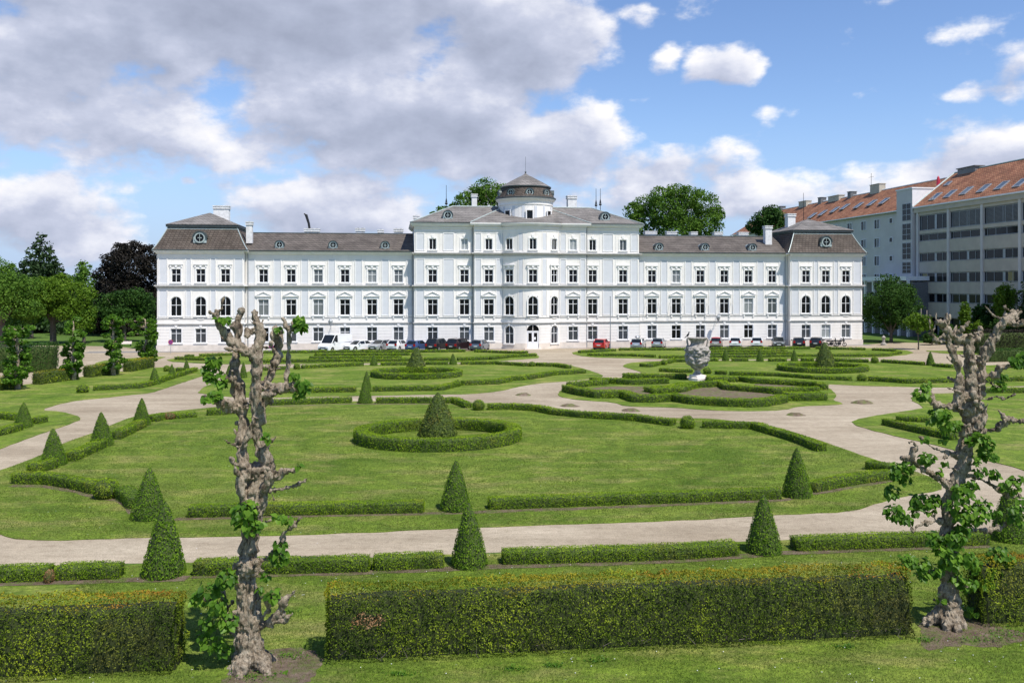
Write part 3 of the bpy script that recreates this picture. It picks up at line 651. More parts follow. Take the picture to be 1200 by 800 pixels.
# big yew hedges in front
def yew(A,B,label,w=1.25,wt=.7,h=1.68,leaf=.052,patch=None):
    me,org=hedge_mesh('yew_hedge',[Vector(A),Vector(B)],w,h,leaf,False,wt=wt,dens=2.9,outward=.25,aspect=.5,top_mi=2,bump_amp=.13,tilt=.75)
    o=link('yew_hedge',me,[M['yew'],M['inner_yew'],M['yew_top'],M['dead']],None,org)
    if patch is not None:
        n=len(me.polygons); c=np.empty(n*3,dtype=np.float32); me.polygons.foreach_get('center',c); c=c.reshape(-1,3)+np.array(org)
        mi=np.empty(n,dtype=np.int32); me.polygons.foreach_get('material_index',mi)
        d=((c[:,0]-patch[0])/patch[3])**2+((c[:,2]-patch[2])/patch[4])**2+.9*vnoise(c+.37*np.stack([vnoise(c,7,1),vnoise(c,7,2),vnoise(c,7,3)],1),6.3,4)+.5*vnoise(c,15,6)
        sel=(d<1)&(c[:,1]<patch[1])&(mi==0); mi[sel]=3; me.polygons.foreach_set('material_index',mi)
        # bare hollow below the dead twigs
    return tag(o,label,'hedge','tall clipped hedges across the foreground')
yA=G(384,781).xy; yB=G(1073,750).xy; dv=Vector((-(yB-yA).normalized().y,(yB-yA).normalized().x))*.62
yew(yA+dv,yB+dv,'long tall clipped hedge in the foreground with orange tips and a dead twig patch',patch=(G(452,735).x-.1,yA.y+.7,1.02,.36,.17))
yC=G(-330,815).xy; yD=G(201,793).xy; dv2=Vector((-(yD-yC).normalized().y,(yD-yC).normalized().x))*.62
yew(yC+dv2,yD+dv2,'tall clipped hedge in the left foreground corner beside the left gnarled tree')
yE=G(1160,737).xy; yF=G(1420,726).xy
yew(yE+dv,yF+dv,'dark shaded end of a tall hedge at the right picture edge')
# taller hedges at the left park border
side='clipped yew hedge pieces along the left park border'
def rowhedge(a,b,label,h=1.15,w=1.0,m='yew'):
    P=[G(*a).xy+Vector((0,w/2)),G(*b).xy+Vector((0,w/2))]; me,org=hedge_mesh('border_hedge',P,w,h,.11,False,dens=1.6,top_mi=2,bump_amp=.06)
    return tag(link('border_hedge',me,[M[m],M['inner_dark'],M['yew_top']],None,org),label,'hedge',side)
rowhedge((-70,465),(19,455),'reddish clipped hedge piece at the left picture edge, nearest of the border row')
rowhedge((40,451.5),(84,445),'reddish hedge piece between the first and second leafy columns')
rowhedge((99,443),(133,438.5),'reddish hedge piece between the second and third leafy columns')
rowhedge((147,436.5),(174,431),'reddish hedge piece between the third and fourth leafy columns')
P=[Vector((G(-60,437).x,91.5)),Vector(((63-600)*93/F,93))]; me,org=hedge_mesh('tall_hedge',P,3.0,2.95,.13,False,dens=1.4,bump_amp=.15)
tag(link('tall_hedge',me,[M['leaf_deep'],M['inner_dark']],None,org),'very tall broad dark green hedge behind the border row at the left','hedge')
P=[G(1150,424).xy,G(1320,421).xy]; me,org=hedge_mesh('tall_hedge',P,1.3,1.5,.13,False,dens=1.4,bump_amp=.1)
tag(link('tall_hedge',me,[M['leaf_deep'],M['inner_dark']],None,org),'low dark hedge at the right edge behind the right gnarled tree','hedge')
P=[Vector((61,118)),Vector((85,121))]; me,org=hedge_mesh('tall_hedge',P,2.2,3.0,.15,False,dens=1.4,bump_amp=.2)
tag(link('tall_hedge',me,[M['leaf_beech'],M['inner_dark']],None,org),'dark brownish tall hedge at the right edge in front of the office block','hedge')
# gravel heaps
for i,(cx,by,wpx,hpx,lab) in enumerate([(614,463.8,21,5.8,'small heap of weedy gravel left of the planted bed, farthest left'),(668,477,24,6.8,'small heap of weedy gravel just below the left tip of the planted bed'),(739.5,482.5,24,4.6,'flat heap of weedy gravel in front of the planted bed'),
  (932.5,487.6,24,6.5,'pointed heap of gravel on the crossing below the right end of the bed'),(1010,473.4,27,7,'broad heap of gravel right of the planted bed')]):
    D=CAMH*F/(by-YH); r_=wpx/2*D/F; mb=MB(); prof=[(1,0),(.88,.14),(.66,.42),(.44,.68),(.22,.84),(.001,.88)]
    mb.lathe([(a*r_,b*r_*.33) for a,b in prof],28); 
    for k,v in enumerate(mb.v):
        q=Vector(v); nz=mnoise.noise(q*2.2+Vector((i*7,0,0)))+.5*mnoise.noise(q*6); mb.v[k]=(v[0]*(1+.22*nz),v[1]*(.8+.18*nz),max(-.02,v[2]*(1+.4*nz)-.01))
    o=mb.build('gravel_heap',M['heap'] if 'heap' in M else M['soil'],None,True,((cx-600)*(D+r_*.7)/F,D+r_*.7,.0)); tag(o,lab,'gravel heap','weedy gravel heaps on the paths')
# ================================================================ PALACE
M['heap']=plain('weedy_gravel_heap',(.31,.28,.20),.95,.35,5,bmp=.6)
pal=empty('palace',(PAL.o.x,PAL.o.y,0),PAL.a,'long white baroque palace with grey roofs and a round tower over its middle','palace')
U=PAL.u
W=1.0          # wing recess behind the pavilion fronts
def Vw(x): return W
uL0,uL1=0.0,U(286.3); uR0,uR1=U(925.9),U(1010.3)
vC=-0.25; uC0,uC1=U(485.5,vC),U(748.8,vC); vS=vC-.65; uS0,uS1=U(555.5,vS),U(687,vS)
Rb=5.7; ub=U(624.6,vS-1.75); vb=vS-1.75+Rb; half=math.sqrt(Rb*Rb-(vb-vS)**2)
E=13.75; EC=17.75
GZ=(1.12,3.09); MZ=(4.78,7.02); AZ=(4.78,7.45); TZ=(9.35,11.2); XZ=(13.98,15.55)
# windows -------------------------------------------------
def win_mesh(w,h,arch=False,mull=1,trans=(.62,),fr=.07):
    """frame at y -.0, local origin bottom centre; opening is w x h"""
    mb=MB(); y0,y1=.10,.16
    hr=h-w/2 if arch else h
    mb.box(-w/2,-w/2+fr,y0,y1,0,hr); mb.box(w/2-fr,w/2,y0,y1,0,hr); mb.box(-w/2+fr,w/2-fr,y0,y1,0,fr)
    if not arch: mb.box(-w/2+fr,w/2-fr,y0,y1,h-fr,h)
    else:
        n=12
        for k in range(n):
            a,b=PI*k/n,PI*(k+1)/n; r0,r1=w/2-fr,w/2
            vs=[(r*math.cos(t),y,hr+r*math.sin(t)) for y in (y0,y1) for r,t in ((r0,a),(r1,a),(r1,b),(r0,b))]
            mb.add(vs,[(3,2,1,0),(4,5,6,7),(0,1,5,4),(1,2,6,5),(2,3,7,6),(3,0,4,7)])
    mb.box(-fr*.55,fr*.55,y0-.012,y1+.01,fr,h-fr)
    for t in trans: mb.box(-w/2+fr,w/2-fr,y0-.006,y1+.006,h*t-fr*.5,h*t+fr*.5)
    for sx in (-1,1): # casement rails
        mb.box(sx*w*.25-.012,sx*w*.25+.012,y0+.012,y1-.012,fr,h*trans[0]-fr) if mull>1 else None
    return mb.mesh('window')
def pane_mesh(w,h,arch=False):
    mb=MB(); 
    if not arch: mb.add([(-w/2+.02,.14,.02),(w/2-.02,.14,.02),(w/2-.02,.14,h-.02),(-w/2+.02,.14,h-.02)],[(0,1,2,3)])
    else:
        hr=h-w/2; pts=[(-w/2+.02,.14,.02),(w/2-.02,.14,.02)]+[((w/2-.02)*math.cos(PI*k/12),.14,hr+(w/2-.02)*math.sin(PI*k/12)) for k in range(13)]
        mb.add(pts,[tuple(range(len(pts)))])
    return mb.mesh('pane')
def surround_mesh(w,h,arch=False,t=.16,ear=True):
    mb=MB(); p=-.055
    hr=h-w/2 if arch else h
    mb.box(-w/2-t,-w/2,p,.02,0,hr); mb.box(w/2,w/2+t,p,.02,0,hr)
    if not arch: mb.box(-w/2-t,w/2+t,p,.02,h,h+t)
    else:
        n=12
        for k in range(n):
            a,b=PI*k/n,PI*(k+1)/n
            vs=[(r*math.cos(q),y,hr+r*math.sin(q)) for y in (p,.02) for r,q in ((w/2,a),(w/2+t,a),(w/2+t,b),(w/2,b))]
            mb.add(vs,[(3,2,1,0),(4,5,6,7),(0,1,5,4),(1,2,6,5),(2,3,7,6),(3,0,4,7)])
        mb.box(-.12,.12,p-.07,.02,h-.03,h+t+.12)
    return mb.mesh('surround')
def sill_mesh(w,brk=False,swag=False):
    mb=MB(); mb.box(-w/2-.22,w/2+.22,-.17,.02,-.12,0); mb.box(-w/2-.12,w/2+.12,-.08,.02,-.22,-.12)
    if brk: 
        for sx in (-1,1): mb.box(sx*(w/2+.02)-.09,sx*(w/2+.02)+.09,-.13,.02,-.48,-.22)
    if swag:
        for k in range(7):
            t=(k-3)/3.5; mb.ball((t*w*.32,-.03,-.36-.12*(1-t*t)),.075,seg=6,rings=4)
    return mb.mesh('sill')
def pediment_mesh(w):
    mb=MB(); W2=w/2+.36
    mb.box(-W2,W2,-.20,.02,0,.10); mb.prism([(-W2,.10),(W2,.10),(0,.58)],-.10,.02)
    for s in (-1,1):
        a=Vector((s*(W2+.03),.10)); b=Vector((0,.62)); n=.10
        mb.prism([(a.x,a.y),(b.x,b.y),(b.x,b.y+n),(a.x,a.y+n)] if s<0 else [(b.x,b.y),(a.x,a.y),(a.x,a.y+n),(b.x,b.y+n)],-.22,.02)
    mb.box(-w/2-.12,w/2+.12,-.045,.02,-.26,0)
    return mb.mesh('pediment')
def hood_mesh(w):
    mb=MB(); W2=w/2+.30; mb.box(-W2,W2,-.17,.02,.12,.24); mb.box(-W2+.10,W2-.10,-.09,.02,0,.12)
    for s in (-1,1): mb.box(s*(w/2+.1)-.1,s*(w/2+.1)+.1,-.11,.02,-.26,0)
    mb.prism([(-.12,-.22),(.12,-.22),(.17,.12),(-.17,.12)],-.13,.02)
    return mb.mesh('hood')
def keystone_mesh():
    mb=MB(); mb.prism([(-.14,0),(.14,0),(.20,.42),(-.20,.42)],-.10,.02); return mb.mesh('keystone')
KW={'g':dict(w=1.42,h=GZ[1]-GZ[0],z=GZ[0],trans=(.66,)),'m':dict(w=1.4,h=MZ[1]-MZ[0],z=MZ[0],trans=(.68,)),'a':dict(w=1.42,h=AZ[1]-AZ[0],z=AZ[0],arch=True,trans=(.56,)),
 't':dict(w=1.22,h=TZ[1]-TZ[0],z=TZ[0],trans=(.60,)),'x':dict(w=1.0,h=XZ[1]-XZ[0],z=XZ[0],trans=(.97,)),'ga':dict(w=1.35,h=2.55,z=.75,arch=True,trans=(.56,)),'d':dict(w=.85,h=1.3,z=18.45,trans=(.97,))}
protos={}
def window(kind,u,v,rz=0,glass_='glass',ww=None,dz=0):
    k=dict(KW[kind]); 
    if ww: k['w']=ww
    key=(kind,k['w']); arch=k.get('arch',False)
    if key not in protos:
        w,h=k['w'],k['h']
        protos[key]=dict(f=win_mesh(w,h,arch,trans=k['trans']),p=pane_mesh(w,h,arch),s=surround_mesh(w,h,arch),l=sill_mesh(w,kind in('m',),kind=='a'),
            top=(pediment_mesh(w) if kind=='m' else hood_mesh(w) if kind=='t' else keystone_mesh() if kind in('g','x','ga') else None))
        for q,mm in (('f','frame'),('s','trim'),('l','trim'),('top','trim')):
            if protos[key][q]: protos[key][q].materials.append(M[mm])
    P=protos[key]; f=link('arched_window' if arch else 'window',P['f'],None,pal,(u,v,k['z']+dz)); f.rotation_euler=(0,0,rz)
    pk=('pane',key,glass_)
    if pk not in protos: me=P['p'].copy(); me.materials.clear(); me.materials.append(M[glass_]); protos[pk]=me
    link('pane',protos[pk],None,f); link('surround',P['s'],None,f); link('sill',P['l'],None,f)
    if P['top']:
        nm='pediment' if kind=='m' else 'hood' if kind=='t' else 'keystone'
        link(nm,P['top'],None,f,(0,0,k['h']+({'m':.38,'t':.45,'g':.14,'ga':.1,'x':.12}[kind])))
    return f,(u-k['w']/2,u+k['w']/2,k['z']+dz,k['z']+dz+k['h'],arch)
def wall_holes(mb,u0,u1,v,z0,z1,holes,depth=.3,mi=0):
    us=sorted({u0,u1,*[h[0] for h in holes],*[h[1] for h in holes]}); zs=sorted({z0,z1,*[h[2] for h in holes],*[h[3] for h in holes]})
    us=[x for x in us if u0<=x<=u1]; zs=[x for x in zs if z0<=x<=z1]
    for a,b in zip(us[:-1],us[1:]):
        for c,d in zip(zs[:-1],zs[1:]):
            mu,mz=(a+b)/2,(c+d)/2
            if any(h[0]<mu<h[1] and h[2]<mz<h[3] for h in holes): continue
            mb.add([(a,v,c),(b,v,c),(b,v,d),(a,v,d)],[(0,1,2,3)],mi)
    for h in holes:
        a,b,c,d,arch=h
        mb.add([(a,v,c),(a,v+depth,c),(a,v+depth,d),(a,v,d)],[(0,1,2,3)],mi); mb.add([(b,v,c),(b,v+depth,c),(b,v+depth,d),(b,v,d)],[(3,2,1,0)],mi)
        mb.add([(a,v,c),(b,v,c),(b,v+depth,c),(a,v+depth,c)],[(0,1,2,3)],mi); mb.add([(a,v,d),(b,v,d),(b,v+depth,d),(a,v+depth,d)],[(3,2,1,0)],mi)
        if arch:
            r=(b-a)/2; cx=(a+b)/2; hr=d-r; n=8
            for s in (-1,1):
                pts=[(cx+s*r*math.cos(PI/2*k/n),hr+r*math.sin(PI/2*k/n)) for k in range(n+1)]
                for (x0,y0),(x1,y1) in zip(pts[:-1],pts[1:]):
                    mb.add([(cx+s*r,v,y0),(x0,v,y0),(x1,v,y1),(cx+s*r,v,y1)],[(0,1,2,3) if s<0 else (3,2,1,0)],mi)
                    mb.add([(x0,v,y0),(x0,v+depth,y0),(x1,v+depth,y1),(x1,v,y1)],[(0,1,2,3)],mi)
walls=MB(); plinth=MB(); bands=MB(); cornice=MB(); rust=MB(); lesene=MB(); fields=[]
def strip_profile(mb,u0,u1,v,steps,left=False,right=False,back=6):
    """horizontal moulding on a straight front, returns along exposed ends"""
    for z0,z1,p in steps: mb.box(u0-(p if left else 0),u1+(p if right else 0),v-p,v+.3,z0,z1)
def section(u0,u1,v,top,cols,kinds,depth=12.0,ends=(False,False),gpick=None,piers=True):
    holes=[]
    for i,px in enumerate(cols):
        u=U(px,v)
        for kd in kinds:
            k2=kd
            gl='glass'
            if kd=='g': gl='glass_net' if random.random()<.75 else 'glass'
            elif random.random()<(.10 if kd!='x' else .5): gl='glass_curtain'
            if (round(px),kd) in CURT: gl='glass_curtain'
            f,h=window(k2,u,v,0,gl); holes.append(h)
    wall_holes(walls,u0,u1,v,0,top,holes)
    walls.box(u0,u1,v+.32,v+depth,0,top-.02)
    steps=[(0,.80,.10)]; strip_profile(plinth,u0,u1,v,steps,*ends)
    rust=MB(); lesene=MB()
    # rusticated courses between the ground floor windows
    gh=[h for h in holes if h[3]<3.6]; z=.86
    while z<3.40:
        z1=min(z+.37,3.42); xs=[u0]; blocks=[h for h in gh if h[2]<z1 and h[3]>z]
        for h in sorted(blocks): xs+= [h[0]-.17,h[1]+.17]
        xs.append(u1)
        for a,b in zip(xs[::2],xs[1::2]):
            if b>a+.05: rust.box(a,b,v-.035,v+.02,z,z1)
        z+=.42
    strip_profile(bands,u0,u1,v,[(3.50,3.62,.06),(3.62,3.78,.16)],*ends)
    strip_profile(bands,u0,u1,v,[(4.42,4.50,.07)],*ends)
    strip_profile(bands,u0,u1,v,[(8.55,8.70,.08),(8.70,8.84,.20),(8.84,9.02,.34)],*ends)
    if top<14: strip_profile(cornice,u0,u1,v,[(12.95,13.05,.06),(13.25,13.42,.16),(13.42,13.58,.36),(13.58,13.76,.50)],*ends)
    else:
        strip_profile(bands,u0,u1,v,[(13.05,13.15,.06),(13.28,13.42,.18),(13.42,13.60,.36)],*ends)
        strip_profile(cornice,u0,u1,v,[(16.55,16.63,.05),(17.0,17.2,.14),(17.25,17.42,.28),(17.42,17.6,.48),(17.6,17.76,.60)],*ends)
    # lesenes with pale grey panels
    us=[U(px,v) for px in cols]; mids=[(a+b)/2 for a,b in zip(us[:-1],us[1:])]; gaps=[b-a for a,b in zip(us[:-1],us[1:])]
    edge=[]
    if us[0]-u0>1.6: edge.append(((u0+us[0]-.95)/2,us[0]-.95-u0))
    if u1-us[-1]>1.6: edge.append(((u1+us[-1]+.95)/2,u1-us[-1]-.95))
    items=[(m,g-2.35) for m,g in zip(mids,gaps)]+edge
    rows=[(4.66,8.42),(9.16,12.75)]+([(13.85,16.4)] if top>14 else [])
    for m,g in items:
        w=min(max(g*.62,.32),2.3); wide=g>1.9
        for z0,z1 in rows:
            o=(m,w,z0+.12,z1-.12); fields.append((o,v))
            # raised white frame round the panel
            a,b=m-w/2-.12,m+w/2+.12
            lesene.box(a,a+.10,v-.07,v+.02,z0,z1); lesene.box(b-.10,b,v-.07,v+.02,z0,z1); lesene.box(a+.10,b-.10,v-.05,v+.02,z1-.10,z1); lesene.box(a+.10,b-.10,v-.05,v+.02,z0,z0+.10)
    for u in us:   # thin raised field round each bay of windows
        for z0,z1 in rows:
            a,b=u-1.04,u+1.04
            lesene.box(a-.05,a,v-.03,v+.02,z0,z1-.1); lesene.box(b,b+.05,v-.03,v+.02,z0,z1-.1); lesene.box(a-.05,b+.05,v-.03,v+.02,z1-.1,z1-.04)
    rust.build('rusticated_courses',M['wall'],pal); lesene.build('wall_mouldings',M['trim'],pal)
CURT={(373,'t'),(373,'m'),(341,'t') if 0 else (0,'t'),(877,'m'),(905,'m'),(694,'m') if 0 else (0,'m'),(968,'g') if 0 else (0,'g'),(991,'g'),(968,'g')}
random.seed(11)
section(uL0,uL1,0,E,[206.4,235.2,264.2],['g','a','t'],ends=(True,False))
section(uL1,uC0+.3,W,E,[308.8,341.2,373,404.3,436,467],['g','m','t'],11)
section(uC0,uS0,vC,EC,[507,544.3],['g','m','t','x'],13)
# middle: straight parts left and right of the round bay
def sec_mid(u0,u1,cols): section(u0,u1,vS,EC,cols,['g','m','t','x'],13)
sec_mid(uS0,ub-half,[572.9]); sec_mid(ub+half,uS1,[671.7])
section(uS1,uC1,vC,EC,[694.5,730.2],['g','m','t','x'],13)
section(uC1-.3,uR0,W,E,[764.1,792.5,820.8,848.9,877.2,905],['g','m','t'],11)
section(uR0,uR1,0,E,[944.6,967.8,991.4],['g','a','t'],ends=(False,True))
# exposed returns of the pavilions and the middle block
for (u,v0,v1,t) in ((uL1,0,W,E),(uR0,0,W,E),(uS0,vS,vC,EC),(uS1,vS,vC,EC)):
    walls.add([(u,v0,0),(u,v1+.4,0),(u,v1+.4,t),(u,v0,t)],[(0,1,2,3)])
for s,u in ((-1,uC0),(1,uC1)): walls.add([(u,vC,0),(u,12,0),(u,12,EC),(u,vC,EC)],[(0,1,2,3)])
walls.add([(uR1,0,0),(uR1,12,0),(uR1,12,E),(uR1,0,E)],[(0,1,2,3)]); walls.add([(uL0,0,0),(uL0,12,0),(uL0,12,E),(uL0,0,E)],[(3,2,1,0)])
for (ua,ub_,vb0,vb1,st) in ((uL1,uL1,0,W,1),(uR0,uR0,0,W,-1)):
    for z0,z1,p in ((8.84,9.02,.34),(13.58,13.76,.5),(3.62,3.78,.16)): cornice.box(ua+(0 if st>0 else -p),ua+(p if st>0 else 0),-p,W,z0+.002,z1-.002)
for s,u in ((-1,uC0),(1,uC1)):
    for z0,z1,p in ((8.84,9.02,.34),(13.42,13.60,.36),(3.62,3.78,.16)): bands.box(min(u,u+s*p),max(u,u+s*p),vC-p,W,z0+.002,z1-.002)
    for z0,z1,p in ((17.25,17.42,.28),(17.42,17.6,.48),(17.6,17.76,.60)): cornice.box(min(u,u+s*p),max(u,u+s*p),vC-p,12,z0+.002,z1-.002)
for s,u in ((-1,uS0),(1,uS1)):
    for z0,z1,p in ((8.84,9.02,.34),(13.42,13.60,.36),(3.62,3.78,.16)): bands.box(min(u,u+s*p),max(u,u+s*p),vS-p,vC,z0+.002,z1-.002)
    for z0,z1,p in ((17.42,17.6,.48),(17.6,17.76,.60)): cornice.box(min(u,u+s*p),max(u,u+s*p),vS-p,vC,z0+.002,z1-.002)
# round bay ------------------------------------------------
a_e=math.asin(half/Rb); nseg=40
def arc(r,a): return (ub+r*math.sin(a),vb-r*math.cos(a))
wang=[-R(34.5),0,R(34.5)]
def bay_wall():
    hs=[]
    for a in wang:
        for z0,h,w in ((GZ[0]-.37,2.55,1.35),(AZ[0],AZ[1]-AZ[0],1.42),(TZ[0],TZ[1]-TZ[0],1.22),(XZ[0],XZ[1]-XZ[0],1.0)):
            if a==0 and z0<2: z0,h,w=(.1,3.35,1.75)
            hs.append((a-w/2/Rb,a+w/2/Rb,z0,z0+h))
    br=sorted({-a_e,a_e,*[-a_e+2*a_e*k/nseg for k in range(nseg+1)],*[h[0] for h in hs],*[h[1] for h in hs]}); zs=sorted({0,EC,*[h[2] for h in hs],*[h[3] for h in hs]})
    for a,b in zip(br[:-1],br[1:]):
        for c,d in zip(zs[:-1],zs[1:]):
            ma,mz=(a+b)/2,(c+d)/2
            if any(h[0]<ma<h[1] and h[2]<mz<h[3] for h in hs): continue
            p,q=arc(Rb,a),arc(Rb,b); walls.add([(*p,c),(*q,c),(*q,d),(*p,d)],[(0,1,2,3)])
    for h in hs:
        for a in (h[0],h[1]):
            p,q=arc(Rb,a),arc(Rb-.35,a); walls.add([(*p,h[2]),(*q,h[2]),(*q,h[3]),(*p,h[3])],[(0,1,2,3)])
        p,q,p2,q2=arc(Rb,h[0]),arc(Rb,h[1]),arc(Rb-.35,h[0]),arc(Rb-.35,h[1])
        for z in (h[2],h[3]): walls.add([(*p,z),(*q,z),(*q2,z),(*p2,z)],[(0,1,2,3)])
    walls.lathe([(Rb-.36,0),(Rb-.36,EC)],nseg,(ub,vb,0),0,-PI/2-a_e,-PI/2+a_e)
    Mx=(ub,vb,0); A0,A1=-PI/2-a_e+.0,-PI/2+a_e
    def ring_(mb,z0,z1,p): mb.lathe([(Rb-.05,z0),(Rb+p,z0),(Rb+p,z1),(Rb-.05,z1)],nseg,Mx,0,A0,A1)
    for (z0,z1,p) in ((3.50,3.62,.06),(3.62,3.78,.16),(4.42,4.50,.07),(8.55,8.70,.08),(8.70,8.84,.20),(8.84,9.02,.34),(13.05,13.15,.06),(13.28,13.42,.18),(13.42,13.60,.36)): ring_(bands,z0,z1,p)
    for (z0,z1,p) in ((16.55,16.63,.05),(17.0,17.2,.14),(17.25,17.42,.28),(17.42,17.6,.48),(17.6,17.76,.60)): ring_(cornice,z0,z1,p)
    for s in (-1,1):
        aa=(R(8.5),a_e) if s>0 else (-a_e,-R(8.5)); plinth.lathe([(Rb-.05,0),(Rb+.10,0),(Rb+.10,.80),(Rb-.05,.80)],16,Mx,0,-PI/2+aa[0],-PI/2+aa[1])
        z=.86
        while z<3.40:
            z1=min(z+.37,3.42)
            rust=MB()
            for b0,b1 in ((.175,.46),(.75,a_e)):
                q0,q1=(b0,b1) if s>0 else (-b1,-b0); walls.lathe([(Rb-.02,z),(Rb+.035,z),(Rb+.035,z1),(Rb-.02,z1)],5,Mx,0,-PI/2+q0,-PI/2+q1)
            z+=.42
        for a,wd in ((s*R(17.3),.10),(s*R(45.5),.03)):
            for z0,z1 in ((4.66,8.42),(9.16,12.75),(13.85,16.4)):
                walls.lathe([(Rb-.01,z0),(Rb+.045,z0),(Rb+.045,z1),(Rb-.01,z1)],3,Mx,0,-PI/2+a-wd/2-.02,-PI/2+a-wd/2); walls.lathe([(Rb-.01,z0),(Rb+.045,z0),(Rb+.045,z1),(Rb-.01,z1)],3,Mx,0,-PI/2+a+wd/2,-PI/2+a+wd/2+.02)
                BP=MB(); BP.lathe([(Rb-.01,z0+.1),(Rb+.012,z0+.1),(Rb+.012,z1-.1),(Rb-.01,z1-.1)],4,Mx,0,-PI/2+a-wd/2+.002,-PI/2+a+wd/2-.002); BP.build('curved_panel',M['panel'],pal)
bay_wall()
for a in wang:
    x,y=arc(Rb+.01,a)
    if a: window('ga',x,y,a,'glass_net')
    for kd in ('a','t','x'): window(kd,x,y,a,'glass')
# door
x,y=arc(Rb+.01,0); door=MB(); door.box(-.875,-.80,.10,.2,.1,2.6); door.box(.80,.875,.10,.2,.1,2.6); door.box(-.80,.80,.10,.2,2.42,2.58)
for s in (-1,1):
    door.box(min(0,s*.78)+.01,max(0,s*.78)-.01,.14,.18,.12,1.0); 
    for q in (.07,.70): door.box(s*q-.07 if s>0 else s*q-.07,s*q+.07,.13,.19,1.0,2.42)
    door.box(min(0,s*.78)+.14,max(0,s*.78)-.14,.13,.19,.95,1.07); door.box(min(0,s*.78)+.14,max(0,s*.78)-.14,.13,.19,2.3,2.42)
d=door.build('entrance_door',M['frame'],pal,loc=(x,y,0)); d['label']='white glazed double door under an arched fanlight'
mb=MB(); mb.add([(-.78,.165,1.0),(.78,.165,1.0),(.78,.165,2.42),(-.78,.165,2.42)],[(0,1,2,3)]); mb.build('pane',M['glass'],d)
mb=MB(); pts=[(-.86,.16,2.6),(.86,.16,2.6)]+[(.86*math.cos(PI*k/12),.16,2.6+.84*math.sin(PI*k/12)) for k in range(13)]; mb.add(pts,[tuple(range(len(pts)))]); mb.build('fanlight',M['glass'],d)
mb=MB()
for s in (-1,1):
    pts=[(s*.875*math.cos(PI/2*k/8),2.6+.85*math.sin(PI/2*k/8)) for k in range(9)]
    for (x0,y0),(x1,y1) in zip(pts[:-1],pts[1:]): mb.add([(s*.9,.02,y0),(x0,.02,y0),(x1,.02,y1),(s*.9,.02,y1)],[(0,1,2,3) if s<0 else (3,2,1,0)])
mb.box(-.03,.03,.12,.18,2.6,3.4); mb.build('arch_spandrel',M['wall'],d)
mb=MB(); mb.box(.16,.42,.12,.128,1.35,1.72); mb.build('notice',M['frame'],d)
mb=MB(); mb.box(-1.2,1.2,-.55,.2,0,.12); mb.build('door_step',M['plinth'],d)
walls.build('wall',M['wall'],pal); plinth.build('plinth',M['plinth'],pal); bands.build('string_course',M['band'],pal); cornice.build('cornice',M['trim'],pal); 
pmesh={}
for (m_,w,z0,z1),v in fields[:98]:
    mb=MB(); mb.add([(-w/2,0,0),(w/2,0,0),(w/2,0,z1-z0),(-w/2,0,z1-z0)],[(0,1,2,3)]); mb.build('wall_panel',M['panel'],pal,loc=(m_,v-.004,z0))
# ---------------- roofs
def hip(mb,u0,u1,v0,v1,z0,run_l,run_r,rise,mi=0,vr=None):
    vr=vr if vr is not None else (v0+v1)/2
    P=[(u0,v0,z0),(u1,v0,z0),(u1,v1,z0),(u0,v1,z0),(u0+run_l,vr,z0+rise),(u1-run_r,vr,z0+rise)]
    if abs((u1-run_r)-(u0+run_l))<.05: P=P[:5]; mb.add(P,[(0,1,4),(1,2,4),(2,3,4),(3,0,4)],mi)
    else: mb.add(P,[(0,1,5,4),(1,2,5),(2,3,4,5),(3,0,4)],mi)
def wing_roof(u0,u1):
    mb=MB(); mb.add([(u0,W-.55,E+.02),(u1,W-.55,E+.02),(u1,W+5.6,E+2.75),(u0,W+5.6,E+2.75),(u1,W+11.5,E),(u0,W+11.5,E)],[(0,1,2,3),(3,2,4,5)])
    mb.add([(u0,W-.55,E-.10),(u1,W-.55,E-.10),(u1,W-.55,E+.02),(u0,W-.55,E+.02)],[(0,1,2,3)])
    o=mb.build('wing_roof',M['roof_wing'],pal); return o
rl=wing_roof(uL1-.2,uC0+.0); rr=wing_roof(uC1,uR0+.2)
mb=MB()
for a,b in ((uL1,uC0),(uC1,uR0)): mb.box(a,b,W-.66,W-.56,E-.06,E+.08); mb.tube([(a,W+5.6,E+2.8),(b,W+5.6,E+2.8)],.09,6)
mb.box(uC0-.6,uC1+.6,vC-.70,vC-.60,EC-.02,EC+.10)
mb.build('gutter',M['lead'],pal)
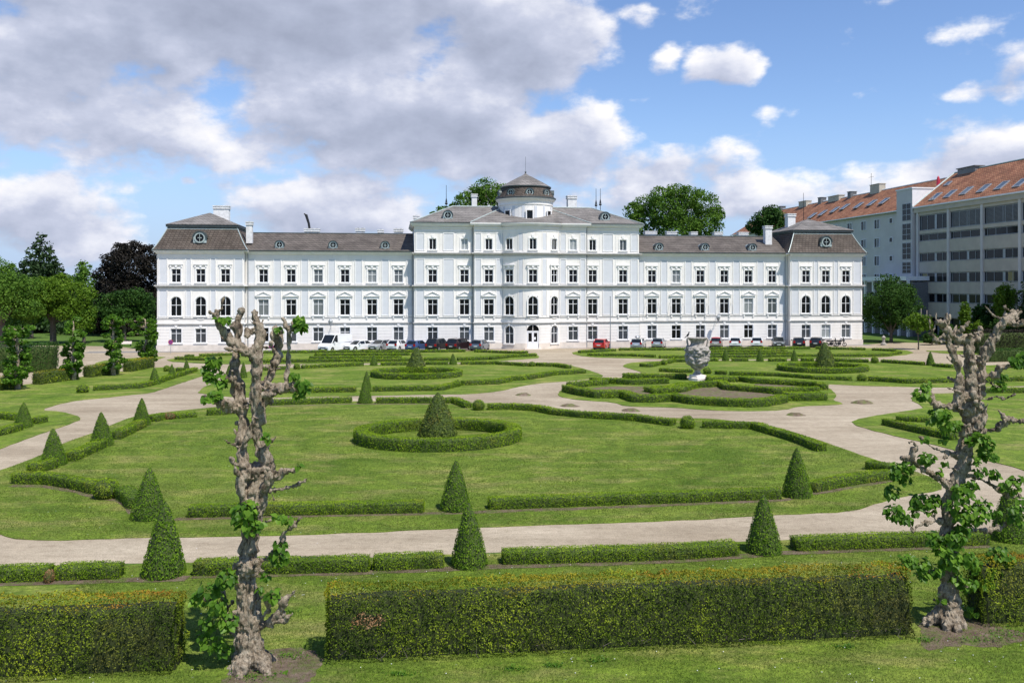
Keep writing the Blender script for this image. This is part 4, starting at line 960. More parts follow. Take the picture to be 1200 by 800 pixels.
def pavilion_roof(u0,u1,side):
    zb=E+.02; zt=17.0; inn=1.35; d=12.2; mb=MB()
    a0,a1,b0,b1=u0-.5,u1+.5,-.5,d+.3; n=5
    def q(t): # slightly concave mansard
        return inn*1.25*(t**.85), zb+(zt-zb)*t
    prev=None
    for k in range(n+1):
        i,z=q(k/n); ringp=[(a0+i,b0+i,z),(a1-i,b0+i,z),(a1-i,b1-i,z),(a0+i,b1-i,z)]
        if prev:
            for s in range(4): mb.add([prev[s],prev[(s+1)%4],ringp[(s+1)%4],ringp[s]],[(0,1,2,3)])
        prev=ringp
    o=mb.build('mansard_roof',M['roof_brown'],pal)
    i,_=q(1); c0,c1,e0,e1=a0+i-.28,a1-i+.28,b0+i-.28,b1-i+.28
    mb=MB(); mb.box(c0,c1,e0,e1,zt-.02,zt+.30); mb.box(c0+.2,c1-.2,e0+.2,e1-.2,zt-.2,zt-.02); mb.box(u0-.6,u1+.6,-.62,-.5,E-.04,E+.10); mb.build('flashing',M['lead'],o)
    mb=MB()
    for sx,x in ((1,a0),(-1,a1)):
        mb.tube([(x+sx*q(k/n)[0],b0+q(k/n)[0],q(k/n)[1]+.03) for k in range(n+1)],.07,6)
    mb.tube([(c0+.2,e0+.2,zt-.3),(c1-.2,e0+.2,zt-.3)],.10,6); mb.build('ridge_strip',M['lead_light'],o)
    mb=MB(); hip(mb,c0-.1,c1+.1,e0-.1,e1+.1,zt+.30,(c1-c0)/2+.1,(c1-c0)/2+.1,2.05); mb.build('upper_roof',M['roof_grey'],o)
    return o
pl=pavilion_roof(uL0,uL1,-1); pr=pavilion_roof(uR0,uR1,1)
# middle block
mb=MB(); o6=.6; hip(mb,uC0-o6,uC1+o6,vC-o6,12.6,EC+.02,6.3,6.3,2.85)
mb.add([(uC0-o6,vC-o6,EC-.05),(uC1+o6,vC-o6,EC-.05),(uC1+o6,vC-o6,EC+.02),(uC0-o6,vC-o6,EC+.02)],[(0,1,2,3)])
mid=mb.build('main_roof',M['roof_grey'],pal)
mb=MB(); hip(mb,uS0-o6,uS1+o6,vS-o6,12.6,EC+.03,6.3,6.3,3.12); mb.build('front_roof',M['roof_grey'],mid)
mb=MB(); mb.lathe([(Rb+.62,EC-.02),(Rb+.62,EC+.05),(Rb-2.9,EC+.75)],nseg,(ub,vb,0),0,-PI/2-a_e,-PI/2+a_e); mb.build('bay_roof',M['roof_grey'],mid)
mb=MB()
for s,u in ((-1,uS0-o6),(1,uS1+o6)):
    mb.tube([(u,vS-o6,EC+.06),(u-s*6.3,(vS-o6+12.6)/2,EC+.03+3.15)],.08,6)
for s,u in ((-1,uC0-o6),(1,uC1+o6)): mb.tube([(u,vC-o6,EC+.06),(u-s*6.3,(vC-o6+12.6)/2,EC+2.9)],.08,6)
mb.tube([(uC0+5.7,6,EC+2.92),(uC1-5.7,6,EC+2.92)],.10,6); mb.build('ridge_strip',M['lead_light'],mid)
# drum tower
vd=vS-1.75+7.1; Rd=4.0; tw=MB()
def dw(mbx):
    mbx.lathe([(Rd,17.6),(Rd,20.55),(Rd+.08,20.6),(Rd+.10,20.75),(Rd+.02,20.85),(Rd+.10,21.15),(Rd+.32,21.35),(Rd+.42,21.5),(Rd+.42,21.62),(Rd-.3,21.66)],48,(ub,vd,0))
dw(tw); drum=tw.build('tower_drum',M['wall'],pal,False)
dr=[]
for k in (-2,-1,0,1,2):
    a=k*R(47) ; x,y=ub+(Rd+.03)*math.sin(a),vd-(Rd+.03)*math.cos(a)
    f,_=window('d',x,y-.0,a,'glass'); f.parent=pal
    for c in f.children:
        if c.name.startswith(('pane',)): c.location=(0,-.12,0)
    f.location=(x+.13*math.sin(a),y-.13*math.cos(a),18.45)
    for s in (-1,1):
        b=a+s*R(23.5)*.55; mb=MB(); mb.lathe([(Rd-.01,18.2),(Rd+.03,18.2),(Rd+.03,20.4),(Rd-.01,20.4)],3,(ub,vd,0),0,-PI/2+b-.05,-PI/2+b+.05); mb.build('drum_panel',M['panel'],drum)
mb=MB(); mb.lathe([(4.42,21.6),(4.36,21.72),(4.0,22.3),(3.72,22.9),(3.62,23.25),(3.5,23.3)],48,(ub,vd,0)); tr=mb.build('tower_mansard',M['roof_brown'],pal,False)
mb=MB(); mb.lathe([(3.5,23.22),(3.78,23.24),(3.80,23.42),(3.5,23.44)],48,(ub,vd,0)); mb.lathe([(4.45,21.55),(4.52,21.6),(4.5,21.75),(4.3,21.78)],48,(ub,vd,0)); mb.build('flashing',M['lead'],tr)
mb=MB(); mb.lathe([(3.78,23.42),(3.0,23.9),(2.0,24.45),(1.0,24.98),(.35,25.3),(.12,25.5),(.01,25.6)],16,(ub,vd,0)); mb.build('tower_cap',M['roof_grey'],tr)
mb=MB(); mb.tube([(ub,vd,25.4),(ub,vd,28.0)],.02,5); mb.ball((ub,vd,25.7),.14); mb.build('finial',M['lead'],tr)
# round dormers
def dormer(parent,u,v,z,s=1.0,rz=0,back=1.2):
    mb=MB(); w=.72*s; n=14; h0=.55*s
    prof=[(-w,0),(w,0),(w,h0)]+[(w*math.cos(PI*k/n),h0+w*math.sin(PI*k/n)) for k in range(1,n)]+[(-w,h0)]
    mb.prism(prof,0,back*s+.3)
    o=mb.build('dormer',M['lead_light'],parent,loc=(u,v,z)); o.rotation_euler=(0,0,rz)
    mb=MB(); mb.prism([(.50*s*math.cos(2*PI*k/16),h0+.04+.50*s*math.sin(2*PI*k/16)) for k in range(16)],-.03,.02); mb.build('pane',M['glass'],o)
    mb=MB(); n=16
    for k in range(n):
        a,b=2*PI*k/n,2*PI*(k+1)/n; r0,r1=.46*s,.60*s
        mb.add([(r*math.cos(t),y,h0+.04+r*math.sin(t)) for y in (-.10,.0) for r,t in ((r0,a),(r1,a),(r1,b),(r0,b))],[(3,2,1,0),(0,1,5,4),(1,2,6,5),(2,3,7,6),(3,0,4,7)])
    mb.box(-.03,.03,-.07,-.03,h0-.42*s,h0+.5*s); mb.box(-.22*s,.22*s,-.07,-.03,h0-.02,h0+.08)
    mb.build('round_frame',M['lead_light'],o)
    mb=MB(); n=10
    for k in range(n):
        a,b=PI*k/n,PI*(k+1)/n; r0,r1=w-.02,w+.10*s
        mb.add([(r*math.cos(t),y,h0+r*math.sin(t)) for y in (-.18,back*s*.6) for r,t in ((r0,a),(r1,a),(r1,b),(r0,b))],[(3,2,1,0),(0,1,5,4),(1,2,6,5),(2,3,7,6),(3,0,4,7)])
    mb.build('dormer_roof',M['lead'],o)
    return o
slope=2.73/6.15
for px in (327.5,390.3,451.3): v=W+.35; dormer(rl,U(px,v),v,E+.02+slope*.9-.05,.84,0,1.6)
for px in (772.5,826.3,882): v=W+.35; dormer(rr,U(px,v),v,E+.02+slope*.9-.05,.84,0,1.6)
dormer(pl,U(234.7,.3),-.05,14.75,1.2,0,1.2); dormer(pr,U(966.9,.3),-.05,14.75,1.2,0,1.2)
sc_=2.85/6.7
for px in (524.8,709.3): v=vC+1.0; dormer(mid,U(px,v),v,EC+.02+sc_*1.55-.05,.95,0,1.6)
for k in (-2,-1,0,1,2):
    a=k*R(40); dormer(tr,ub+4.05*math.sin(a),vd-4.05*math.cos(a),21.85,.82,a,.9)
# chimneys
def chimney(parent,px,v,wpx,ytop,ybot,dep=1.0,flutes=True):
    u=U(px,v); D=(PAL.o+PAL.ex*u+PAL.ey*v).y; w=wpx*D/F; z0=PAL.z(px,ybot,v)-1.2; z1=PAL.z(px,ytop,v); mb=MB()
    mb.box(u-w/2,u+w/2,v,v+dep,z0,z1-.45); mb.box(u-w/2-.1,u+w/2+.1,v-.1,v+dep+.1,z1-.45,z1-.28); mb.box(u-w/2-.03,u+w/2+.03,v-.03,v+dep+.03,z1-.28,z1-.12); mb.box(u-w/2-.12,u+w/2+.12,v-.12,v+dep+.12,z1-.12,z1)
    o=mb.build('chimney',M['brick_white'],parent)
    mb=MB(); n=max(1,int(w/.6))
    for k in range(n): mb.box(u-w/2+(k+.5)*w/n-.15,u-w/2+(k+.5)*w/n+.15,v+dep*.3,v+dep*.7,z1,z1+.06)
    mb.build('flue',M['dark_metal'],o)
chimney(pl,259,7.0,17.5,241,258,1.2); chimney(rl,291.8,2.2,6.8,259.8,275,1.0)
for px,w,t in ((365.5,17,267.8),(422,10,267.4),(446,6,269),(467,10,268)): chimney(rl,px,W+6.2,w,t,274,.9)
chimney(rl,488,5.5,6,252.5,262,.9)
chimney(mid,556,7.5,6,227.3,243,1.0); chimney(mid,670.7,6.3,10.5,229.3,247,1.1)
for px,w,t in ((763,13,270.8),(787.5,11,271.2),(813.5,7,271.6),(842,9,271.8),(871.3,11,272)): chimney(rr,px,W+6.2,w,t,278,.9)
chimney(rr,900.9,3.6,8,264.5,279,.9); chimney(pr,927.8,6.5,9.3,250.3,264,1.1)
# masts
def mast(parent,px,v,ytop,ybot,ball=True):
    u=U(px,v); z0=PAL.z(px,ybot,v)-.8; z1=PAL.z(px,ytop,v); mb=MB(); mb.tube([(u,v,z0),(u,v,z1)],[.055,.03],5)
    if ball: mb.ball((u,v,z0+1.1),.22,sz=.8); mb.tube([(u,v,z0+1.3),(u,v,z0+1.9)],[.16,.05],6)
    mb.build('lightning_rod',M['dark_metal'],parent)
mast(mid,523,6.2,217,241); mast(mid,698.5,6.2,221,243); mast(mid,703.5,6.2,221,242); mast(pr,941.6,6.5,226,257,False)
u=U(361,W+6); z=PAL.z(361,268,W+6); mb=MB(); mb.tube([(u+.25,W+6.6,z-.6),(u+.05,W+6.6,z+.8),(u-.35,W+6.6,z+2.1)],[.17,.17,.2],8); mb.tube([(u-.3,W+6.6,z+2.0),(u-.62,W+6.6,z+2.25)],.12,6); mb.build('leaning_flue_pipe',M['dark_metal'],rl)
# small potted plants/bird silhouettes on ridge are left out; downpipes
for u,v in ((uL1+.35,W-.12),(uC0-.25,W-.12),(uS0-.2,vC-.12),(uS1+.2,vC-.12),(uC1+.3,W-.12),(uR0-.35,W-.12)):
    mb=MB(); mb.tube([(u,v,.1),(u,v,E-.3 if v>0 else EC-.4)],.07,6); mb.build('downpipe',M['grey_metal'],pal)
# wall lanterns
for px,py in ((388,378),(838,373)):
    u=U(px,W); z=PAL.z(px,py,W); la=empty('wall_lantern'); la.parent=pal; la.location=(u,W,z)
    mb=MB(); mb.tube([(0,0,-.5),(0,-.9,-.5),(0,-1.3,-.35)],.035,6); mb.tube([(0,0,-1.1),(0,-.8,-.5)],.025,6); mb.build('bracket',M['grey_metal'],la)
    mb=MB(); mb.lathe([(.10,-.4),(.30,.1),(.32,.3),(.10,.55),(.03,.75)],8,(0,-1.3,0)); mb.build('lantern_head',M['grey_metal'],la)
# window guards right wing
for px in (764.1,792.5,820.8,848.9):
    u=U(px,W); mb=MB()
    for s in (-1,1): mb.tube([(u+s*1.0,W-.05,6.4),(u+s*1.0,W-.55,5.9),(u+s*1.0,W-.6,4.7),(u+s*1.0,W-.05,4.6)],.028,4)
    mb.tube([(u-1,W-.6,4.7),(u+1,W-.6,4.7)],.028,4); mb.build('window_guard',M['alu'],pal)
# flagpole and no-stopping signs
u=U(715.2,-3); p=PAL.o+PAL.ex*u+PAL.ey*(-3); z=PAL.z(715.2,348,-3); mb=MB(); mb.tube([(0,0,0),(0,0,z)],[.07,.045],8); mb.ball((0,0,z+.05),.09); mb.tube([(0,0,0),(0,0,.25)],.13,8); tag(mb.build('flagpole',M['grey_metal'],None,loc=(p.x,p.y,0)),'thin bare grey flagpole standing before the palace right of the red car','flagpole')
M['sign_blue']=plain('sign_blue',(.05,.06,.32),.5,.05,2); M['sign_red']=plain('sign_red',(.5,.03,.06),.5,.05,2)
for px,py,lab in ((200,400.7,'round blue and red no-stopping sign on a pole before the left pavilion'),(317.8,405.7,'round blue and red no-stopping sign seen between the left gnarled tree stems')):
    v=-4.0; u=U(px,v); p=PAL.o+PAL.ex*u+PAL.ey*v; z=PAL.z(px,py,v); s=empty('road_sign',(p.x,p.y,0),0,lab,'road sign','no-stopping signs')
    mb=MB(); mb.tube([(0,0.03,0),(0,.03,z+.3)],.035,6); mb.build('post',M['grey_metal'],s)
    mb=MB(); mb.prism([(.31*math.cos(2*PI*k/20),z+.31*math.sin(2*PI*k/20)) for k in range(20)],-.02,0); mb.build('sign_disc',M['sign_blue'],s)
    mb=MB(); n=20
    for k in range(n):
        a,b=2*PI*k/n,2*PI*(k+1)/n; mb.add([(r*math.cos(t),-.024,z+r*math.sin(t)) for r,t in ((.25,a),(.32,a),(.32,b),(.25,b))],[(0,1,2,3)])
    for a in (PI/4,-PI/4):
        c,s_=math.cos(a),math.sin(a); mb.add([(x*c-y*s_,-.0245-.001*(a>0),z+x*s_+y*c) for x,y in ((-.26,-.035),(.26,-.035),(.26,.035),(-.26,.035))],[(0,1,2,3)])
    mb.build('red_marking',M['sign_red'],s)
# ================================================================ OFFICE BLOCK AND HOUSE AT THE RIGHT
UO=OFF.u
off=empty('office_block',(OFF.o.x,OFF.o.y,0),OFF.a,'beige concrete office block with ribbon windows and a red tiled roof at the right','building')
x0=UO(1076,0); pxs=[1112,1152.4,1196]; px_u=[UO(p,0) for p in pxs]; bay=(px_u[2]-px_u[0])/2; xs=[x0]+[px_u[0]+bay*k for k in range(8)]; x1=xs[-1]
EO=OFF.z(1095,240.5,0)
# rows measured at px 1095
def zr(y): return OFF.z(1095,y,0)
rows=[(zr(346.5),zr(343.4)) ]
tops=[250.9,273.3,296.0,319.7,344.0]; bots=[268.6,281.3,306.0,330.4,354.0]
fl=MB(); par=MB(); pil=MB()
pil_w=.55
rowz=[(zr(b),zr(t)) for t,b in zip(tops,bots)]
# wall behind
fl.box(x0,x1,.45,14,0,EO-.3); fl.build('wall',M['concrete'],off)
# parapet panels between rows
edges=[rowz[4][0]]
zz=[(rowz[0][1],EO-.25)]+[(rowz[i+1][1],rowz[i][0]) for i in range(4)]+[(rowz[4][0]-2.6,rowz[4][0])]
for a,b in zip(xs[:-1],xs[1:]):
    for z0,z1 in zz:
        mb=MB(); mb.box(a+pil_w/2,b-pil_w/2,-.05,.5,z0+.06,z1-.06); mb.build('parapet_panel',M['concrete'],off)
for x in xs:
    pil.box(x-pil_w/2,x+pil_w/2,-.22,.5,3.2,EO-.9)
pil.build('pillars',M['grey_render'],off)
mb=MB(); mb.box(x0-.8,x1,-.35,.6,EO-.95,EO-.1); mb.build('fascia',M['concrete'],off)
mb=MB(); mb.box(x0-.9,x1,-.62,-.3,EO-.12,EO+.12); mb.build('gutter',M['frame'],off)
# ribbon windows: one window object per bay per storey
def ribbon(w,h,kind):
    fr=MB(); n=[4,3,4][kind]; fr.box(-w/2,w/2,0,.10,0,.07); fr.box(-w/2,w/2,0,.10,h-.07,h)
    cuts=[-w/2,-w/2+w*.06,-w*.22,w*.03,w*.03+.5,w*.30,w/2-.06] if kind!=1 else [-w/2,-w/2+w*.08,-w*.17,w*.14,w/2-.06]
    for c in cuts: fr.box(c,c+.07,-.01,.11,.07,h-.07)
    return fr.mesh('window')
random.seed(5); CUR=plain('yellow_curtain',(.32,.27,.12),.8,.2,3)
for r_,(z0,z1) in enumerate(rowz):
    h=z1-z0; w=bay-pil_w; kind=1 if r_==1 else 0
    me=ribbon(w,h,kind); me.materials.append(M['alu'])
    pm=MB(); pm.add([(-w/2,.06,.02),(w/2,.06,.02),(w/2,.06,h-.02),(-w/2,.06,h-.02)],[(0,1,2,3)]); pme=pm.mesh('pane'); pme.materials.append(M['glass'])
    lv=MB(); k=0
    while k*.19<h-.2: lv.box(-w/2+w*.08,w/2-.1,.0,.04,.10+k*.19,.10+k*.19+.11); k+=1
    lme=lv.mesh('louvre'); lme.materials.append(M['louvre'])
    sp=MB(); sp.box(w*.03+.07,w*.03+.5,.01,.05,.08,h-.08); sme=sp.mesh('spandrel'); sme.materials.append(M['alu'])
    for i,(a,b) in enumerate(zip(xs[:-1],xs[1:])):
        c=(a+b)/2; ww=b-a-pil_w; f=link('window',me,None,off,(c,.14,z0)); f.scale=(ww/w,1,1); link('pane',pme,None,f)
        if r_==0 and i>0: link('louvre',lme,None,f)
        elif r_!=1: link('spandrel_panel',sme,None,f)
        if r_ in (2,3) and random.random()<.35:
            q=MB(); u0=random.choice([-w*.40,w*.17,-w*.2]); q.box(u0,u0+w*.16,.05,.055,.1,h-.1); q.build('curtain',CUR,f) if 'CUR' in globals() else None
# roof
ridge_v=7.6; ridge_z=EO+6.4
mb=MB(); mb.add([(x0-.9,-.55,EO+.1),(x1,-.55,EO+.1),(x1,ridge_v,ridge_z),(x0-.9,ridge_v,ridge_z),(x1,15.5,EO),(x0-.9,15.5,EO)],[(0,1,2,3),(3,2,4,5),(0,3,5)]); roofO=mb.build('roof',M['roof_red'],off)
mb=MB(); mb.tube([(x0-.9,-.55,EO+.16),(x0-.9,ridge_v,ridge_z+.06)],.16,6); mb.tube([(x0-.9,ridge_v,ridge_z+.05),(x1,ridge_v,ridge_z+.05)],.12,6); mb.build('ridge_strip',M['lead_light'],roofO)
sl=(ridge_z-EO-.1)/(ridge_v+.55); ang=math.atan(sl)
def skylight(parent,px,py,u=None,w=1.15,h=1.5,fr=None):
    # find v where the roof slope meets that direction
    best=None
    for k in range(80):
        v=-.5+k*.1; z=EO+.1+sl*(v+.55); zz_=fr.z(px,py,v)
        if best is None or abs(zz_-z)<best[0]: best=(abs(zz_-z),v,z)
    v,z=best[1],best[2]; u=fr.u(px,v)
    o=empty('skylight'); o.parent=parent; o.location=(u,v,z+.05); o.rotation_euler=(ang,0,0)
    mb=MB(); mb.box(-w/2,w/2,-h/2,h/2,0,.10); mb.build('pane',M['glass_sky'],o)
    mb=MB()
    for s in (-1,1): mb.box(s*w/2-.07,s*w/2+.07,-h/2-.07,h/2+.07,-.02,.14); mb.box(-w/2+.07,w/2-.07,s*h/2-.07,s*h/2+.07,-.02,.14)
    mb.build('frame',M['alu'],o)
M['glass_sky']=glass('skylight_glass',(.10,.14,.18),.1,.8)
for px,py in ((1096.5,231),(1113.5,227.8),(1132.5,224),(1153,221.5),(1174,217.8),(1196,214.6)): skylight(roofO,px,py,fr=OFF,w=1.5,h=2.0)
for x in (1111,1119): pass
skylight(roofO,1111,215.5,fr=OFF,w=1.2,h=1.0)
u=UO(1127,7.2); mb=MB(); mb.box(u-.6,u+4.2,6.8,8.4,ridge_z-1,ridge_z+.35); mb.box(u-.8,u+4.4,6.6,8.6,ridge_z+.35,ridge_z+.5); mb.build('chimney',M['louvre'],roofO)
# ground floor: dark glazing and pillars
mb=MB(); mb.box(x0,x1,.36,.44,.3,rowz[4][0]-2.7); mb.build('ground_glazing',M['glass'],off)
mb=MB()
for x in xs:
    for k in range(3): mb.box(x+bay*k/3-.12,x+bay*k/3+.12,.05,.5,0,rowz[4][0]-2.6)
mb.build('ground_pillars',M['grey_metal'],off)
# ---------------- stair tower + grey house
VH=.6
house=empty('apartment_house',(OFF.o.x,OFF.o.y,0),OFF.a,'blue-grey rendered house with a long red tiled roof and glazed stair tower','building')
h1=x0-.9; t0=UO(1053,-.2); hEnd=UO(856,VH)+2; EH=OFF.z(1045,248.6,VH)
mb=MB(); mb.box(hEnd,t0,VH,14,0,EH-.05); mb.build('wall',M['grey_render'],house)
mb=MB(); zt=OFF.z(1060,223,-.3); mb.box(t0,h1,-.6,10,0,zt); tw_=mb.build('stair_tower',M['grey_render'],house)
mb=MB(); mb.box(t0-.12,h1+.12,-.72,10.1,zt,zt+.25); mb.add([(h1+.02,-.58,zt-3.6),(h1+.02,9.9,zt-.1),(h1+.02,9.9,zt-.02),(h1+.02,-.58,zt-.02)],[(0,1,2,3)]); mb.build('tower_coping',M['frame'],tw_)
ta,tb=UO(1057.5,-.6),UO(1067.8,-.6)
for y0,y1 in ((238.5,259),(262,281.5),(284.5,304),(307,320.5)):
    z1=OFF.z(1062,y0,-.6); z0=OFF.z(1062,y1,-.6); mb=MB(); w=tb-ta
    for c in (0,w*.5-.05,w-.1): mb.box(c,c+.1,-.04,.04,0,z1-z0)
    for c in (0,(z1-z0)*.33,(z1-z0)*.66,z1-z0-.1): mb.box(.1,w-.1,-.035,.035,c,c+.08)
    f=mb.build('stair_window',M['alu'],house,loc=(ta,-.62,z0)); mb=MB(); mb.add([(0,.0,0),(w,.0,0),(w,.0,z1-z0),(0,.0,z1-z0)],[(0,1,2,3)]); mb.build('pane',M['glass'],f)
# house windows
wm=win_mesh(1.0,1.0); 
cols=[(1044.5,1.0,True),(1028,1.75,False),(1012.3,1.75,False),(996,1.75,False),(979,1.75,False)]
for yt,yb in ((257.5,268),(279.5,289.6),(300.3,311),(321,331)):
    for px,w,small in cols:
        if px<1000 and yt>290: continue
        u=UO(px,VH); z1=OFF.z(1028,yt,VH); z0=OFF.z(1028,yb,VH)
        if small: z0=z0+.75; z1=z1-.1
        mb=MB(); h=z1-z0
        mb.box(-w/2-.1,-w/2,-.1,.05,-.1,h+.1); mb.box(w/2,w/2+.1,-.1,.05,-.1,h+.1); mb.box(-w/2,w/2,-.1,.05,-.1,0); mb.box(-w/2,w/2,-.1,.05,h,h+.1)
        if not small: mb.box(-.05,.05,-.08,.03,0,h); mb.box(w*.25,w*.25+.06,-.08,.03,0,h)
        f=mb.build('window',M['frame'],house,loc=(u,VH-.02,z0)); mb=MB(); mb.add([(-w/2,0,0),(w/2,0,0),(w/2,0,h),(-w/2,0,h)],[(0,1,2,3)]); mb.build('pane',M['glass'],f)
rz_=EH+5.9
mb=MB(); mb.add([(hEnd-.4,VH-.6,EH),(h1,VH-.6,EH),(h1,ridge_v+.3,rz_),(hEnd+6,ridge_v+.3,rz_),(h1,16,EH),(hEnd-.4,16,EH)],[(0,1,2,3),(3,2,4,5),(0,3,5)]); rh=mb.build('roof',M['roof_red'],house)
mb=MB(); mb.box(hEnd-.4,t0,VH-.75,VH-.55,EH-.12,EH+.08); mb.tube([(hEnd+6,ridge_v+.3,rz_+.05),(h1,ridge_v+.3,rz_+.05)],.13,6); mb.build('gutter',M['frame'],rh)
slh=sl; EOs,sls=EO,sl; EO_,sl=EH-.1,(rz_-EH)/(ridge_v+.9)
EO=EH-.1; ang=math.atan(sl)
FH=OFF
for px,py in ((1036,236),(1021.5,238.2),(1006,241.2),(990,242.8),(978,246.2),(964,250),(952,253)): skylight(rh,px,py,fr=OFF,w=1.5,h=2.0)
EO=EOs
for px,w,t in ((1027,3.6,2.4),(997,1.4,1.6),(978.5,5.0,1.2),(962,1.4,1.7),(942,4.0,1.6),(915,1.5,1.4)):
    u=UO(px,ridge_v); mb=MB(); mb.box(u-w/2,u+w/2,ridge_v-.4,ridge_v+1.0,rz_-1,rz_+t*.55); mb.box(u-w/2-.1,u+w/2+.1,ridge_v-.5,ridge_v+1.1,rz_+t*.55,rz_+t*.55+.14); mb.build('chimney',M['louvre'] if w<3 else M['concrete'],rh)
u=UO(1021,ridge_v); mb=MB(); mb.tube([(u,ridge_v,rz_),(u,ridge_v,rz_+4)],.04,5); mb.tube([(u-1,ridge_v,rz_+3.2),(u+1,ridge_v,rz_+3.2)],.03,4); mb.build('aerial',M['dark_metal'],rh)
u=UO(1102.5,6); mb=MB(); mb.lathe([(.32,0),(.3,.9),(.2,1.5),(.02,1.8)],8,(0,0,0)); mb.build('red_vent_cowl',M['sign_red'],rh,loc=(u,5.5,rz_-1.6))
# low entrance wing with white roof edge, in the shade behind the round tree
ann=empty('entrance_annex',(OFF.o.x,OFF.o.y,0),OFF.a,'low shaded annex with a white roof edge and thin pillars behind the round tree','building')
a0,a1=UO(1004,-4),UO(1063,-4); za=OFF.z(1040,324,-4)
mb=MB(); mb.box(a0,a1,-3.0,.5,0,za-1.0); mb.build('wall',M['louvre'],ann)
mb=MB(); mb.box(a0,a1,-4.2,.55,za-.75,za); mb.build('roof_edge',M['frame'],ann)
mb=MB(); n=6
for k in range(n+1): x=a0+(a1-a0)*k/n; mb.box(x-.2,x+.2,-4.0,-3.6,0,za-.75)
mb.build('pillars',M['trim'],ann)
# ================================================================ VEHICLES
def paint(name,c,metal=.25,rough=.28): 
    m=plain(name,c,rough,.03,1,metal=metal,spec=.5,coat=.6); return m
CP={'white':paint('white_car_paint',(.78,.78,.78),0),'silver':paint('silver_car_paint',(.50,.51,.52),.5),'blue':paint('blue_car_paint',(.06,.11,.26),.3),'black':paint('black_car_paint',(.015,.015,.018),.1),
 'maroon':paint('black_red_car_paint',(.025,.012,.014),.1),'greyblue':paint('grey_blue_car_paint',(.13,.16,.20),.4),'red':paint('red_car_paint',(.55,.025,.02),0),'beige':paint('beige_car_paint',(.42,.38,.34),.4),'grey':paint('grey_car_paint',(.20,.21,.22),.5)}
M['tyre']=plain('tyre_rubber',(.018,.018,.018),.85,.2,4); M['rim']=plain('alloy_rim',(.42,.42,.43),.4,.1,4,metal=.6)
M['tail']=plain('red_tail_light',(.42,.012,.01),.2,.05,2); M['head']=plain('head_light_glass',(.70,.72,.74),.1,.05,2); M['plate']=plain('number_plate',(.75,.75,.72),.5,.05,2); M['rubber']=plain('black_plastic',(.025,.025,.025),.6,.1,3)
M['redtop']=plain('red_fabric_roof',(.42,.04,.05),.6,.1,3)
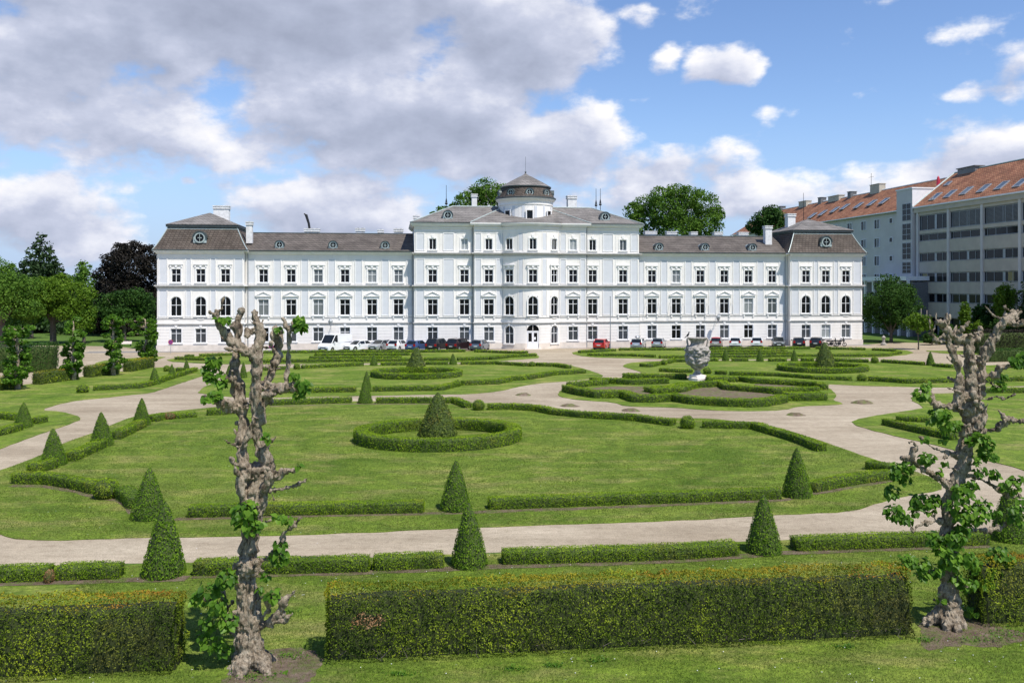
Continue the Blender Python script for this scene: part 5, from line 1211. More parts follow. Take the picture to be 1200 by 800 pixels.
def car(kind,paintk,label,front,cx,D,name='parked_car',roofbox=False,roofm=None,ang=None):
    """local: x forward"""
    S={'hatch':dict(L=4.0,W=1.75,H=1.46,hood=.95,cowl=1.0,ws=1.75,rf=3.35,rb=3.88,belt=.92,deck=None),
       'sedan':dict(L=4.5,W=1.78,H=1.42,hood=.86,cowl=1.15,ws=1.95,rf=3.25,rb=3.95,belt=.90,deck=.98),
       'wagon':dict(L=4.5,W=1.78,H=1.50,hood=.93,cowl=1.1,ws=1.9,rf=4.05,rb=4.42,belt=.94,deck=None),
       'suv':dict(L=4.35,W=1.84,H=1.68,hood=1.08,cowl=1.0,ws=1.65,rf=3.85,rb=4.25,belt=1.08,deck=None),
       'van':dict(L=5.3,W=2.02,H=2.3,hood=1.15,cowl=.75,ws=1.55,rf=5.18,rb=5.28,belt=1.25,deck=None)}[kind]
    L,Wd,Hh=S['L'],S['W'],S['H']; r_=.33 if kind!='suv' else .37; x1,x2=.82,L-.80
    t=empty(name,(0,0,0),0,label,'car' if kind!='van' else 'van','vehicles parked in front of the palace')
    # lower body: side outline in (x from nose, z), extruded with tumblehome
    belt=S['belt']; deck=S['deck'] or belt
    top=[(0.02,.55),(.06,.70),(.25,S['hood']-.17),(S['cowl']*.6,S['hood']-.05),(S['cowl'],S['hood'])]
    top+= [(S['ws'],belt+.01),(S['rf'],belt+.03),(S['rb'],deck),(L-.04,deck-.06),(L,.62),(L-.02,.34)]
    bot=[(x2+r_+.05,.22)]+[(x2+(r_+.06)*math.cos(PI*k/8),.30+(r_+.08)*math.sin(PI*k/8)) for k in range(9)]+[(x1+r_+.07,.20)]+[(x1+(r_+.06)*math.cos(PI*k/8),.30+(r_+.08)*math.sin(PI*k/8)) for k in range(9)]+[(.05,.24)]
    poly=top+bot; hw=Wd/2; n=len(poly)
    def hwz(x,z): 
        e=max(0,1-x/.5)*.16+max(0,1-(L-x)/.4)*.10
        return hw-e-(max(0,z-.75)*.10)-(max(0,.4-z)*.12)
    body=MB(); vs=[(x,-hwz(x,z),z) for x,z in poly]+[(x,hwz(x,z),z) for x,z in poly]+[(x,-hwz(x,z)*.86,z+(.025 if i<11 else 0)) for i,(x,z) in enumerate(poly)]+[(x,hwz(x,z)*.86,z+(.025 if i<11 else 0)) for i,(x,z) in enumerate(poly)]
    # sides as triangulated polygon by bmesh later; skins across
    fs=[]
    for i in range(n):
        j=(i+1)%n; fs+= [(i,j,2*n+j,2*n+i),(2*n+i,2*n+j,3*n+j,3*n+i),(3*n+i,3*n+j,n+j,n+i)]
    body.add(vs,fs); 
    bm=bmesh.new(); bv=[bm.verts.new(p) for p in body.v]
    for f in body.f:
        try: bm.faces.new([bv[k] for k in f])
        except Exception: pass
    for o_ in (0,n):
        es=[]
        for i in range(n):
            e=bm.edges.get((bv[o_+i],bv[o_+(i+1)%n])); 
            if e: es.append(e)
        bmesh.ops.triangle_fill(bm,edges=es,use_beauty=True)
    bmesh.ops.recalc_face_normals(bm,faces=bm.faces); me=bpy.data.meshes.new('body'); bm.to_mesh(me); bm.free()
    link('body',me,CP[paintk],t)
    # cabin: glass volume with painted roof and pillars
    g=MB(); wb=hw-.06; wt=hw-.24 if kind!='van' else hw-.10; zb=belt-.0; zt=Hh-.05
    sec=[(S['cowl']-.02,S['hood']-.02,wb-.05),(S['ws'],zt,wt),(S['rf'],zt,wt),(S['rb'],deck-.02,wb-.05)]
    V8=[(sec[0][0],-sec[0][2],sec[0][1]),(sec[0][0],sec[0][2],sec[0][1]),(sec[1][0],-wt,zt),(sec[1][0],wt,zt),(sec[2][0],-wt,zt),(sec[2][0],wt,zt),(sec[3][0],-sec[3][2],sec[3][1]),(sec[3][0],sec[3][2],sec[3][1])]
    g.add(V8,[(0,1,3,2),(2,3,5,4),(4,5,7,6),(0,2,4,6),(1,7,5,3)]); g.build('windows',M['glass_car'],t)
    p=MB(); rp=.045
    for s in (-1,1):
        p.tube([(S['cowl'],s*(wb-.05),S['hood']),(S['ws'],s*wt,zt),(S['rf'],s*wt,zt),(S['rb'],s*(wb-.05),deck)],rp,5)
        xm=(S['ws']+S['rf'])/2+.1; p.tube([(xm,s*(wb-.01),belt),(xm,s*(wt+.005),zt)],.05,5)
        if kind in('wagon','suv','hatch'): xq=S['rf']-.35; p.add([(xq,s*(wb+.0),belt),(xq+.15,s*(wt+.012),zt),(S['rf']+.02,s*(wt+.012),zt),(S['rb']-.05,s*(wb-.03),belt)],[(0,1,2,3)])
    if kind=='van':
        for s in (-1,1): p.add([(2.0,s*(wb+.04),belt-.05),(S['rb'],s*(wb+.04),belt-.05),(S['rb']-.04,s*(wt+.02),zt),(2.0,s*(wt+.02),zt)],[(0,1,2,3)])
        p.add([(S['rb']+.03,-wb,.5),(S['rb']+.03,wb,.5),(S['rf']+.04,wt,zt),(S['rf']+.04,-wt,zt)],[(0,1,2,3)])
    p.build('pillars',CP[paintk],t)
    rf=MB(); n_=6
    for k in range(n_):
        a,b=-wt+2*wt*k/n_,-wt+2*wt*(k+1)/n_; za,zb_=Hh-.05+.06*(1-(a/wt)**2),Hh-.05+.06*(1-(b/wt)**2)
        rf.add([(S['ws']-.03,a,za-.01),(S['ws']-.03,b,zb_-.01),(S['rf']+.03,b,zb_-.01),(S['rf']+.03,a,za-.01)],[(0,1,2,3)])
        rf.add([(S['ws']-.03,a,zt-.03),(S['ws']-.03,b,zt-.03),(S['ws']-.03,b,zb_-.01),(S['ws']-.03,a,za-.01)],[(0,1,2,3)]); rf.add([(S['rf']+.03,a,zt-.03),(S['rf']+.03,b,zt-.03),(S['rf']+.03,b,zb_-.01),(S['rf']+.03,a,za-.01)],[(3,2,1,0)])
    rf.build('roof',roofm or CP[paintk],t)
    if kind!='van' and S['deck'] is None or kind=='sedan': pass
    for x in (x1,x2):
        for s in (-1,1):
            w=MB(); Mx=Matrix.Translation((x,s*(hw-.11),r_))@Matrix.Rotation(PI/2,4,'X'); w.lathe([(r_*.62,-.10),(r_*.95,-.10),(r_,-.06),(r_,.06),(r_*.95,.10),(r_*.62,.10)],20,(0,0,0),0,M=Mx); wo=w.build('wheel',M['tyre'],t)
            w=MB(); w.lathe([(.001,-.07),(r_*.6,-.085),(r_*.64,-.07),(r_*.64,.07),(r_*.6,.085),(.001,.07)],10,(0,0,0),0,M=Mx); w.build('rim',M['rim'],wo)
    for s in (-1,1):
        h=MB(); h.prism([(s*(hw-.42)-.17,.60),(s*(hw-.42)+.17,.60),(s*(hw-.42)+.17,.76),(s*(hw-.42)-.17,.74)],-.0,.10,M=Matrix(((0,1,0,.03),(1,0,0,0),(0,0,1,0),(0,0,0,1)))); h.build('headlight',M['head'],t)
        zt_=(.72,1.02) if kind in('wagon','suv','hatch') else (.70,.88)
        if kind=='van': zt_=(.8,1.4)
        h=MB(); h.box(L-.10,L+.012,s*(hw-.22)-.15,s*(hw-.22)+.13,*zt_); h.build('tail_light',M['tail'],t)
        h=MB(); h.box(S['cowl']+.35,S['cowl']+.5,min(s*(hw-.02),s*(hw+.18)),max(s*(hw-.02),s*(hw+.18)),belt+.02,belt+.17); h.build('wing_mirror',CP[paintk],t)
    h=MB(); h.box(-.015,.10,-hw+.30,hw-.30,.27,.50); h.build('bumper',M['rubber'],t); h=MB(); h.box(L-.10,L+.015,-hw+.2,hw-.2,.22,.36); h.build('bumper',M['rubber'],t); h=MB(); h.box(.005,.10,-.45,.45,.60,.70); h.build('grille',M['rubber'],t)
    h=MB(); h.box(-.03,-.016,-.26,.26,.38,.49); h.build('number_plate',M['plate'],t); h=MB(); h.box(L+.016,L+.03,-.26,.26,.60 if kind!='van' else .5,.71 if kind!='van' else .61); h.build('number_plate',M['plate'],t)
    if roofbox:
        h=MB(); h.lathe([(.01,-1.0),(.30,-.9),(.36,0),(.30,.9),(.01,1.0)],12,(0,0,0),0,M=Matrix.Translation((2.7,0,Hh+.22))@Matrix.Rotation(PI/2,4,'Y')@Matrix.Diagonal((.55,1,1,1))); h.build('roof_box',CP['silver'],t,True)
    a=R(16) if ang is None else R(ang)            # heading of the nose away from the viewer, clockwise from +Y
    th=PI/2-a                      # direction of nose away
    if front: th+=PI
    # local x runs from the nose backwards
    dirn=Vector((math.cos(th),math.sin(th)))      # nose direction
    rot=math.atan2(-dirn.y,-dirn.x)
    c=Vector(((cx-600)*D/F,D)); org=c+dirn*(L/2)
    t.location=(org.x,org.y,.012); t.rotation_euler=(0,0,rot); return t
def wallD(px,v): u=U(px,v); return (PAL.o+PAL.ex*u+PAL.ey*v).y
for kd,pc,lab,fr,px,dv_,kw in [
 ('van','white','white delivery van, leftmost of the parked vehicles, front toward the garden',True,392.5,3.4,{'ang':26}),
 ('sedan','white','low white saloon parked right beside the delivery van',True,420.5,3.0,{'ang':38}),
 ('hatch','silver','silver hatchback between the white saloon and a white hatchback',True,445.5,3.0,{'ang':24}),
 ('hatch','white','small white hatchback between the silver and the blue car',False,467,3.0,{'ang':22}),
 ('hatch','blue','blue hatchback partly behind the big cone of the left ring',False,489,3.0,{'ang':24}),
 ('suv','black','black off-road car right of the blue hatchback',False,513,2.9,{'ang':22}),
 ('suv','maroon','large black car with red rear lights, second from the right in the left row',False,538,3.0,{'ang':28}),
 ('wagon','greyblue','grey-blue estate car, last of the left row nearest the door',False,562.5,3.0,{'ang':14}),
 ('hatch','red','bright red hatchback standing alone right of the palace door',False,705,3.3,{'ang':18}),
 ('wagon','silver','silver estate car with a grey roof box',False,748,3.2,{'roofbox':True}),
 ('hatch','silver','silver hatchback right of the estate car with the roof box',False,771.8,3.2,{}),
 ('hatch','beige','beige car with a red roof, right of the urn',False,839.5,3.2,{'roofm':'redtop'}),
 ('hatch','white','white hatchback directly right of the beige car with the red roof',False,862,3.2,{}),
 ('hatch','white','second white hatchback, between another white one and the grey saloon',False,887,3.2,{}),
 ('sedan','grey','dark grey saloon parked before the right end of the wing',True,912,3.2,{'ang':14}),
 ('hatch','black','black hatchback in front of the downpipe of the right pavilion',False,936,3.8,{}),
 ('hatch','black','black hatchback between the other black car and the motorcycles',False,957,3.8,{'ang':24})]:
    if 'roofm' in kw: kw['roofm']=M[kw['roofm']]
    v_=W if px<925 else 0
    if 485<px<749: v_=vC
    if pc=='red': v_=vC
    car(kd,pc,lab,fr,px,wallD(px,v_-dv_),'parked_van' if kd=='van' else 'parked_car',**kw)
def moto(px,D,a,label):
    t=empty('motorcycle',((px-600)*D/F,D,.012),a,label,'motorcycle','motorcycles beside the cars')
    for x in (-.68,.68):
        w=MB(); Mx=Matrix.Translation((x,0,.31))@Matrix.Rotation(PI/2,4,'X'); w.lathe([(.22,-.06),(.29,-.06),(.31,0),(.29,.06),(.22,.06),(.22,-.06)],18,M=Mx); wo=w.build('wheel',M['tyre'],t)
        w=MB(); w.lathe([(.03,-.05),(.03,.05)],8,M=Mx)
        for k in range(5): q=2*PI*k/5; w.tube([(x,0,.31),(x+.23*math.cos(q),0,.31+.23*math.sin(q))],.015,4)
        w.build('rim',M['rim'],wo)
    b=MB(); b.ball((-.05,0,.46),.22,sx=1.3,sy=.75); b.tube([(-.68,.08,.31),(-.1,.06,.45),(.1,0,.75),(.42,0,.95)],[.03,.04,.05,.04],6); b.tube([(.68,.09,.31),(.42,.07,.98)],.03,5); b.tube([(.68,-.09,.31),(.42,-.07,.98)],.03,5); b.tube([(-.5,-.14,.30),(.1,-.16,.26)],.05,6); b.build('frame',M['dark_metal'],t)
    b=MB(); b.ball((.14,0,.82),.2,sx=1.3,sy=.7,sz=.75); b.ball((.58,0,.85),.17,sx=.8,sy=.9); b.tube([(-.55,0,.78),(-.8,0,.82)],[.12,.05],8); b.build('fuel_tank',CP['black'],t,True)
    b=MB(); b.tube([(-.62,0,.84),(-.35,0,.80),(-.05,0,.80)],[.09,.13,.10],8); b.build('seat',M['rubber'],t,True)
    b=MB(); b.tube([(.30,.38,1.05),(.42,.12,1.02),(.42,-.12,1.02),(.30,-.38,1.05)],.02,5); b.ball((.36,.42,1.2),.06,sx=.4); b.ball((.36,-.42,1.2),.06,sx=.4); b.build('handlebars',M['dark_metal'],t)
    b=MB(); b.prism([(.50,1.0),(.66,1.0),(.52,1.32),(.46,1.3)],-.15,.15); b.build('windscreen',M['glass_car'],t)
    b=MB(); b.ball((.72,0,.92),.09,sx=.5); b.build('headlight',M['head'],t)
moto(974.5,wallD(974,-3.3),R(-25),'black motorcycle with a windscreen next to the last black car'); moto(984,wallD(984,-3.0),R(-8),'black motorcycle at the right end of the parked row')
# small white bollard
p=G(1035.5,404.5); mb=MB(); mb.lathe([(.45,0),(.42,.25),(.22,.45),(.18,.9),(.28,1.05),(.30,1.2),(.02,1.5)],12,(0,0,0)); tag(mb.build('stone_post',M['stone'],None,loc=(p.x,p.y,0)),'small pale stone post under the round tree right of the palace','post')
p=G(148,405.5); b=empty('park_bench',(p.x,p.y,0),R(10),'pale park bench on the lawn at the left beyond the leafy columns','bench'); b.scale=(.8,.8,.75)
for nm,bx in (('seat',(-.9,.9,-.25,.25,.42,.47)),('backrest',(-.9,.9,.25,.30,.5,.95))): mb=MB(); mb.box(*bx); mb.build(nm,M['pale_stone'],b)
for s in (-1,1): mb=MB(); mb.box(s*.75-.04,s*.75+.04,-.22,.28,0,.42); mb.build('leg',M['dark_metal'],b)
# ================================================================ URN
p=G(817.5,446.5); Du=p.y+.7; pxm=Du/F
urn=empty('stone_urn',((817.3-600)*Du/F,Du,0),0,'huge carved pale stone urn with twin handles in the planted bed','urn')
def uz(y): return CAMH-(y-YH)*Du/F
mb=MB(); zb0,zb1=0,uz(438.5)
mb.lathe([(1.0,0),(.98,.25),(.86,.32),(.80,.5),(.62,zb1-.10),(.45,zb1)],10,(0,0,0)); 
for k,v in enumerate(mb.v): q=Vector(v); nz=mnoise.noise(q*2.5); mb.v[k]=(v[0]*(1+.10*nz)+(.12 if v[2]<.4 else 0),v[1]*(1+.10*nz),v[2])
mb.build('pedestal',M['pale_stone'],urn)
body=MB(); zA=uz(438.5)
prof=[(.42,uz(438.5)),(.40,uz(437.3)),(.28,uz(435.8)),(.26,uz(433.8)),(.34,uz(433)),(.36,uz(432.6)),(.62,uz(430.5)),(.86,uz(427)),(1.0,uz(422)),(1.05,uz(416)),(1.07,uz(410)),(1.06,uz(407.2)),(.99,uz(406.4)),(.82,uz(405.6)),(.66,uz(403.5)),(.62,uz(401.5)),(.70,uz(399)),(.86,uz(396.6)),(.90,uz(396)),(.86,uz(395.4)),(.74,uz(396.6)),(.6,uz(400))]
pr2=[]
for (r0,z0),(r1,z1) in zip(prof[:-1],prof[1:]):
    k=max(1,int(abs(z1-z0)/.05))
    for j in range(k): pr2.append((r0+(r1-r0)*j/k,z0+(z1-z0)*j/k))
pr2.append(prof[-1]); body.lathe(pr2,72,(0,0,0))
za,zb=uz(431),uz(407.5)
for k,v in enumerate(body.v):
    q=Vector(v); r_=math.hypot(q.x,q.y); 
    if za<q.z<zb:
        nz=mnoise.noise(q*2.6)+.7*mnoise.noise(q*5.2+Vector((9,2,1))); e=.17*max(-.7,min(1,nz*2.2))*min(1,(q.z-za)/.25)*min(1,(zb-q.z)/.12)
        if 0: pass
        s=(r_+e)/r_; body.v[k]=(q.x*s,q.y*s,q.z)
    if zb<=q.z<uz(405.8): s=1+.03*math.cos(math.atan2(q.y,q.x)*24); body.v[k]=(q.x*s,q.y*s,q.z)
body.build('bowl',M['stone'],urn,True)
for s in (-1,1):
    h=MB(); h.tube([(s*.94,0,uz(407)),(s*.90,0,uz(404)),(s*.97,0,uz(400.5)),(s*.96,0,uz(397.5)),(s*.86,0,uz(395.6)),(s*.74,0,uz(395.6)),(s*.70,0,uz(397.5)),(s*.76,0,uz(399))],[.12,.09,.09,.10,.10,.09,.07,.05],8); h.ball((s*.95,0,uz(406)),.14); h.build('handle',M['stone'],urn,True)
# crow on the handle
cb=(-.92+urn.location.x,urn.location.y,uz(394.6)+.02)
mb=MB(); mb.tube([(-.16,0,.02),(-.08,0,.06),(0,0,.14),(.08,0,.24),(.11,0,.32),(.13,0,.38)],[.02,.06,.10,.085,.055,.05],10); mb.ball((.14,0,.40),.06); mb.tube([(.18,0,.40),(.27,0,.385)],[.025,.004],6); mb.tube([(-.1,0,.05),(-.34,0,-.10)],[.05,.03],6)
for s in (-1,1): mb.tube([(.02,s*.04,.08),(.02,s*.04,-.03)],.012,4)
M['crow']=plain('black_feathers',(.012,.012,.014),.5,.2,6); tag(mb.build('crow',M['crow'],None,True,cb),'black crow perched on the left handle of the stone urn','bird')
bpy.data.objects['crow'].rotation_euler=(0,0,R(20))
# ================================================================ TREES
def crown_mesh(blobs, leaf, n, seed, tilt=.9, shell=.35, droop=0, aspect=.75):
    """blobs: (x,y,z,rx,ry,rz) -> leaf faces spread in clumps through the volume of the blobs"""
    r=np.random.default_rng(seed); B=np.array(blobs,dtype=float); w=(B[:,3]*B[:,4]+B[:,3]*B[:,5]); w/=w.sum()
    # clump centres near the blob surfaces
    nc=max(40,n//90); q=r.choice(len(B),nc,p=w); d=unit(r.normal(size=(nc,3))); rad=r.uniform(0,1,nc)**shell
    rad=.35+.65*rad; C=B[q,:3]+d*B[q,3:]*rad[:,None]; cr=(B[q,3]+B[q,5])*.5*r.uniform(.22,.42,nc)
    k=r.integers(0,nc,n); dd=unit(r.normal(size=(n,3))); P=C[k]+dd*cr[k][:,None]*(r.uniform(0,1,n)**.45)[:,None]*np.array([1.15,1.15,.75])
    P[:,2]-=droop*r.uniform(0,1,n)*cr[k]
    u_=r.uniform(0,1,n)<.5; q2=r.choice(len(B),n,p=w); d2=unit(r.normal(size=(n,3))); P2=B[q2,:3]+d2*B[q2,3:]*(r.uniform(.25,1.08,n)**.5)[:,None]
    P=np.where(u_[:,None],P2,P); dn=np.where(u_[:,None],d2,d[k]); dd=np.where(u_[:,None],d2,dd)
    N=unit(dd*.6+dn*.7+np.array([0,0,.45])); V,Q=leaf_quads(P,N,leaf,tilt,aspect,0,r)
    rnd=np.clip(.45+r.normal(size=nc)[k]*.12+r.normal(size=n)*.16,0,1); return V,Q,rnd
def tree(name,px,D,ytop,wpx,label,mat_,shape='round',cat='tree',leaf=None,n=14000,seed=1,bottom=.2,group=None,trunk_r=.35,depth=None,zbase=0,blobs=None,limbs=5,lean=0,show_trunk=True):
    h=CAMH+(YH-ytop)*D/F; rx=wpx/2*D/F; ry=depth or rx*.85; r=random.Random(seed)
    t=empty(name,((px-600)*D/F,D,zbase),0,label,cat,group)
    if blobs is None:
        blobs=[]; zc=h*(bottom+1)/2; rz=h*(1-bottom)/2
        if shape=='round':
            for k in range(26):
                a=r.uniform(0,2*PI); e=math.asin(r.uniform(-.85,1)); s=r.uniform(.55,.80); q=r.uniform(.26,.40)
                blobs.append((rx*s*math.cos(a)*math.cos(e),ry*s*math.sin(a)*math.cos(e),zc+rz*s*math.sin(e),rx*q,ry*q,rz*q*1.05))
            blobs.append((0,0,zc,rx*.6,ry*.6,rz*.65)); blobs.append((0,0,h-rz*.30,rx*.35,ry*.35,rz*.30))
        elif shape=='conifer':
            nl=13
            for k in range(nl):
                f=k/(nl-1); z=h*(bottom+(1-bottom)*f)*.98; R_=rx*(1-f)**.75*.95+.14*rx
                m=max(3,int(9*(1-f))+2)
                for j in range(m):
                    a=2*PI*j/m+k; blobs.append((R_*.62*math.cos(a),R_*.62*math.sin(a),z-R_*.12,R_*.62,R_*.62,h*.05+R_*.12))
        elif shape=='flat':
            for k in range(56):
                a=r.uniform(0,2*PI); q=r.uniform(.2,.85); z=h*(.46+.42*math.sqrt(max(0,1-q*q)))+r.uniform(-.8,.3)
                if r.random()<.5: z-=h*r.uniform(.08,.30)+.12*h*q
                blobs.append((rx*q*math.cos(a),ry*q*math.sin(a),z,rx*.27,ry*.27,h*.12))
        elif shape=='column':
            m=int(h*2.4)
            for k in range(m):
                z=h*(bottom+(1-bottom)*k/m)+r.uniform(-.1,.1); blobs.append((r.uniform(-.5,.5)*rx,r.uniform(-.5,.5)*rx,z,rx*r.uniform(.3,.55),rx*r.uniform(.3,.55),.28*r.uniform(.7,1.2)))
    leaf=leaf or max(.12,2.3*D/F); V,Q,rnd=crown_mesh(blobs,leaf,n,seed)
    me=np_mesh('crown',V,Q,rnd); link('crown',me,M[mat_],t)
    mb=MB(); th=h*(bottom+.28); mb.tube([(0,0,-.1),(0.05,0,.5),(lean*.3,0,th*.5),(lean,0,th)],[trunk_r*1.35,trunk_r,trunk_r*.85,trunk_r*.6],10)
    for k in range(limbs):
        b=blobs[r.randrange(len(blobs))]; z0=h*max(bottom,.12)*r.uniform(.75,1.2); mb.tube([(lean*.5,0,z0),((b[0])*.45,b[1]*.45,z0*.5+b[2]*.5+.1*h*.2),(b[0],b[1],b[2])],[trunk_r*.5,trunk_r*.33,trunk_r*.12],7)
    if show_trunk: mb.build('trunk',M['trunk'],t,True)
    return t
bg='trees standing behind the palace'
def clump(px,D,items): # items: (px,py,rpx) -> blob list relative to px
    out=[]; 
    for x,y,rr in items: q=rr*D/F; out.append(((x-px)*D/F,random.uniform(-2,2),CAMH+(YH-y)*D/F,q,q,q*.9))
    return out
tree('tall_tree',565,168,207,60,'broad tree rising behind the palace roof left of the round tower','leaf_mid',n=16000,seed=3,group=bg,blobs=clump(565,168,[(570,222,15),(557,228,14),(545,238,14),(585,226,13),(598,236,12),(570,245,20),(530,247,9),(518,249,8),(508,252,6),(600,250,15),(545,262,20),(580,270,20)]))
tree('tall_tree',790,166,214,112,'largest dense tree rising behind the right wing of the palace','leaf_mid',n=30000,seed=4,group=bg,blobs=clump(790,166,[(790,228,14),(772,232,14),(805,230,14),(825,240,17),(757,240,15),(742,248,12),(780,248,22),(808,250,24),(836,252,12),(760,262,20),(795,272,26),(825,268,20),(742,266,12),(822,225,7)]))
tree('tall_tree',903,160,238,50,'smaller round tree rising behind the palace near the right pavilion','leaf_deep',n=13000,seed=5,group=bg,blobs=clump(903,160,[(903,250,11),(893,257,12),(914,257,12),(884,266,9),(922,264,8),(903,268,16),(905,285,20)]))
pk='trees of the park left of the palace'
tree('spruce_tree',48,172,276,74,'tall dark spruce with pointed tiers in the left park','leaf_dark','conifer',n=48000,seed=6,group=pk,bottom=.12,leaf=.5)
tree('young_tree',100,200,306,44,'bright light green tree between the spruce and the dark copper beech','leaf_lime',n=9000,seed=7,group=pk,bottom=.08)
tree('copper_beech',152,158,281,86,'large almost black copper beech left of the palace','leaf_beech',n=44000,seed=8,group=pk,bottom=.08,blobs=clump(152,158,[(158,292,12),(145,296,12),(172,298,12),(135,308,13),(178,312,14),(125,322,12),(155,315,25),(180,335,16),(120,340,14),(150,345,28),(178,360,18),(122,362,16),(150,372,26),(115,382,12),(182,385,14)]))
tree('spreading_tree',146,141,336,78,'rounded green tree in front of the copper beech with a dark underside','leaf_deep','flat',n=13000,seed=9,group=pk,bottom=.25,trunk_r=.22)
tree('plane_tree',62,136,322,92,'broad pollarded park tree with grey forked trunk at the left','leaf_park','flat',n=30000,seed=10,group=pk,bottom=.32,trunk_r=.5,depth=6.5,limbs=9)
tree('plane_tree',2,128,318,100,'broad pollarded park tree cut by the left picture edge','leaf_mid','flat',n=28000,seed=11,group=pk,bottom=.30,trunk_r=.5,depth=7,limbs=8)
tree('young_tree',2,190,300,50,'light green tree behind the pollarded park trees at the left picture edge','leaf_lime',n=9000,seed=12,group=pk,bottom=.08)
tree('plane_tree',36,150,345,44,'smaller shaded park tree between the two broad pollarded ones','leaf_deep','flat',n=8000,seed=13,group=pk,bottom=.3,trunk_r=.4)
tree('plane_tree',98,138,352,36,'small domed park tree at the right side of the broad pollarded one','leaf_mid','flat',n=8000,seed=14,group=pk,bottom=.25,trunk_r=.25)
# far wood behind the park
mb_b=[]
rr_=random.Random(4)
for k in range(60): x=rr_.uniform(-215,-62); mb_b.append((x,rr_.uniform(212,232),rr_.uniform(2,7),5,5,rr_.uniform(3,5)))
V,Q,rnd=crown_mesh(mb_b,.75,26000,33); tag(link('distant_wood',np_mesh('distant_wood',V,Q,rnd),M['leaf_dark']),'dark distant wood behind the park at the left','wood','distant greenery',kind='stuff')
mb_b=[]
for k in range(26): mb_b.append((rr_.uniform(-112,-62),rr_.uniform(160,172),rr_.uniform(.8,2.6),3,3,1.6))
V,Q,rnd=crown_mesh(mb_b,.45,14000,34); tag(link('shrubbery',np_mesh('shrubbery',V,Q,rnd),M['leaf_dark']),'dark shrubbery under the park trees left of the palace','shrubs','distant greenery',kind='stuff')
# leafy pollard columns along the left border
lc='leafy pollarded columns along the left border'
def lincol(px,by,ty,wpx,label,seed,extra=None):
    D=CAMH*F/(by-YH); r=random.Random(seed); t=empty('pollard_column',((px-600)*D/F,D,0),0,label,'tree',lc); h=CAMH-(ty-YH)*D/F; rx=wpx/2*D/F
    mb=MB(); pts=[(0,0,-.05)]+[(r.uniform(-.08,.08),r.uniform(-.08,.08),h*k/7) for k in range(1,8)]; mb.tube(pts,[.26,.2,.19,.17,.15,.13,.11,.05],8)
    bl=[]
    for k in range(int(h*8)):
        z=r.uniform(.12,1.04)*h; a=r.uniform(0,2*PI); q=rx*r.uniform(.35,.95); wv=1.0 if not extra else (1.45 if z>h*.62 else .8)
        p=(q*wv*math.cos(a),q*wv*math.sin(a),z); bl.append((*p,rx*.36,rx*.36,.26)); mb.tube([(0,0,z-.25),(p[0]*.5,p[1]*.5,z-.05),p],[.06,.05,.02],5)
        if r.random()<.5: mb.ball((p[0]*.45,p[1]*.45,z-.05),r.uniform(.07,.12),seg=6,rings=4)
    mb.build('trunk',M['bark'],t,True); V,Q,rnd=crown_mesh(bl,.27,5600,seed,.9,.3); link('foliage',np_mesh('foliage',V,Q,rnd),M['linden'],t); return t
lincol(21,456,384,33,'leafy column at the left picture edge before the very tall hedge',1); lincol(86,445.5,376,24,'leafy column with pale stem, second from the left of the border row',2)
lincol(133,440,374,24,'leafy column with pale upper stem, third from the left of the border row',3); lincol(171,430,374,27,'bushy-topped leafy column beside the palace corner, last of the border row',4,True)
# right side planting
rp='shrubs and trees before the office block'
tree('round_tree',1044,140,325,80,'round dark green tree hiding the foot of the grey house right of the palace','leaf_deep',n=24000,seed=21,group=rp,bottom=.13,trunk_r=.25,leaf=.26)
t=tree('young_pollard',1076,124,366,32,'young pollard with bright leaves and thin trunk right of the round tree','leaf_park',n=3200,seed=22,group=rp,bottom=.42,trunk_r=.09,leaf=.28)
mb=MB()
for dx,z0,z1 in ((.4,4.2,5.75),(-.5,3.6,4.9),(1.2,3.4,5.5)): mb.tube([(dx*.2,0,3.0),(dx,0,z0),(dx,0,z1)],[.05,.06,.05],5)
mb.build('bare_shoot',M['bark_tip'],t)
tree('cypress',1131,133,354,15,'narrow bright green cypress before the office block','leaf_park','round',n=4200,seed=23,group=rp,bottom=.05,trunk_r=.1)
tree('shrub',1149,131,376,26,'bright bushy shrub right of the narrow cypress','leaf_park',n=4500,seed=24,group=rp,bottom=.05,trunk_r=.08,cat='shrub')
tree('shrub',1114,136,380,26,'dark green shrub left of the narrow cypress','leaf_deep',n=4500,seed=25,group=rp,bottom=.05,trunk_r=.08,cat='shrub')
tree('shrub',1154,134,356,34,'dark mid-height shrub behind the bright bushy shrub','leaf_deep',n=7000,seed=26,group=rp,bottom=.08,trunk_r=.1,cat='shrub')
tree('young_tree',1178,130,331,30,'bright light green tree top before the office block','leaf_park',n=6000,seed=27,group=rp,bottom=.3,trunk_r=.14)
tree('spruce_tree',1204,124,322,36,'dark conifer cut by the right picture edge','leaf_dark','conifer',n=12000,seed=28,group=rp,bottom=.1,trunk_r=.2)
tree('shrub',1180,126,372,44,'dark shrub mass at the right edge below the conifer','leaf_deep',n=8000,seed=29,group=rp,bottom=.03,trunk_r=.1,cat='shrub')
tree('shrub',1092,134,389,26,'small dark shrub at the foot of the office block','leaf_deep',n=3500,seed=30,group=rp,bottom=.03,trunk_r=.08,cat='shrub')
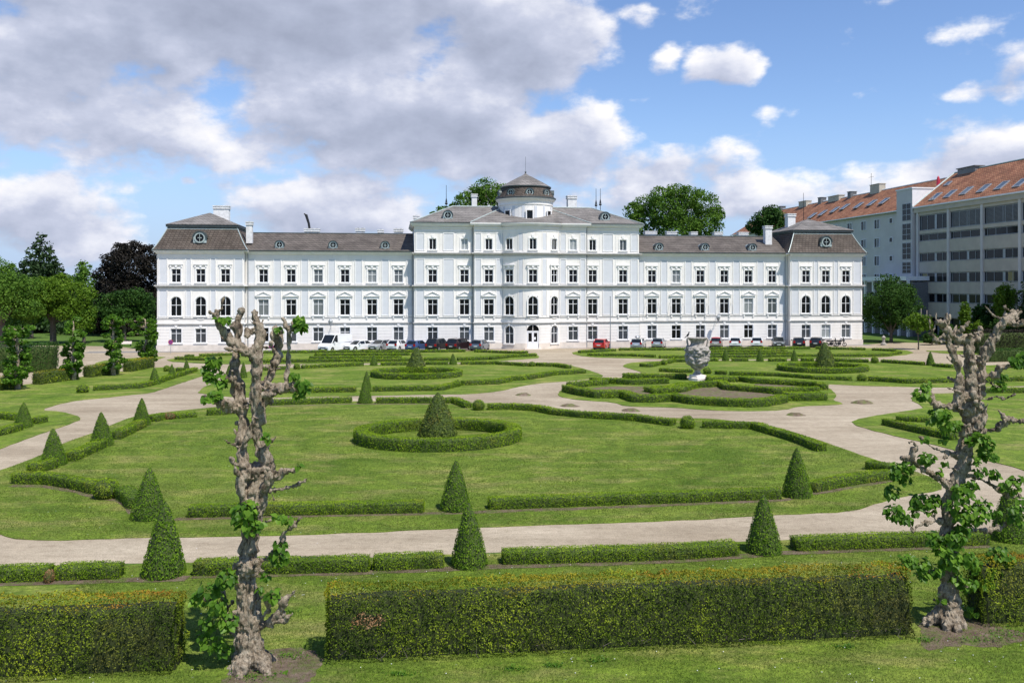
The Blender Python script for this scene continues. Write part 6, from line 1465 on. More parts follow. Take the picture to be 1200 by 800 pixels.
# ================================================================ GNARLED POLLARDS IN FRONT
def voxelise(mb,vox,name):
    me=mb.mesh(name); o=bpy.data.objects.new(name,me); COL.objects.link(o); md=o.modifiers.new('r','REMESH'); md.mode='VOXEL'; md.voxel_size=vox
    dg=bpy.context.evaluated_depsgraph_get(); ev=o.evaluated_get(dg); m2=bpy.data.meshes.new_from_object(ev); bpy.data.objects.remove(o); bpy.data.meshes.remove(me)
    n=len(m2.vertices); co=np.empty(n*3,dtype=np.float32); m2.vertices.foreach_get('co',co); co=co.reshape(-1,3).astype(float)
    no=np.empty(n*3,dtype=np.float32); m2.vertices.foreach_get('normal',no); no=no.reshape(-1,3)
    q=co*np.array([1,1,.38]); d=(np.abs(vnoise(q,3.2,1))-.3)*.07+(np.abs(vnoise(q,7,2))-.3)*.075+(np.abs(vnoise(q,15,4))-.3)*.06+(vnoise(q,26,3))*.022
    co=co+no*d[:,None]; m2.vertices.foreach_set('co',co.astype(np.float32).ravel()); m2.polygons.foreach_set('use_smooth',[True]*len(m2.polygons)); m2.name=name; m2.update(); return m2
def gnarled(base,D,label,branches,leaves,seed,rs=.69):
    r=random.Random(seed); k=D/F
    t=empty('pollard_tree',((base[0]-600)*k,D,0),0,label,'tree','gnarled pollarded trees in the foreground')
    bx=t.location.x
    def W3(x,y,dy=0): # point at the depth D+dy seen in that direction
        DD=D+dy; return Vector(((x-600)*DD/F-bx,dy,CAMH-(y-YH)*DD/F))
    mb=MB(); tips=MB(); tw_=[]
    for b in branches:
        pts=b['p']; dy0,dy1=b.get('dy',(0,0)); n=len(pts); P=[];Rr=[]
        for i,(x,y,rr) in enumerate(pts):
            dy=dy0+(dy1-dy0)*i/max(1,n-1); P.append(W3(x,y,dy)); Rr.append(rr*k*rs)
        # subdivide with wobble for a knotty outline
        Q=[];S=[]
        for i in range(n-1):
            L=(P[i+1]-P[i]).length; m=max(1,int(L/.16))
            for j in range(m):
                f=j/m; p=P[i].lerp(P[i+1],f); rad=Rr[i]*(1-f)+Rr[i+1]*f
                wob=rad*.22; Q.append(p+Vector((r.uniform(-1,1),r.uniform(-1,1),r.uniform(-.5,.5)))*wob); S.append(rad*r.uniform(.86,1.14))
        Q.append(P[-1]);S.append(Rr[-1]); mb.tube(Q,S,10); tw_+= [(p_,s_) for p_,s_ in zip(Q,S) if s_>.07]
        if b.get('knots',1):
            for p,s in zip(Q,S):
                if s>.055 and r.random()<.32: 
                    a=r.uniform(0,2*PI); mb.ball(p+Vector((math.cos(a),math.sin(a),r.uniform(-.6,.6)))*s*.7,s*r.uniform(.38,.55),seg=8,rings=6)
        if b.get('head'): mb.ball(P[-1],b['head']*k*.72,sx=1.1,sy=1,sz=.8,seg=10,rings=7)
    allp=[(p,s) for p,s in tw_]
    # root flare
    for i in range(8):
        a=2*PI*i/8+r.uniform(-.2,.2); l=r.uniform(.45,.95)*branches[0].get('root',1); mb.tube([(0,0,.55),(math.cos(a)*l*.45,math.sin(a)*l*.45,.22),(math.cos(a)*l,math.sin(a)*l,-.08)],[.20,.17,.07],8)
    for _ in range(50):
        p,s=r.choice(allp); a=r.uniform(0,2*PI); d=Vector((math.cos(a),math.sin(a),r.uniform(-.2,.9))).normalized(); l=r.uniform(.05,.17)
        mb.tube([p+d*s*.6,p+d*(s+l*.6),p+d*(s+l)+Vector((0,0,l*.3))],[.032,.022,.012],6)
    for _ in range(34):
        p,s=r.choice(allp); 
        if p.z<1.2: continue
        a=r.uniform(0,2*PI); d=Vector((math.cos(a),math.sin(a)*.7,r.uniform(-.1,.6))).normalized(); l=r.uniform(.16,.42); e=Vector((r.uniform(-.3,.3),r.uniform(-.3,.3),r.uniform(.2,.8)))
        mb.tube([p+d*s*.6,p+d*(s+l*.4),p+d*(s+l*.7)+e*l*.25,p+d*(s+l)+e*l*.6],[.036,.026,.024,.016],6)
    me=voxelise(mb,.017,'trunk'); link('trunk',me,M['bark'],t)
    # leaves: heart-shaped blades on short stalks
    rn=np.random.default_rng(seed); V=[];Fc=[];RN=[]; st=MB()
    hs=[(0,-.02),(.30,-.16),(.52,.05),(.50,.35),(.30,.66),(0,1.0),(-.30,.66),(-.50,.35),(-.52,.05),(-.30,-.16)]
    for (x,y,rx,ry,num,dy) in leaves:
        c=W3(x,y,dy); ax,az=rx*k,ry*k; cr=rn.uniform(0,1)
        for _ in range(3): 
            d=Vector(rn.normal(size=3)).normalized(); st.tube([c+Vector((0,.1,-az*.5)),c+Vector((d.x*ax*.5,d.y*ax*.5,d.z*az*.5)),c+Vector((d.x*ax*.9,d.y*ax*.9,d.z*az*.9))],[.014,.010,.005],4)
        for _ in range(int(num*2.6)):
            d=rn.normal(size=3); d/=np.linalg.norm(d); q=rn.uniform(.35,1)**.6; p=c+Vector((d[0]*ax*q,d[1]*max(ax,az)*.8*q,d[2]*az*q))
            s=rn.uniform(.08,.155)*(b_scale if 'b_scale' in globals() else 1); out=Vector((d[0]*.6,-.35+d[1]*.6,.55+d[2]*.3)); nrm=(out+Vector(rn.normal(size=3))*.35).normalized()
            dn=Vector((d[0]*.8+rn.normal()*.3,d[1]*.8+rn.normal()*.3,-.75)); tdir=(dn-nrm*dn.dot(nrm)).normalized(); sd=nrm.cross(tdir)
            b0=len(V); V.append(p+tdir*s*.4-nrm*s*.05)
            for hx,hy in hs: V.append(p+sd*hx*s*1.0+tdir*hy*s+nrm*(abs(hx)*s*.22-.10*s*hy*hy))
            for i in range(10): Fc.append((b0,b0+1+i,b0+1+(i+1)%10)); RN.append(min(1,max(0,.35+.3*cr+rn.normal()*.0+rn.uniform(-.02,.02))) )
            u=rn.uniform(-.25,.3)
            for i in range(10): RN[-1-i]=min(1,max(0,RN[-1-i]+u))
    me=np_mesh('foliage',np.array([tuple(v) for v in V]),np.array(Fc),RN,smooth=[True]*len(Fc)); link('foliage',me,M['linden'],t)
    st.build('leaf_stalks',M['leaf_stalk'],t); return t
M['leaf_stalk']=plain('green_leaf_stalk',(.10,.15,.03),.6,.2,5)
b_scale=1.0
brL=[
 {'p':[(296,790,27),(295,768,20),(293,748,19),(292,725,19),(291,700,16.5),(290,683,16),(290,664,15.5),(291,645,14.5),(293,625,13),(298,605,12),(301,590,14),(303,575,18),(303,560,20),(301,545,20)],'dy':(0,0)},
 {'p':[(283,665,11),(284,662,17),(292,664,17),(302,665,13)],'dy':(-.15,-.15)},
 {'p':[(290,735,16),(288,700,14),(280,672,12)],'dy':(-.12,-.05)},
 {'p':[(287,590,7),(281,575,9),(285,560,10),(297,550,7)],'dy':(-.25,-.2)},{'p':[(300,600,6),(305,580,7),(313,565,8),(318,552,9)],'dy':(-.2,-.25)},
 {'p':[(292,560,12),(286,540,10),(283,522,8.5),(285,505,8),(285,488,9),(283,476,10)],'dy':(-.1,.1)},
 {'p':[(312,560,13),(312,540,12),(307,525,10),(302,508,9.5),(303,492,9),(301,478,10),(302,462,9.5),(302,445,9),(302,428,8),(300,415,7.5)],'dy':(.05,-.1)},
 {'p':[(285,522,5),(292,508,5),(297,496,5),(300,488,6)],'dy':(-.2,-.2)},
 {'p':[(283,478,10),(276,478,9.5),(268,476,8.5),(258.5,471,7),(249,468,5.5),(240,466,3)],'dy':(.1,-.5)},
 {'p':[(283,476,10),(280,458,10),(276,442,9.5),(276,424,5.5),(276,408,5.5),(278,391,7),(279,374,7.5),(283,364,4)],'dy':(.1,.25),'head':7},
 {'p':[(277,446,8),(268,444,6),(262,440,3.5)],'dy':(0,-.2)},{'p':[(279,374,5),(285,366,3),(288,362,1.6),(284,358,1.2)],'dy':(.25,.25),'knots':0},
 {'p':[(300,418,8),(294,413,9),(284.6,411,9),(272,402,8),(262,390,7),(257,378,6),(254,369,6)],'dy':(-.1,-.4),'head':7},
 {'p':[(254,369,5),(260,362,3),(261,352,2),(263,346,1)],'dy':(-.4,-.45),'knots':0},{'p':[(254,369,4),(252,362,3)],'dy':(-.4,-.4),'knots':0},
 {'p':[(294,415,9),(302,406,9),(305,392,7.5),(302,380,7),(298,374,6),(298,366,4.5)],'dy':(-.1,.15),'head':5},{'p':[(302,386,6),(292,389,7),(290,394,4)],'dy':(.1,-.2)},{'p':[(304,382,3),(309,375,1.8)],'dy':(.1,.1),'knots':0},
 {'p':[(302,455,9),(312,448,7),(319,432,6.5),(325,416,6),(327,400,6),(326,388,8)],'dy':(0,.3),'head':8.5},{'p':[(326,392,7),(321,396,5),(322,386,4)],'dy':(.1,0)},
 {'p':[(304,480,8),(311,469,8.5),(317,458,9),(330,453,9.5),(342,453,8.5),(350,453,5),(356,452,3)],'dy':(.05,-.35),'head':3},
 {'p':[(336,452,3.8),(338,430,3.2),(339,400,3.0),(340,386,3.5)],'dy':(-.1,-.1),'knots':0,'head':5},{'p':[(340,386,4.5),(335,383,2.6),(332,373,1.5)],'dy':(-.1,-.1)},{'p':[(340,387,4.5),(347,380,4),(349,373,2)],'dy':(-.1,-.2)},
 {'p':[(308,462,3),(316,463,2),(324,462,1.3)],'dy':(-.3,-.5),'knots':0},
 {'p':[(263,408,1.2),(272,409,2),(284,412,3)],'dy':(-.5,-.3),'knots':0},
 {'p':[(314,566,8),(322,560,6),(332,553,5),(340,551,4.5),(348,551,2.5),(350,545,1.2)],'dy':(-.1,-.4)},
 {'p':[(316,574,4),(328,573,3),(342,570,2.8),(352,566,2.6),(361,560,1.6)],'dy':(-.1,-.3),'knots':0},{'p':[(318,578,3),(321,586,1.5)],'dy':(-.2,-.3),'knots':0},
 {'p':[(290,545,5),(280,545,3.5),(273,543,2.2),(270,536,1.4)],'dy':(-.2,-.4)},
 {'p':[(296,662,6),(312,655,4.5),(324,646,4),(331,636,4),(334,625,3.5),(341,617,3),(353,606,2.4)],'dy':(0,-.4)},
 {'p':[(302,736,8),(314,730,6),(322,726,5.5),(329,716,4.5),(332,704,4),(340,697,3),(348,690,1.6)],'dy':(0,-.3)},{'p':[(322,727,5),(334,728,4),(343,718,1.8)],'dy':(-.1,-.3)},
 {'p':[(282,745,7),(270,738,5.5),(265,722,5),(263,704,5),(260,690,4.5)],'dy':(0,.3),'head':5},{'p':[(284,738,4),(262,715,3.5),(248,703,3),(236,699,2)],'dy':(-.1,-.3)},
 {'p':[(304,728,4),(313,716,3),(314,700,3.5)],'dy':(0,-.2)},
 {'p':[(300,657,3),(302,668,2)],'dy':(-.4,-.4)} ]
lvL=[(288,600,15,14,36,-.45),(292,616,15,9,22,-.45),(280,605,9,14,14,-.4),(326,652,10,9,20,-.4),(328,640,7,7,9,-.4),(265,677,12,10,24,-.4),(244,690,13,9,22,-.3),(233,702,10,9,16,-.2),(254,706,13,12,28,-.3),(266,728,12,13,26,-.3),(246,728,11,9,18,-.2),(250,752,13,9,20,-.2),(262,762,7,9,8,-.1),(238,745,7,6,8,-.1),
 (320,698,8,7,12,-.3),(252,462,7,6,12,-.5),(243,468,6,4,7,-.6),(250,424,9,9,20,-.2),(246,440,7,8,14,-.2),(260,445,6,10,12,-.2),(240,432,4,5,5,-.2),(352,382,7,8,16,-.3),(350,373,5,4,6,-.3),(356,452,7,8,16,-.5),(345,441,5,4,7,-.2),(350,462,5,4,6,-.5),(261,375,8,3.5,9,-.5),(326,605,6,3,5,-.4),(337,610,5,5,6,-.5),(314,512,4,5,4,-.3),(350,546,2.5,3,3,-.5),(325,386,4,3,3,.0),(305,690,4,4,4,-.4),(312,674,5,5,4,-.35),(325,795,14,4,10,-.5),(290,798,10,3,6,-.6)]
gnarled((294,781),20.95,'left gnarled knobbly pollard tree standing between the two tall foreground hedges',brL,lvL,5)
brR=[
 {'p':[(1112,738,20),(1111,722,17),(1112,700,16),(1112,680,15),(1112,660,14),(1112,635,11.5),(1111,615,10),(1111,595,9),(1114,578,9.5),(1120,565,12),(1125,551,14),(1130,538,13),(1134,522,13.5),(1137,506,14.5),(1141,492,14.5),(1137,478,18),(1135,463,15)],'dy':(0,0),'root':.8},
 {'p':[(1144,505,9),(1149,492,9),(1150,480,9),(1144,470,9)],'dy':(-.2,-.2)},{'p':[(1125,482,10),(1122,474,9),(1126,462,8)],'dy':(-.15,-.1)},
 {'p':[(1128,466,8),(1125,450,6.5),(1123,431,5.8),(1116,414,6.2),(1111,399,6),(1107,392,5)],'dy':(0,-.2)},
 {'p':[(1136,465,12),(1137,450,10),(1137,430,9.5),(1134,412,9),(1135,399,10)],'dy':(0,0),'head':9},
 {'p':[(1144,465,11),(1149,445,8),(1150,424,8.5),(1156,409,8.5),(1165,396,7.5),(1171,384,7.5),(1177,376,7.5),(1184,378,6),(1192,381,5.5),(1204,379,5.2),(1218,373,5)],'dy':(.1,-.3)},
 {'p':[(1180,377,7),(1187,372,6.5),(1190,366,6)],'dy':(-.1,.1),'head':6.5},{'p':[(1192,366,3),(1187,363,2.2),(1183,365,1.6)],'dy':(.1,0)},{'p':[(1178,374,2.2),(1178,365,1.9),(1178,357,1.4)],'dy':(0,0),'knots':0},
 {'p':[(1135,398,8.5),(1125,397,8),(1115,393,6.5),(1109,386,5.5),(1104,381,5.2),(1100,377,4.5)],'dy':(0,-.35),'head':5.5},{'p':[(1106,380,3),(1109,374,2.8),(1109,367,2.4)],'dy':(-.3,-.3),'knots':0},{'p':[(1108,386,2.4),(1112,377,1.8),(1112,369,1.5)],'dy':(-.2,-.2),'knots':0},
 {'p':[(1112,398,6),(1104,400,5),(1096,399,5),(1092,391,4),(1095,385,3)],'dy':(-.1,-.4)},{'p':[(1092,394,1.8),(1089.5,383,1.4),(1090,368,1.1)],'dy':(-.35,-.4),'knots':0},{'p':[(1094,390,1.8),(1096,378,1.5),(1097,365,1.1)],'dy':(-.35,-.3),'knots':0},
 {'p':[(1136,399,8),(1144,396,6),(1148,391,4.5),(1148.5,382,2.2)],'dy':(0,.1)},{'p':[(1126,397,6),(1124,391,4)],'dy':(0,0),'head':4.5},
 {'p':[(1148,446,5),(1156,440,5),(1166,438,5.5),(1174,432,6.5),(1182,429,5.5),(1188,431,3)],'dy':(0,-.4)},
 {'p':[(1138,462,4),(1146,466,2.8),(1157,468,2.5),(1168,464,2),(1179,468,2.2),(1184,464,2),(1190,461,1.6)],'dy':(-.3,-.5),'knots':0},{'p':[(1146,452,3),(1158,448,2.2),(1168,452,1.8),(1176,458,1.2)],'dy':(-.1,.2),'knots':0},
 {'p':[(1126,476,9),(1116,476,6),(1106,475,5.5),(1096,473,6.5),(1088,467,4.5),(1084,459,2.5)],'dy':(0,-.5)},{'p':[(1127,460,2.5),(1118,457,1.6),(1108,453,1.2)],'dy':(-.2,-.3),'knots':0},
 {'p':[(1146,506,6),(1158,504,4.2),(1169,504,4),(1176,497,5),(1184,491,5.2),(1191,493,4.2),(1200,493,2.4),(1216,490,1.6)],'dy':(0,-.5)},{'p':[(1136,505,9),(1128,507,7),(1128,500,5)],'dy':(-.3,-.35)},
 {'p':[(1122,535,8),(1112,530,3.4),(1104,529,2.6),(1098,526,2.2),(1090,523,2.4),(1082,517,1.8),(1079,512,1.2)],'dy':(0,-.4)},{'p':[(1115,530,4),(1108,534,4.5),(1105,538,3)],'dy':(-.1,-.2)},
 {'p':[(1118,572,9),(1108,566,6),(1099,560,5),(1090,553,5),(1080,549,4.5),(1070,541,5.5),(1061,537,5)],'dy':(0,-.3),'head':6},{'p':[(1066,538,4),(1069,529,4.5),(1075,523,3),(1070,517,1.8),(1064,519,1)],'dy':(-.3,-.4)},
 {'p':[(1110,598,5),(1104,588,3.4),(1096,583,2.8),(1086,588,2)],'dy':(0,.3)},{'p':[(1110,616,5),(1100,609,3.6),(1090,613,3.5),(1082,612,3.5),(1074,618,3),(1071,624,2.5),(1066,612,2)],'dy':(0,-.3)},{'p':[(1097,610,2.5),(1093,602,2)],'dy':(-.1,-.1)},
 {'p':[(1124,556,7),(1136,557,4),(1147,560,2.4),(1158,566,4),(1168,571,4.5),(1178,578,3.5),(1187,583,3),(1197,580,1.8)],'dy':(0,-.5)},{'p':[(1158,567,3),(1160,558,2.2),(1166,553,1.5)],'dy':(-.25,-.3)},
 {'p':[(1118,618,6),(1132,621,3.6),(1146,620,3.6),(1155,621,4.2),(1164,619,4),(1172,618,3),(1181,613,2.6)],'dy':(0,.4)},{'p':[(1118,690,6),(1132,688,4),(1148,683,3.5),(1160,676,3)],'dy':(0,.3)},{'p':[(1150,690,2.2),(1170,695,1.6),(1190,697,1.2)],'dy':(.3,.6),'knots':0},
 {'p':[(1108,680,5),(1098,670,4),(1088,668,4)],'dy':(0,-.3)},{'p':[(1111,650,9),(1109,640,9),(1110,628,8)],'dy':(-.15,-.15)} ]
lvR=[(1081,461,8,9,20,-.5),(1086,452,5,5,6,-.4),(1102,486,13,6,24,-.4),(1096,493,8,5,9,-.4),(1118,498,8,6,14,-.4),(1107,503,5,4,5,-.4),(1086,537,8,9,20,-.4),(1055,553,12,8,24,-.2),(1064,545,7,6,9,-.3),(1062,562,7,5,8,-.2),(1051,545,4,5,4,-.2),
 (1045,577,9,9,18,-.1),(1048,600,10,10,24,-.2),(1062,608,8,6,9,-.2),(1080,586,13,9,34,.1),(1090,595,8,8,12,0),(1075,598,8,6,9,0),(1097,584,5,6,6,.1),(1129,576,12,10,32,-.4),(1140,568,6,6,9,-.4),(1142,603,15,13,44,-.4),(1126,600,9,12,22,-.4),(1150,590,9,8,14,-.4),(1130,618,9,9,18,-.4),
 (1164,556,7,6,10,-.4),(1184,569,10,9,22,-.6),(1194,562,7,6,8,-.6),(1192,603,11,12,26,.2),(1200,590,8,8,10,.2),(1096,632,11,9,24,-.3),(1120,632,12,13,34,-.4),(1115,655,12,12,30,-.4),(1105,645,9,9,14,-.4),(1078,660,12,9,24,-.3),(1062,657,9,8,18,-.3),(1082,673,8,6,10,-.3),(1135,655,10,9,22,-.4),(1098,668,9,9,16,-.3),
 (1150,680,14,11,32,.2),(1165,672,9,8,14,.2),(1170,650,14,9,30,.3),(1184,655,9,7,12,.3),(1172,683,9,7,14,.3),(1133,684,10,9,20,-.2),(1122,676,8,9,12,-.3),(1145,664,8,7,10,0),(1140,716,12,6,20,.3),(1175,741,14,7,26,.3),(1160,728,12,6,16,.3),(1186,748,9,5,12,.2),(1192,425,9,7,20,-.5),(1200,418,8,6,10,-.5),(1171,452,7,6,14,.2),(1176,442,5,4,5,.2),
 (1138,515,6,4,6,-.4),(1150,512,9,5,14,-.4),(1158,520,8,8,14,-.4),(1160,533,9,7,14,-.3),(1153,528,6,6,8,-.3),(1145,540,6,5,6,-.4),(1107,515,5,5,6,-.3),(1083,514,4,3,4,-.4),(1100,552,3,4,3,-.3),(1108,542,4,3,3,-.3),(1148,552,6,5,7,-.4),(1167,600,5,4,4,.3),(1115,590,6,6,6,-.5),(1102,700,6,5,4,-.4)]
gnarled((1112,733),23.55,'right gnarled knobbly pollard tree with many leafy shoots at the end of the long hedge',brR,lvR,9,.63)
# ================================================================ FOREGROUND GRASS BLADES
def blades(name,n,region,hmin,hmax,wd,seed,label,m):
    r=np.random.default_rng(seed); P=[]; 
    X=r.uniform(region[0],region[1],n); Y=r.uniform(region[2],region[3],n); keep=region[4](X,Y,r); X,Y=X[keep],Y[keep]; n=len(X)
    a=r.uniform(0,2*PI,n); h=r.uniform(hmin,hmax,n)*(1+.4*vnoise(np.stack([X,Y,X*0],1),1.5)); dx,dy=np.cos(a)*wd,np.sin(a)*wd; lx,ly=r.normal(size=n)*h*.5,r.normal(size=n)*h*.5; z=np.full(n,.03)
    V=np.stack([np.stack([X-dx,Y-dy,z],1),np.stack([X+dx,Y+dy,z],1),np.stack([X+lx,Y+ly,z+h],1)],1).reshape(-1,3)
    rnd=np.clip(.5+.25*r.normal(size=n)+.25*vnoise(np.stack([X,Y,X*0],1),.8,3),0,1); me=np_mesh(name,V,np.arange(3*n).reshape(n,3),rnd); o=link(name,me,m); tag(o,label,'grass',kind='stuff'); return o
M['grass_blade']=foliage('grass_blades',(.058,.105,.012),(.138,.195,.028),(.27,.275,.08),.9,.35)
bare=[(G(315,795).x,G(315,795).y,1.5,.9),(G(1125,742).x,G(1125,742).y,1.5,.7)]
def okreg(X,Y,r):
    k=np.ones(len(X),bool)
    for bx,by,ra,rb in bare: k&= ((((X-bx)/ra)**2+((Y-by)/rb)**2+.5*r.normal(size=len(X)))>1)|(r.uniform(0,1,len(X))<.38)
    px=600+X*F/Y; py=YH+CAMH*F/Y; k&=(px>-30)&(px<1230)
    # not on the near path and beyond
    far=np.interp(px,[0,200,400,600,800,1033,1200],[666,663,657.5,650,640,631,621]); k&= py>far
    return k
blades('grass_blades',330000,(-13,18,19.0,33.5,okreg),.02,.055,.007,1,'short grass with daisies across the foreground','grass_blade' and M['grass_blade'])
L1a=np.array([tuple(p) for p in L1w])
def inpoly(X,Y,Pg):
    c=np.zeros(len(X),bool); n=len(Pg)
    for i in range(n):
        x1,y1=Pg[i]; x2,y2=Pg[(i+1)%n]
        if y1==y2: continue
        c^=((y1>Y)!=(y2>Y))&(X<(x2-x1)*(Y-y1)/(y2-y1)+x1)
    return c
def lawnreg(X,Y,r):
    px=600+X*F/Y; return inpoly(X,Y,L1a)&(px>-20)&(px<1220)&(r.uniform(0,1,len(X))<np.clip((33/Y)**1.6,0,1))
blades('grass_tufts',900000,(-26,34,31.5,66,lawnreg),.025,.05,.012,5,'short mown turf of the near main lawn',M['grass_blade'])
r=np.random.default_rng(3); mb=MB()
for _ in range(260):
    X,Y=r.uniform(-12,16),r.uniform(19.5,31); 
    mb.lathe([(.001,.060),(.014,.058),(.013,.063),(.001,.066)],5,(X,Y,0))
tag(mb.build('daisies',M['frame']),'tiny white daisies scattered in the foreground grass','flowers',kind='stuff')
# weeds at the hedge foot
def weeds(pts,n,leaf,label,seed):
    r=np.random.default_rng(seed); P=[];
    for (x,y,rx,ry,h) in pts:
        g=G(x,y); m=n; a=r.normal(size=(m,3)); P.append(np.stack([g.x+a[:,0]*rx*.4,g.y+a[:,1]*ry*.4,np.abs(a[:,2])*h*.5+.03],1))
    P=np.concatenate(P); V,Q=leaf_quads(P,np.tile([[0,-.3,1.]],(len(P),1)),leaf,.6,.6,0,r); tag(link('weeds',np_mesh('weeds',V,Q,np.clip(.45+.2*r.normal(size=len(P)),0,1)),M['linden']),label,'weeds',kind='stuff')
weeds([(300,795,.7,.3,.12),(345,770,.5,.3,.10),(700,776,.5,.15,.12),(600,786,.4,.15,.10),(470,792,.4,.1,.08),(1150,752,.9,.25,.16),(1180,745,.6,.3,.18),(990,760,.4,.15,.10),(650,782,.3,.12,.1),(1085,752,.4,.2,.1),(340,718,.4,.2,.06)],110,.06,'low broad-leaved weeds along the hedge foot and round the two gnarled trunks',7)
# sprawling bare twigs at hedge bottom left
r_=random.Random(8); mb=MB()
for _ in range(40):
    f=r_.random(); p=yA.lerp(yB,f)+Vector((0,r_.uniform(-.05,.35))); mb.tube([(p.x,p.y+.1,.0),(p.x+r_.uniform(-.2,.2),p.y-.02,r_.uniform(.12,.25)),(p.x+r_.uniform(-.35,.35),p.y+r_.uniform(-.1,.1),r_.uniform(.2,.45))],[.012,.009,.004],4)
tag(mb.build('dry_twigs',M['trunk']),'dry bare twigs under the long foreground hedge','twigs',kind='stuff')
# ================================================================ SKY, SUN, CAMERA
SUN_AZ=R(43); SUN_EL=R(59)       # azimuth to the right of the direction back to the viewer
w=bpy.data.worlds.new('World'); sc.world=w; w.use_nodes=True; nt=w.node_tree; nt.nodes.clear()
L=nt.links; out=nd(nt,'ShaderNodeOutputWorld'); bgd=nd(nt,'ShaderNodeBackground'); L.new(bgd.outputs[0],out.inputs[0]); bgd.inputs[1].default_value=1.0
sky=nd(nt,'ShaderNodeTexSky'); sky.sky_type='NISHITA'; sky.sun_disc=False; sky.sun_elevation=SUN_EL; sky.altitude=0; sky.air_density=1.0; sky.dust_density=.0; sky.ozone_density=1.0
sdir=Vector((math.sin(SUN_AZ)*math.cos(SUN_EL),-math.cos(SUN_AZ)*math.cos(SUN_EL),math.sin(SUN_EL)))
sky.sun_rotation=math.atan2(sdir.x,sdir.y)
SKY_STRENGTH=.125
def mt(op,a,b=None,c=None,clamp=False):
    n=nd(nt,'ShaderNodeMath',operation=op,use_clamp=clamp)
    for i,v in enumerate((a,b,c)):
        if v is None: continue
        if isinstance(v,(int,float)): n.inputs[i].default_value=v
        else: L.new(v,n.inputs[i])
    return n.outputs[0]
tc=nd(nt,'ShaderNodeTexCoord'); sep=nd(nt,'ShaderNodeSeparateXYZ'); L.new(tc.outputs['Generated'],sep.inputs[0])
az=mt('ARCTAN2',sep.outputs[0],sep.outputs[1]); el=mt('ARCSINE',sep.outputs[2])
def A(px): return math.atan((px-600)/F)
def E_(px,py): return math.atan((YH-py)/math.hypot(F,px-600))
# cloud group: input vector (az,el,0) -> density
gt=bpy.data.node_groups.new('cloud_density','ShaderNodeTree'); gt.interface.new_socket('P',in_out='INPUT',socket_type='NodeSocketVector'); gt.interface.new_socket('D',in_out='OUTPUT',socket_type='NodeSocketFloat'); gt.interface.new_socket('B',in_out='OUTPUT',socket_type='NodeSocketFloat')
gi=gt.nodes.new('NodeGroupInput'); go=gt.nodes.new('NodeGroupOutput'); gl=gt.links
def gm(op,a,b=None,c=None,clamp=False):
    n=gt.nodes.new('ShaderNodeMath'); n.operation=op; n.use_clamp=clamp
    for i,v in enumerate((a,b,c)):
        if v is None: continue
        if isinstance(v,(int,float)): n.inputs[i].default_value=v
        else: gl.new(v,n.inputs[i])
    return n.outputs[0]
def gnoise(scale,detail,rough,off=(0,0,0),st=(1,1.7,1),dist=0):
    mp=gt.nodes.new('ShaderNodeMapping'); mp.inputs['Location'].default_value=off; mp.inputs['Scale'].default_value=st; gl.new(gi.outputs[0],mp.inputs[0])
    n=gt.nodes.new('ShaderNodeTexNoise'); n.inputs['Scale'].default_value=scale; n.inputs['Detail'].default_value=detail; n.inputs['Roughness'].default_value=rough; n.inputs['Distortion'].default_value=dist; gl.new(mp.outputs[0],n.inputs['Vector']); return n
wn=gnoise(9,3,.5,(3,1,7)); sub=gt.nodes.new('ShaderNodeVectorMath'); sub.operation='SUBTRACT'; gl.new(wn.outputs['Color'],sub.inputs[0]); sub.inputs[1].default_value=(.5,.5,.5)
scl=gt.nodes.new('ShaderNodeVectorMath'); scl.operation='SCALE'; gl.new(sub.outputs[0],scl.inputs[0]); scl.inputs['Scale'].default_value=.05
wa=gt.nodes.new('ShaderNodeVectorMath'); wa.operation='ADD'; gl.new(gi.outputs[0],wa.inputs[0]); gl.new(scl.outputs[0],wa.inputs[1])
sx=gt.nodes.new('ShaderNodeSeparateXYZ'); gl.new(wa.outputs[0],sx.inputs[0])
# (px,py,rx,ry,strength)
blobs=[(300,10,380,95,1.7),(600,50,150,85,1.5),(480,150,260,75,1.5),(650,165,105,58,1.35),(90,90,200,110,1.3),(60,165,120,26,.7),(190,180,110,34,1.0),(62,262,100,50,1.2),(130,272,50,28,.9),(400,248,190,50,1.15),(600,232,130,34,1.0),(15,196,34,12,.6),
 (778,200,125,36,1.2),(690,246,110,28,.9),(880,226,110,30,.95),(1000,212,120,24,.8),(1150,192,110,52,1.15),(1165,100,52,22,1.05),(1192,80,34,28,1.1),(858,76,54,30,1.35),(738,20,32,22,1.0),(784,68,24,16,.7),(808,148,22,20,.55),(893,146,22,14,.55),(846,190,24,10,.55),(985,160,16,10,.6),(218,216,13,6,.85)]
B=None
for px,py,rx,ry,s in blobs:
    a0,e0,ra,re=A(px),E_(px,py),rx/F*1.12,ry/F*1.18
    dx=gm('MULTIPLY',gm('SUBTRACT',sx.outputs[0],a0),1/ra); dy=gm('MULTIPLY',gm('SUBTRACT',sx.outputs[1],e0),1/re)
    q=gm('MULTIPLY_ADD',dx,dx,gm('MULTIPLY',dy,dy)); f=gm('MULTIPLY',gm('SUBTRACT',1.0,q),s)
    f=gm('MAXIMUM',f,0.0)
    B=f if B is None else gm('SMOOTH_MAX',B,f,.25) 
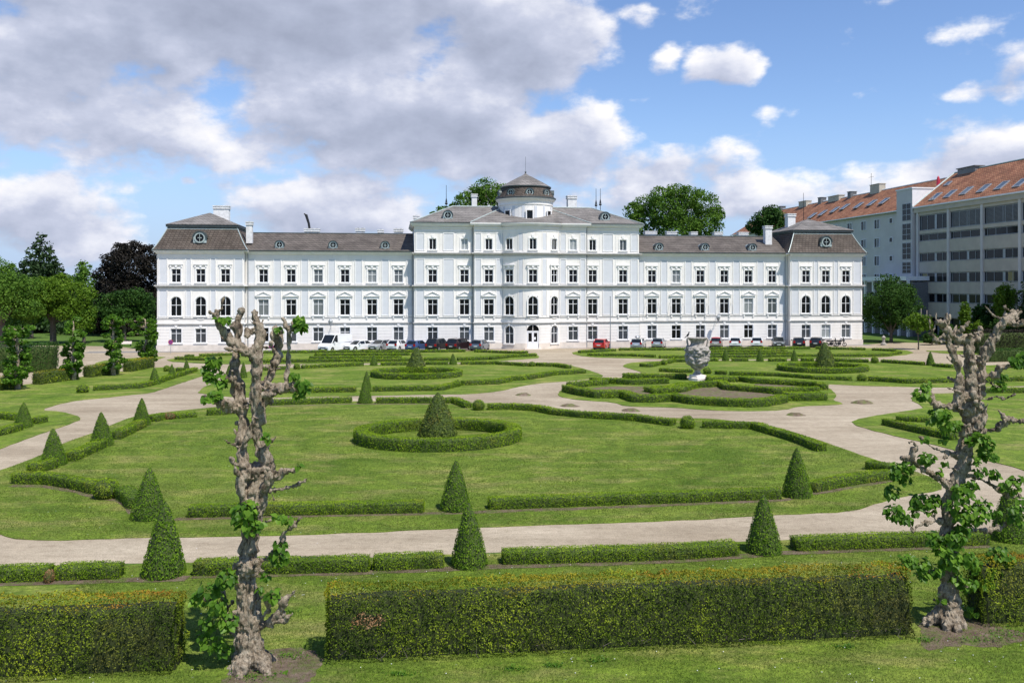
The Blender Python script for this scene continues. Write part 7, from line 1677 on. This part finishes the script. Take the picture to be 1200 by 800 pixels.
# beyond the part of the sky in front: loose cumulus everywhere
gn=gnoise(2.6,3,.5,(11,2,5)); gen=gm('MULTIPLY',gm('SUBTRACT',gn.outputs['Fac'],.55),4.0)
absaz=gm('ABSOLUTE',sx.outputs[0]); outm=gm('MAXIMUM',gm('MULTIPLY',gm('SUBTRACT',absaz,.60),6.0,clamp=False),gm('MULTIPLY',gm('SUBTRACT',sx.outputs[1],.34),8.0)); outm=gm('MINIMUM',gm('MAXIMUM',outm,0.0),1.0)
gen=gm('MULTIPLY',gm('MAXIMUM',gen,0.0),outm); B=gm('MAXIMUM',B,gen)
f1=gnoise(10.5,8,.56,(1,4,2),(1,1.6,1))
tot=gm('MULTIPLY',gm('SUBTRACT',f1.outputs['Fac'],.5),3.1)
D_=gm('ADD',gm('SUBTRACT',B,.42),tot); D_=gm('MULTIPLY',D_,gm('MINIMUM',gm('MULTIPLY',B,6.0),1.0))
gl.new(D_,go.inputs[0]); gl.new(B,go.inputs[1])
cmb=nd(nt,'ShaderNodeCombineXYZ'); L.new(az,cmb.inputs[0]); L.new(el,cmb.inputs[1])
def grp(off):
    g=nd(nt,'ShaderNodeGroup'); g.node_tree=gt; v=nd(nt,'ShaderNodeVectorMath',operation='ADD'); L.new(cmb.outputs[0],v.inputs[0]); v.inputs[1].default_value=off; L.new(v.outputs[0],g.inputs[0]); return g
g0=grp((0,0,0)); g1_=grp((.012,.022,0))
mask=nd(nt,'ShaderNodeMapRange',interpolation_type='SMOOTHSTEP'); L.new(g0.outputs[0],mask.inputs[0]); mask.inputs[1].default_value=-.02; mask.inputs[2].default_value=.55
# lit from the upper right: brighter where less cloud lies towards the sun
lit=mt('SUBTRACT',g0.outputs[0],g1_.outputs[0]); lit=mt('MULTIPLY_ADD',mt('MULTIPLY',lit,mt('MAXIMUM',mt('MULTIPLY_ADD',g0.outputs[1],-.45,1.15),.35)),.62,.44)
thick=mt('MULTIPLY_ADD',g0.outputs[1],-.50,.50); ssum=mt('ADD',lit,thick,clamp=True)
ccol=ramp(nt,ssum,[(.0,(.34,.38,.50)),(.22,(.42,.465,.60)),(.45,(.54,.58,.72)),(.68,(.76,.78,.87)),(1,(1.0,.98,.97))])
cs=nd(nt,'ShaderNodeVectorMath',operation='SCALE'); L.new(ccol,cs.inputs[0]); cs.inputs['Scale'].default_value=1.0
sks=nd(nt,'ShaderNodeVectorMath',operation='SCALE'); L.new(sky.outputs[0],sks.inputs[0]); sks.inputs['Scale'].default_value=SKY_STRENGTH
CLOUDSC=cs; 
skc=mixc(nt,1.0,sks.outputs[0],(.85,.95,1.16),'MULTIPLY')
hz=nd(nt,'ShaderNodeMapRange',interpolation_type='SMOOTHSTEP'); L.new(el,hz.inputs[0]); hz.inputs[1].default_value=-.02; hz.inputs[2].default_value=.20; hz.inputs[3].default_value=.9; hz.inputs[4].default_value=0
skc=mixc(nt,hz.outputs[0],skc,(.34,.47,.74))
mx=mixc(nt,mask.outputs[0],skc,cs.outputs[0]); L.new(mx,bgd.inputs[0])
sun=bpy.data.lights.new('sun','SUN'); sun.energy=5.0; sun.angle=R(.53); sun.color=(1,.95,.88); so=bpy.data.objects.new('sun',sun); COL.objects.link(so)
so.rotation_euler=(-sdir).to_track_quat('-Z','Y').to_euler(); so.location=(40,-40,80)
cam=bpy.data.cameras.new('camera'); co=bpy.data.objects.new('camera',cam); COL.objects.link(co); co.location=(0,0,CAMH); co.rotation_euler=(PI/2,0,0)
cam.sensor_width=36; cam.lens=36*F/1200; cam.shift_y=-(400-YH)/1200; cam.clip_end=6000; cam.clip_start=.1; sc.camera=co
sc.view_settings.view_transform='Standard'; sc.view_settings.look='None'; sc.view_settings.gamma=1; sc.view_settings.exposure=.14; sc.view_settings.use_curve_mapping=False
sc.render.resolution_x=1024; sc.render.resolution_y=682

w.cycles.sampling_method='MANUAL'; w.cycles.sample_map_resolution=256; sc.cycles.max_bounces=6; sc.cycles.diffuse_bounces=3; sc.cycles.glossy_bounces=3
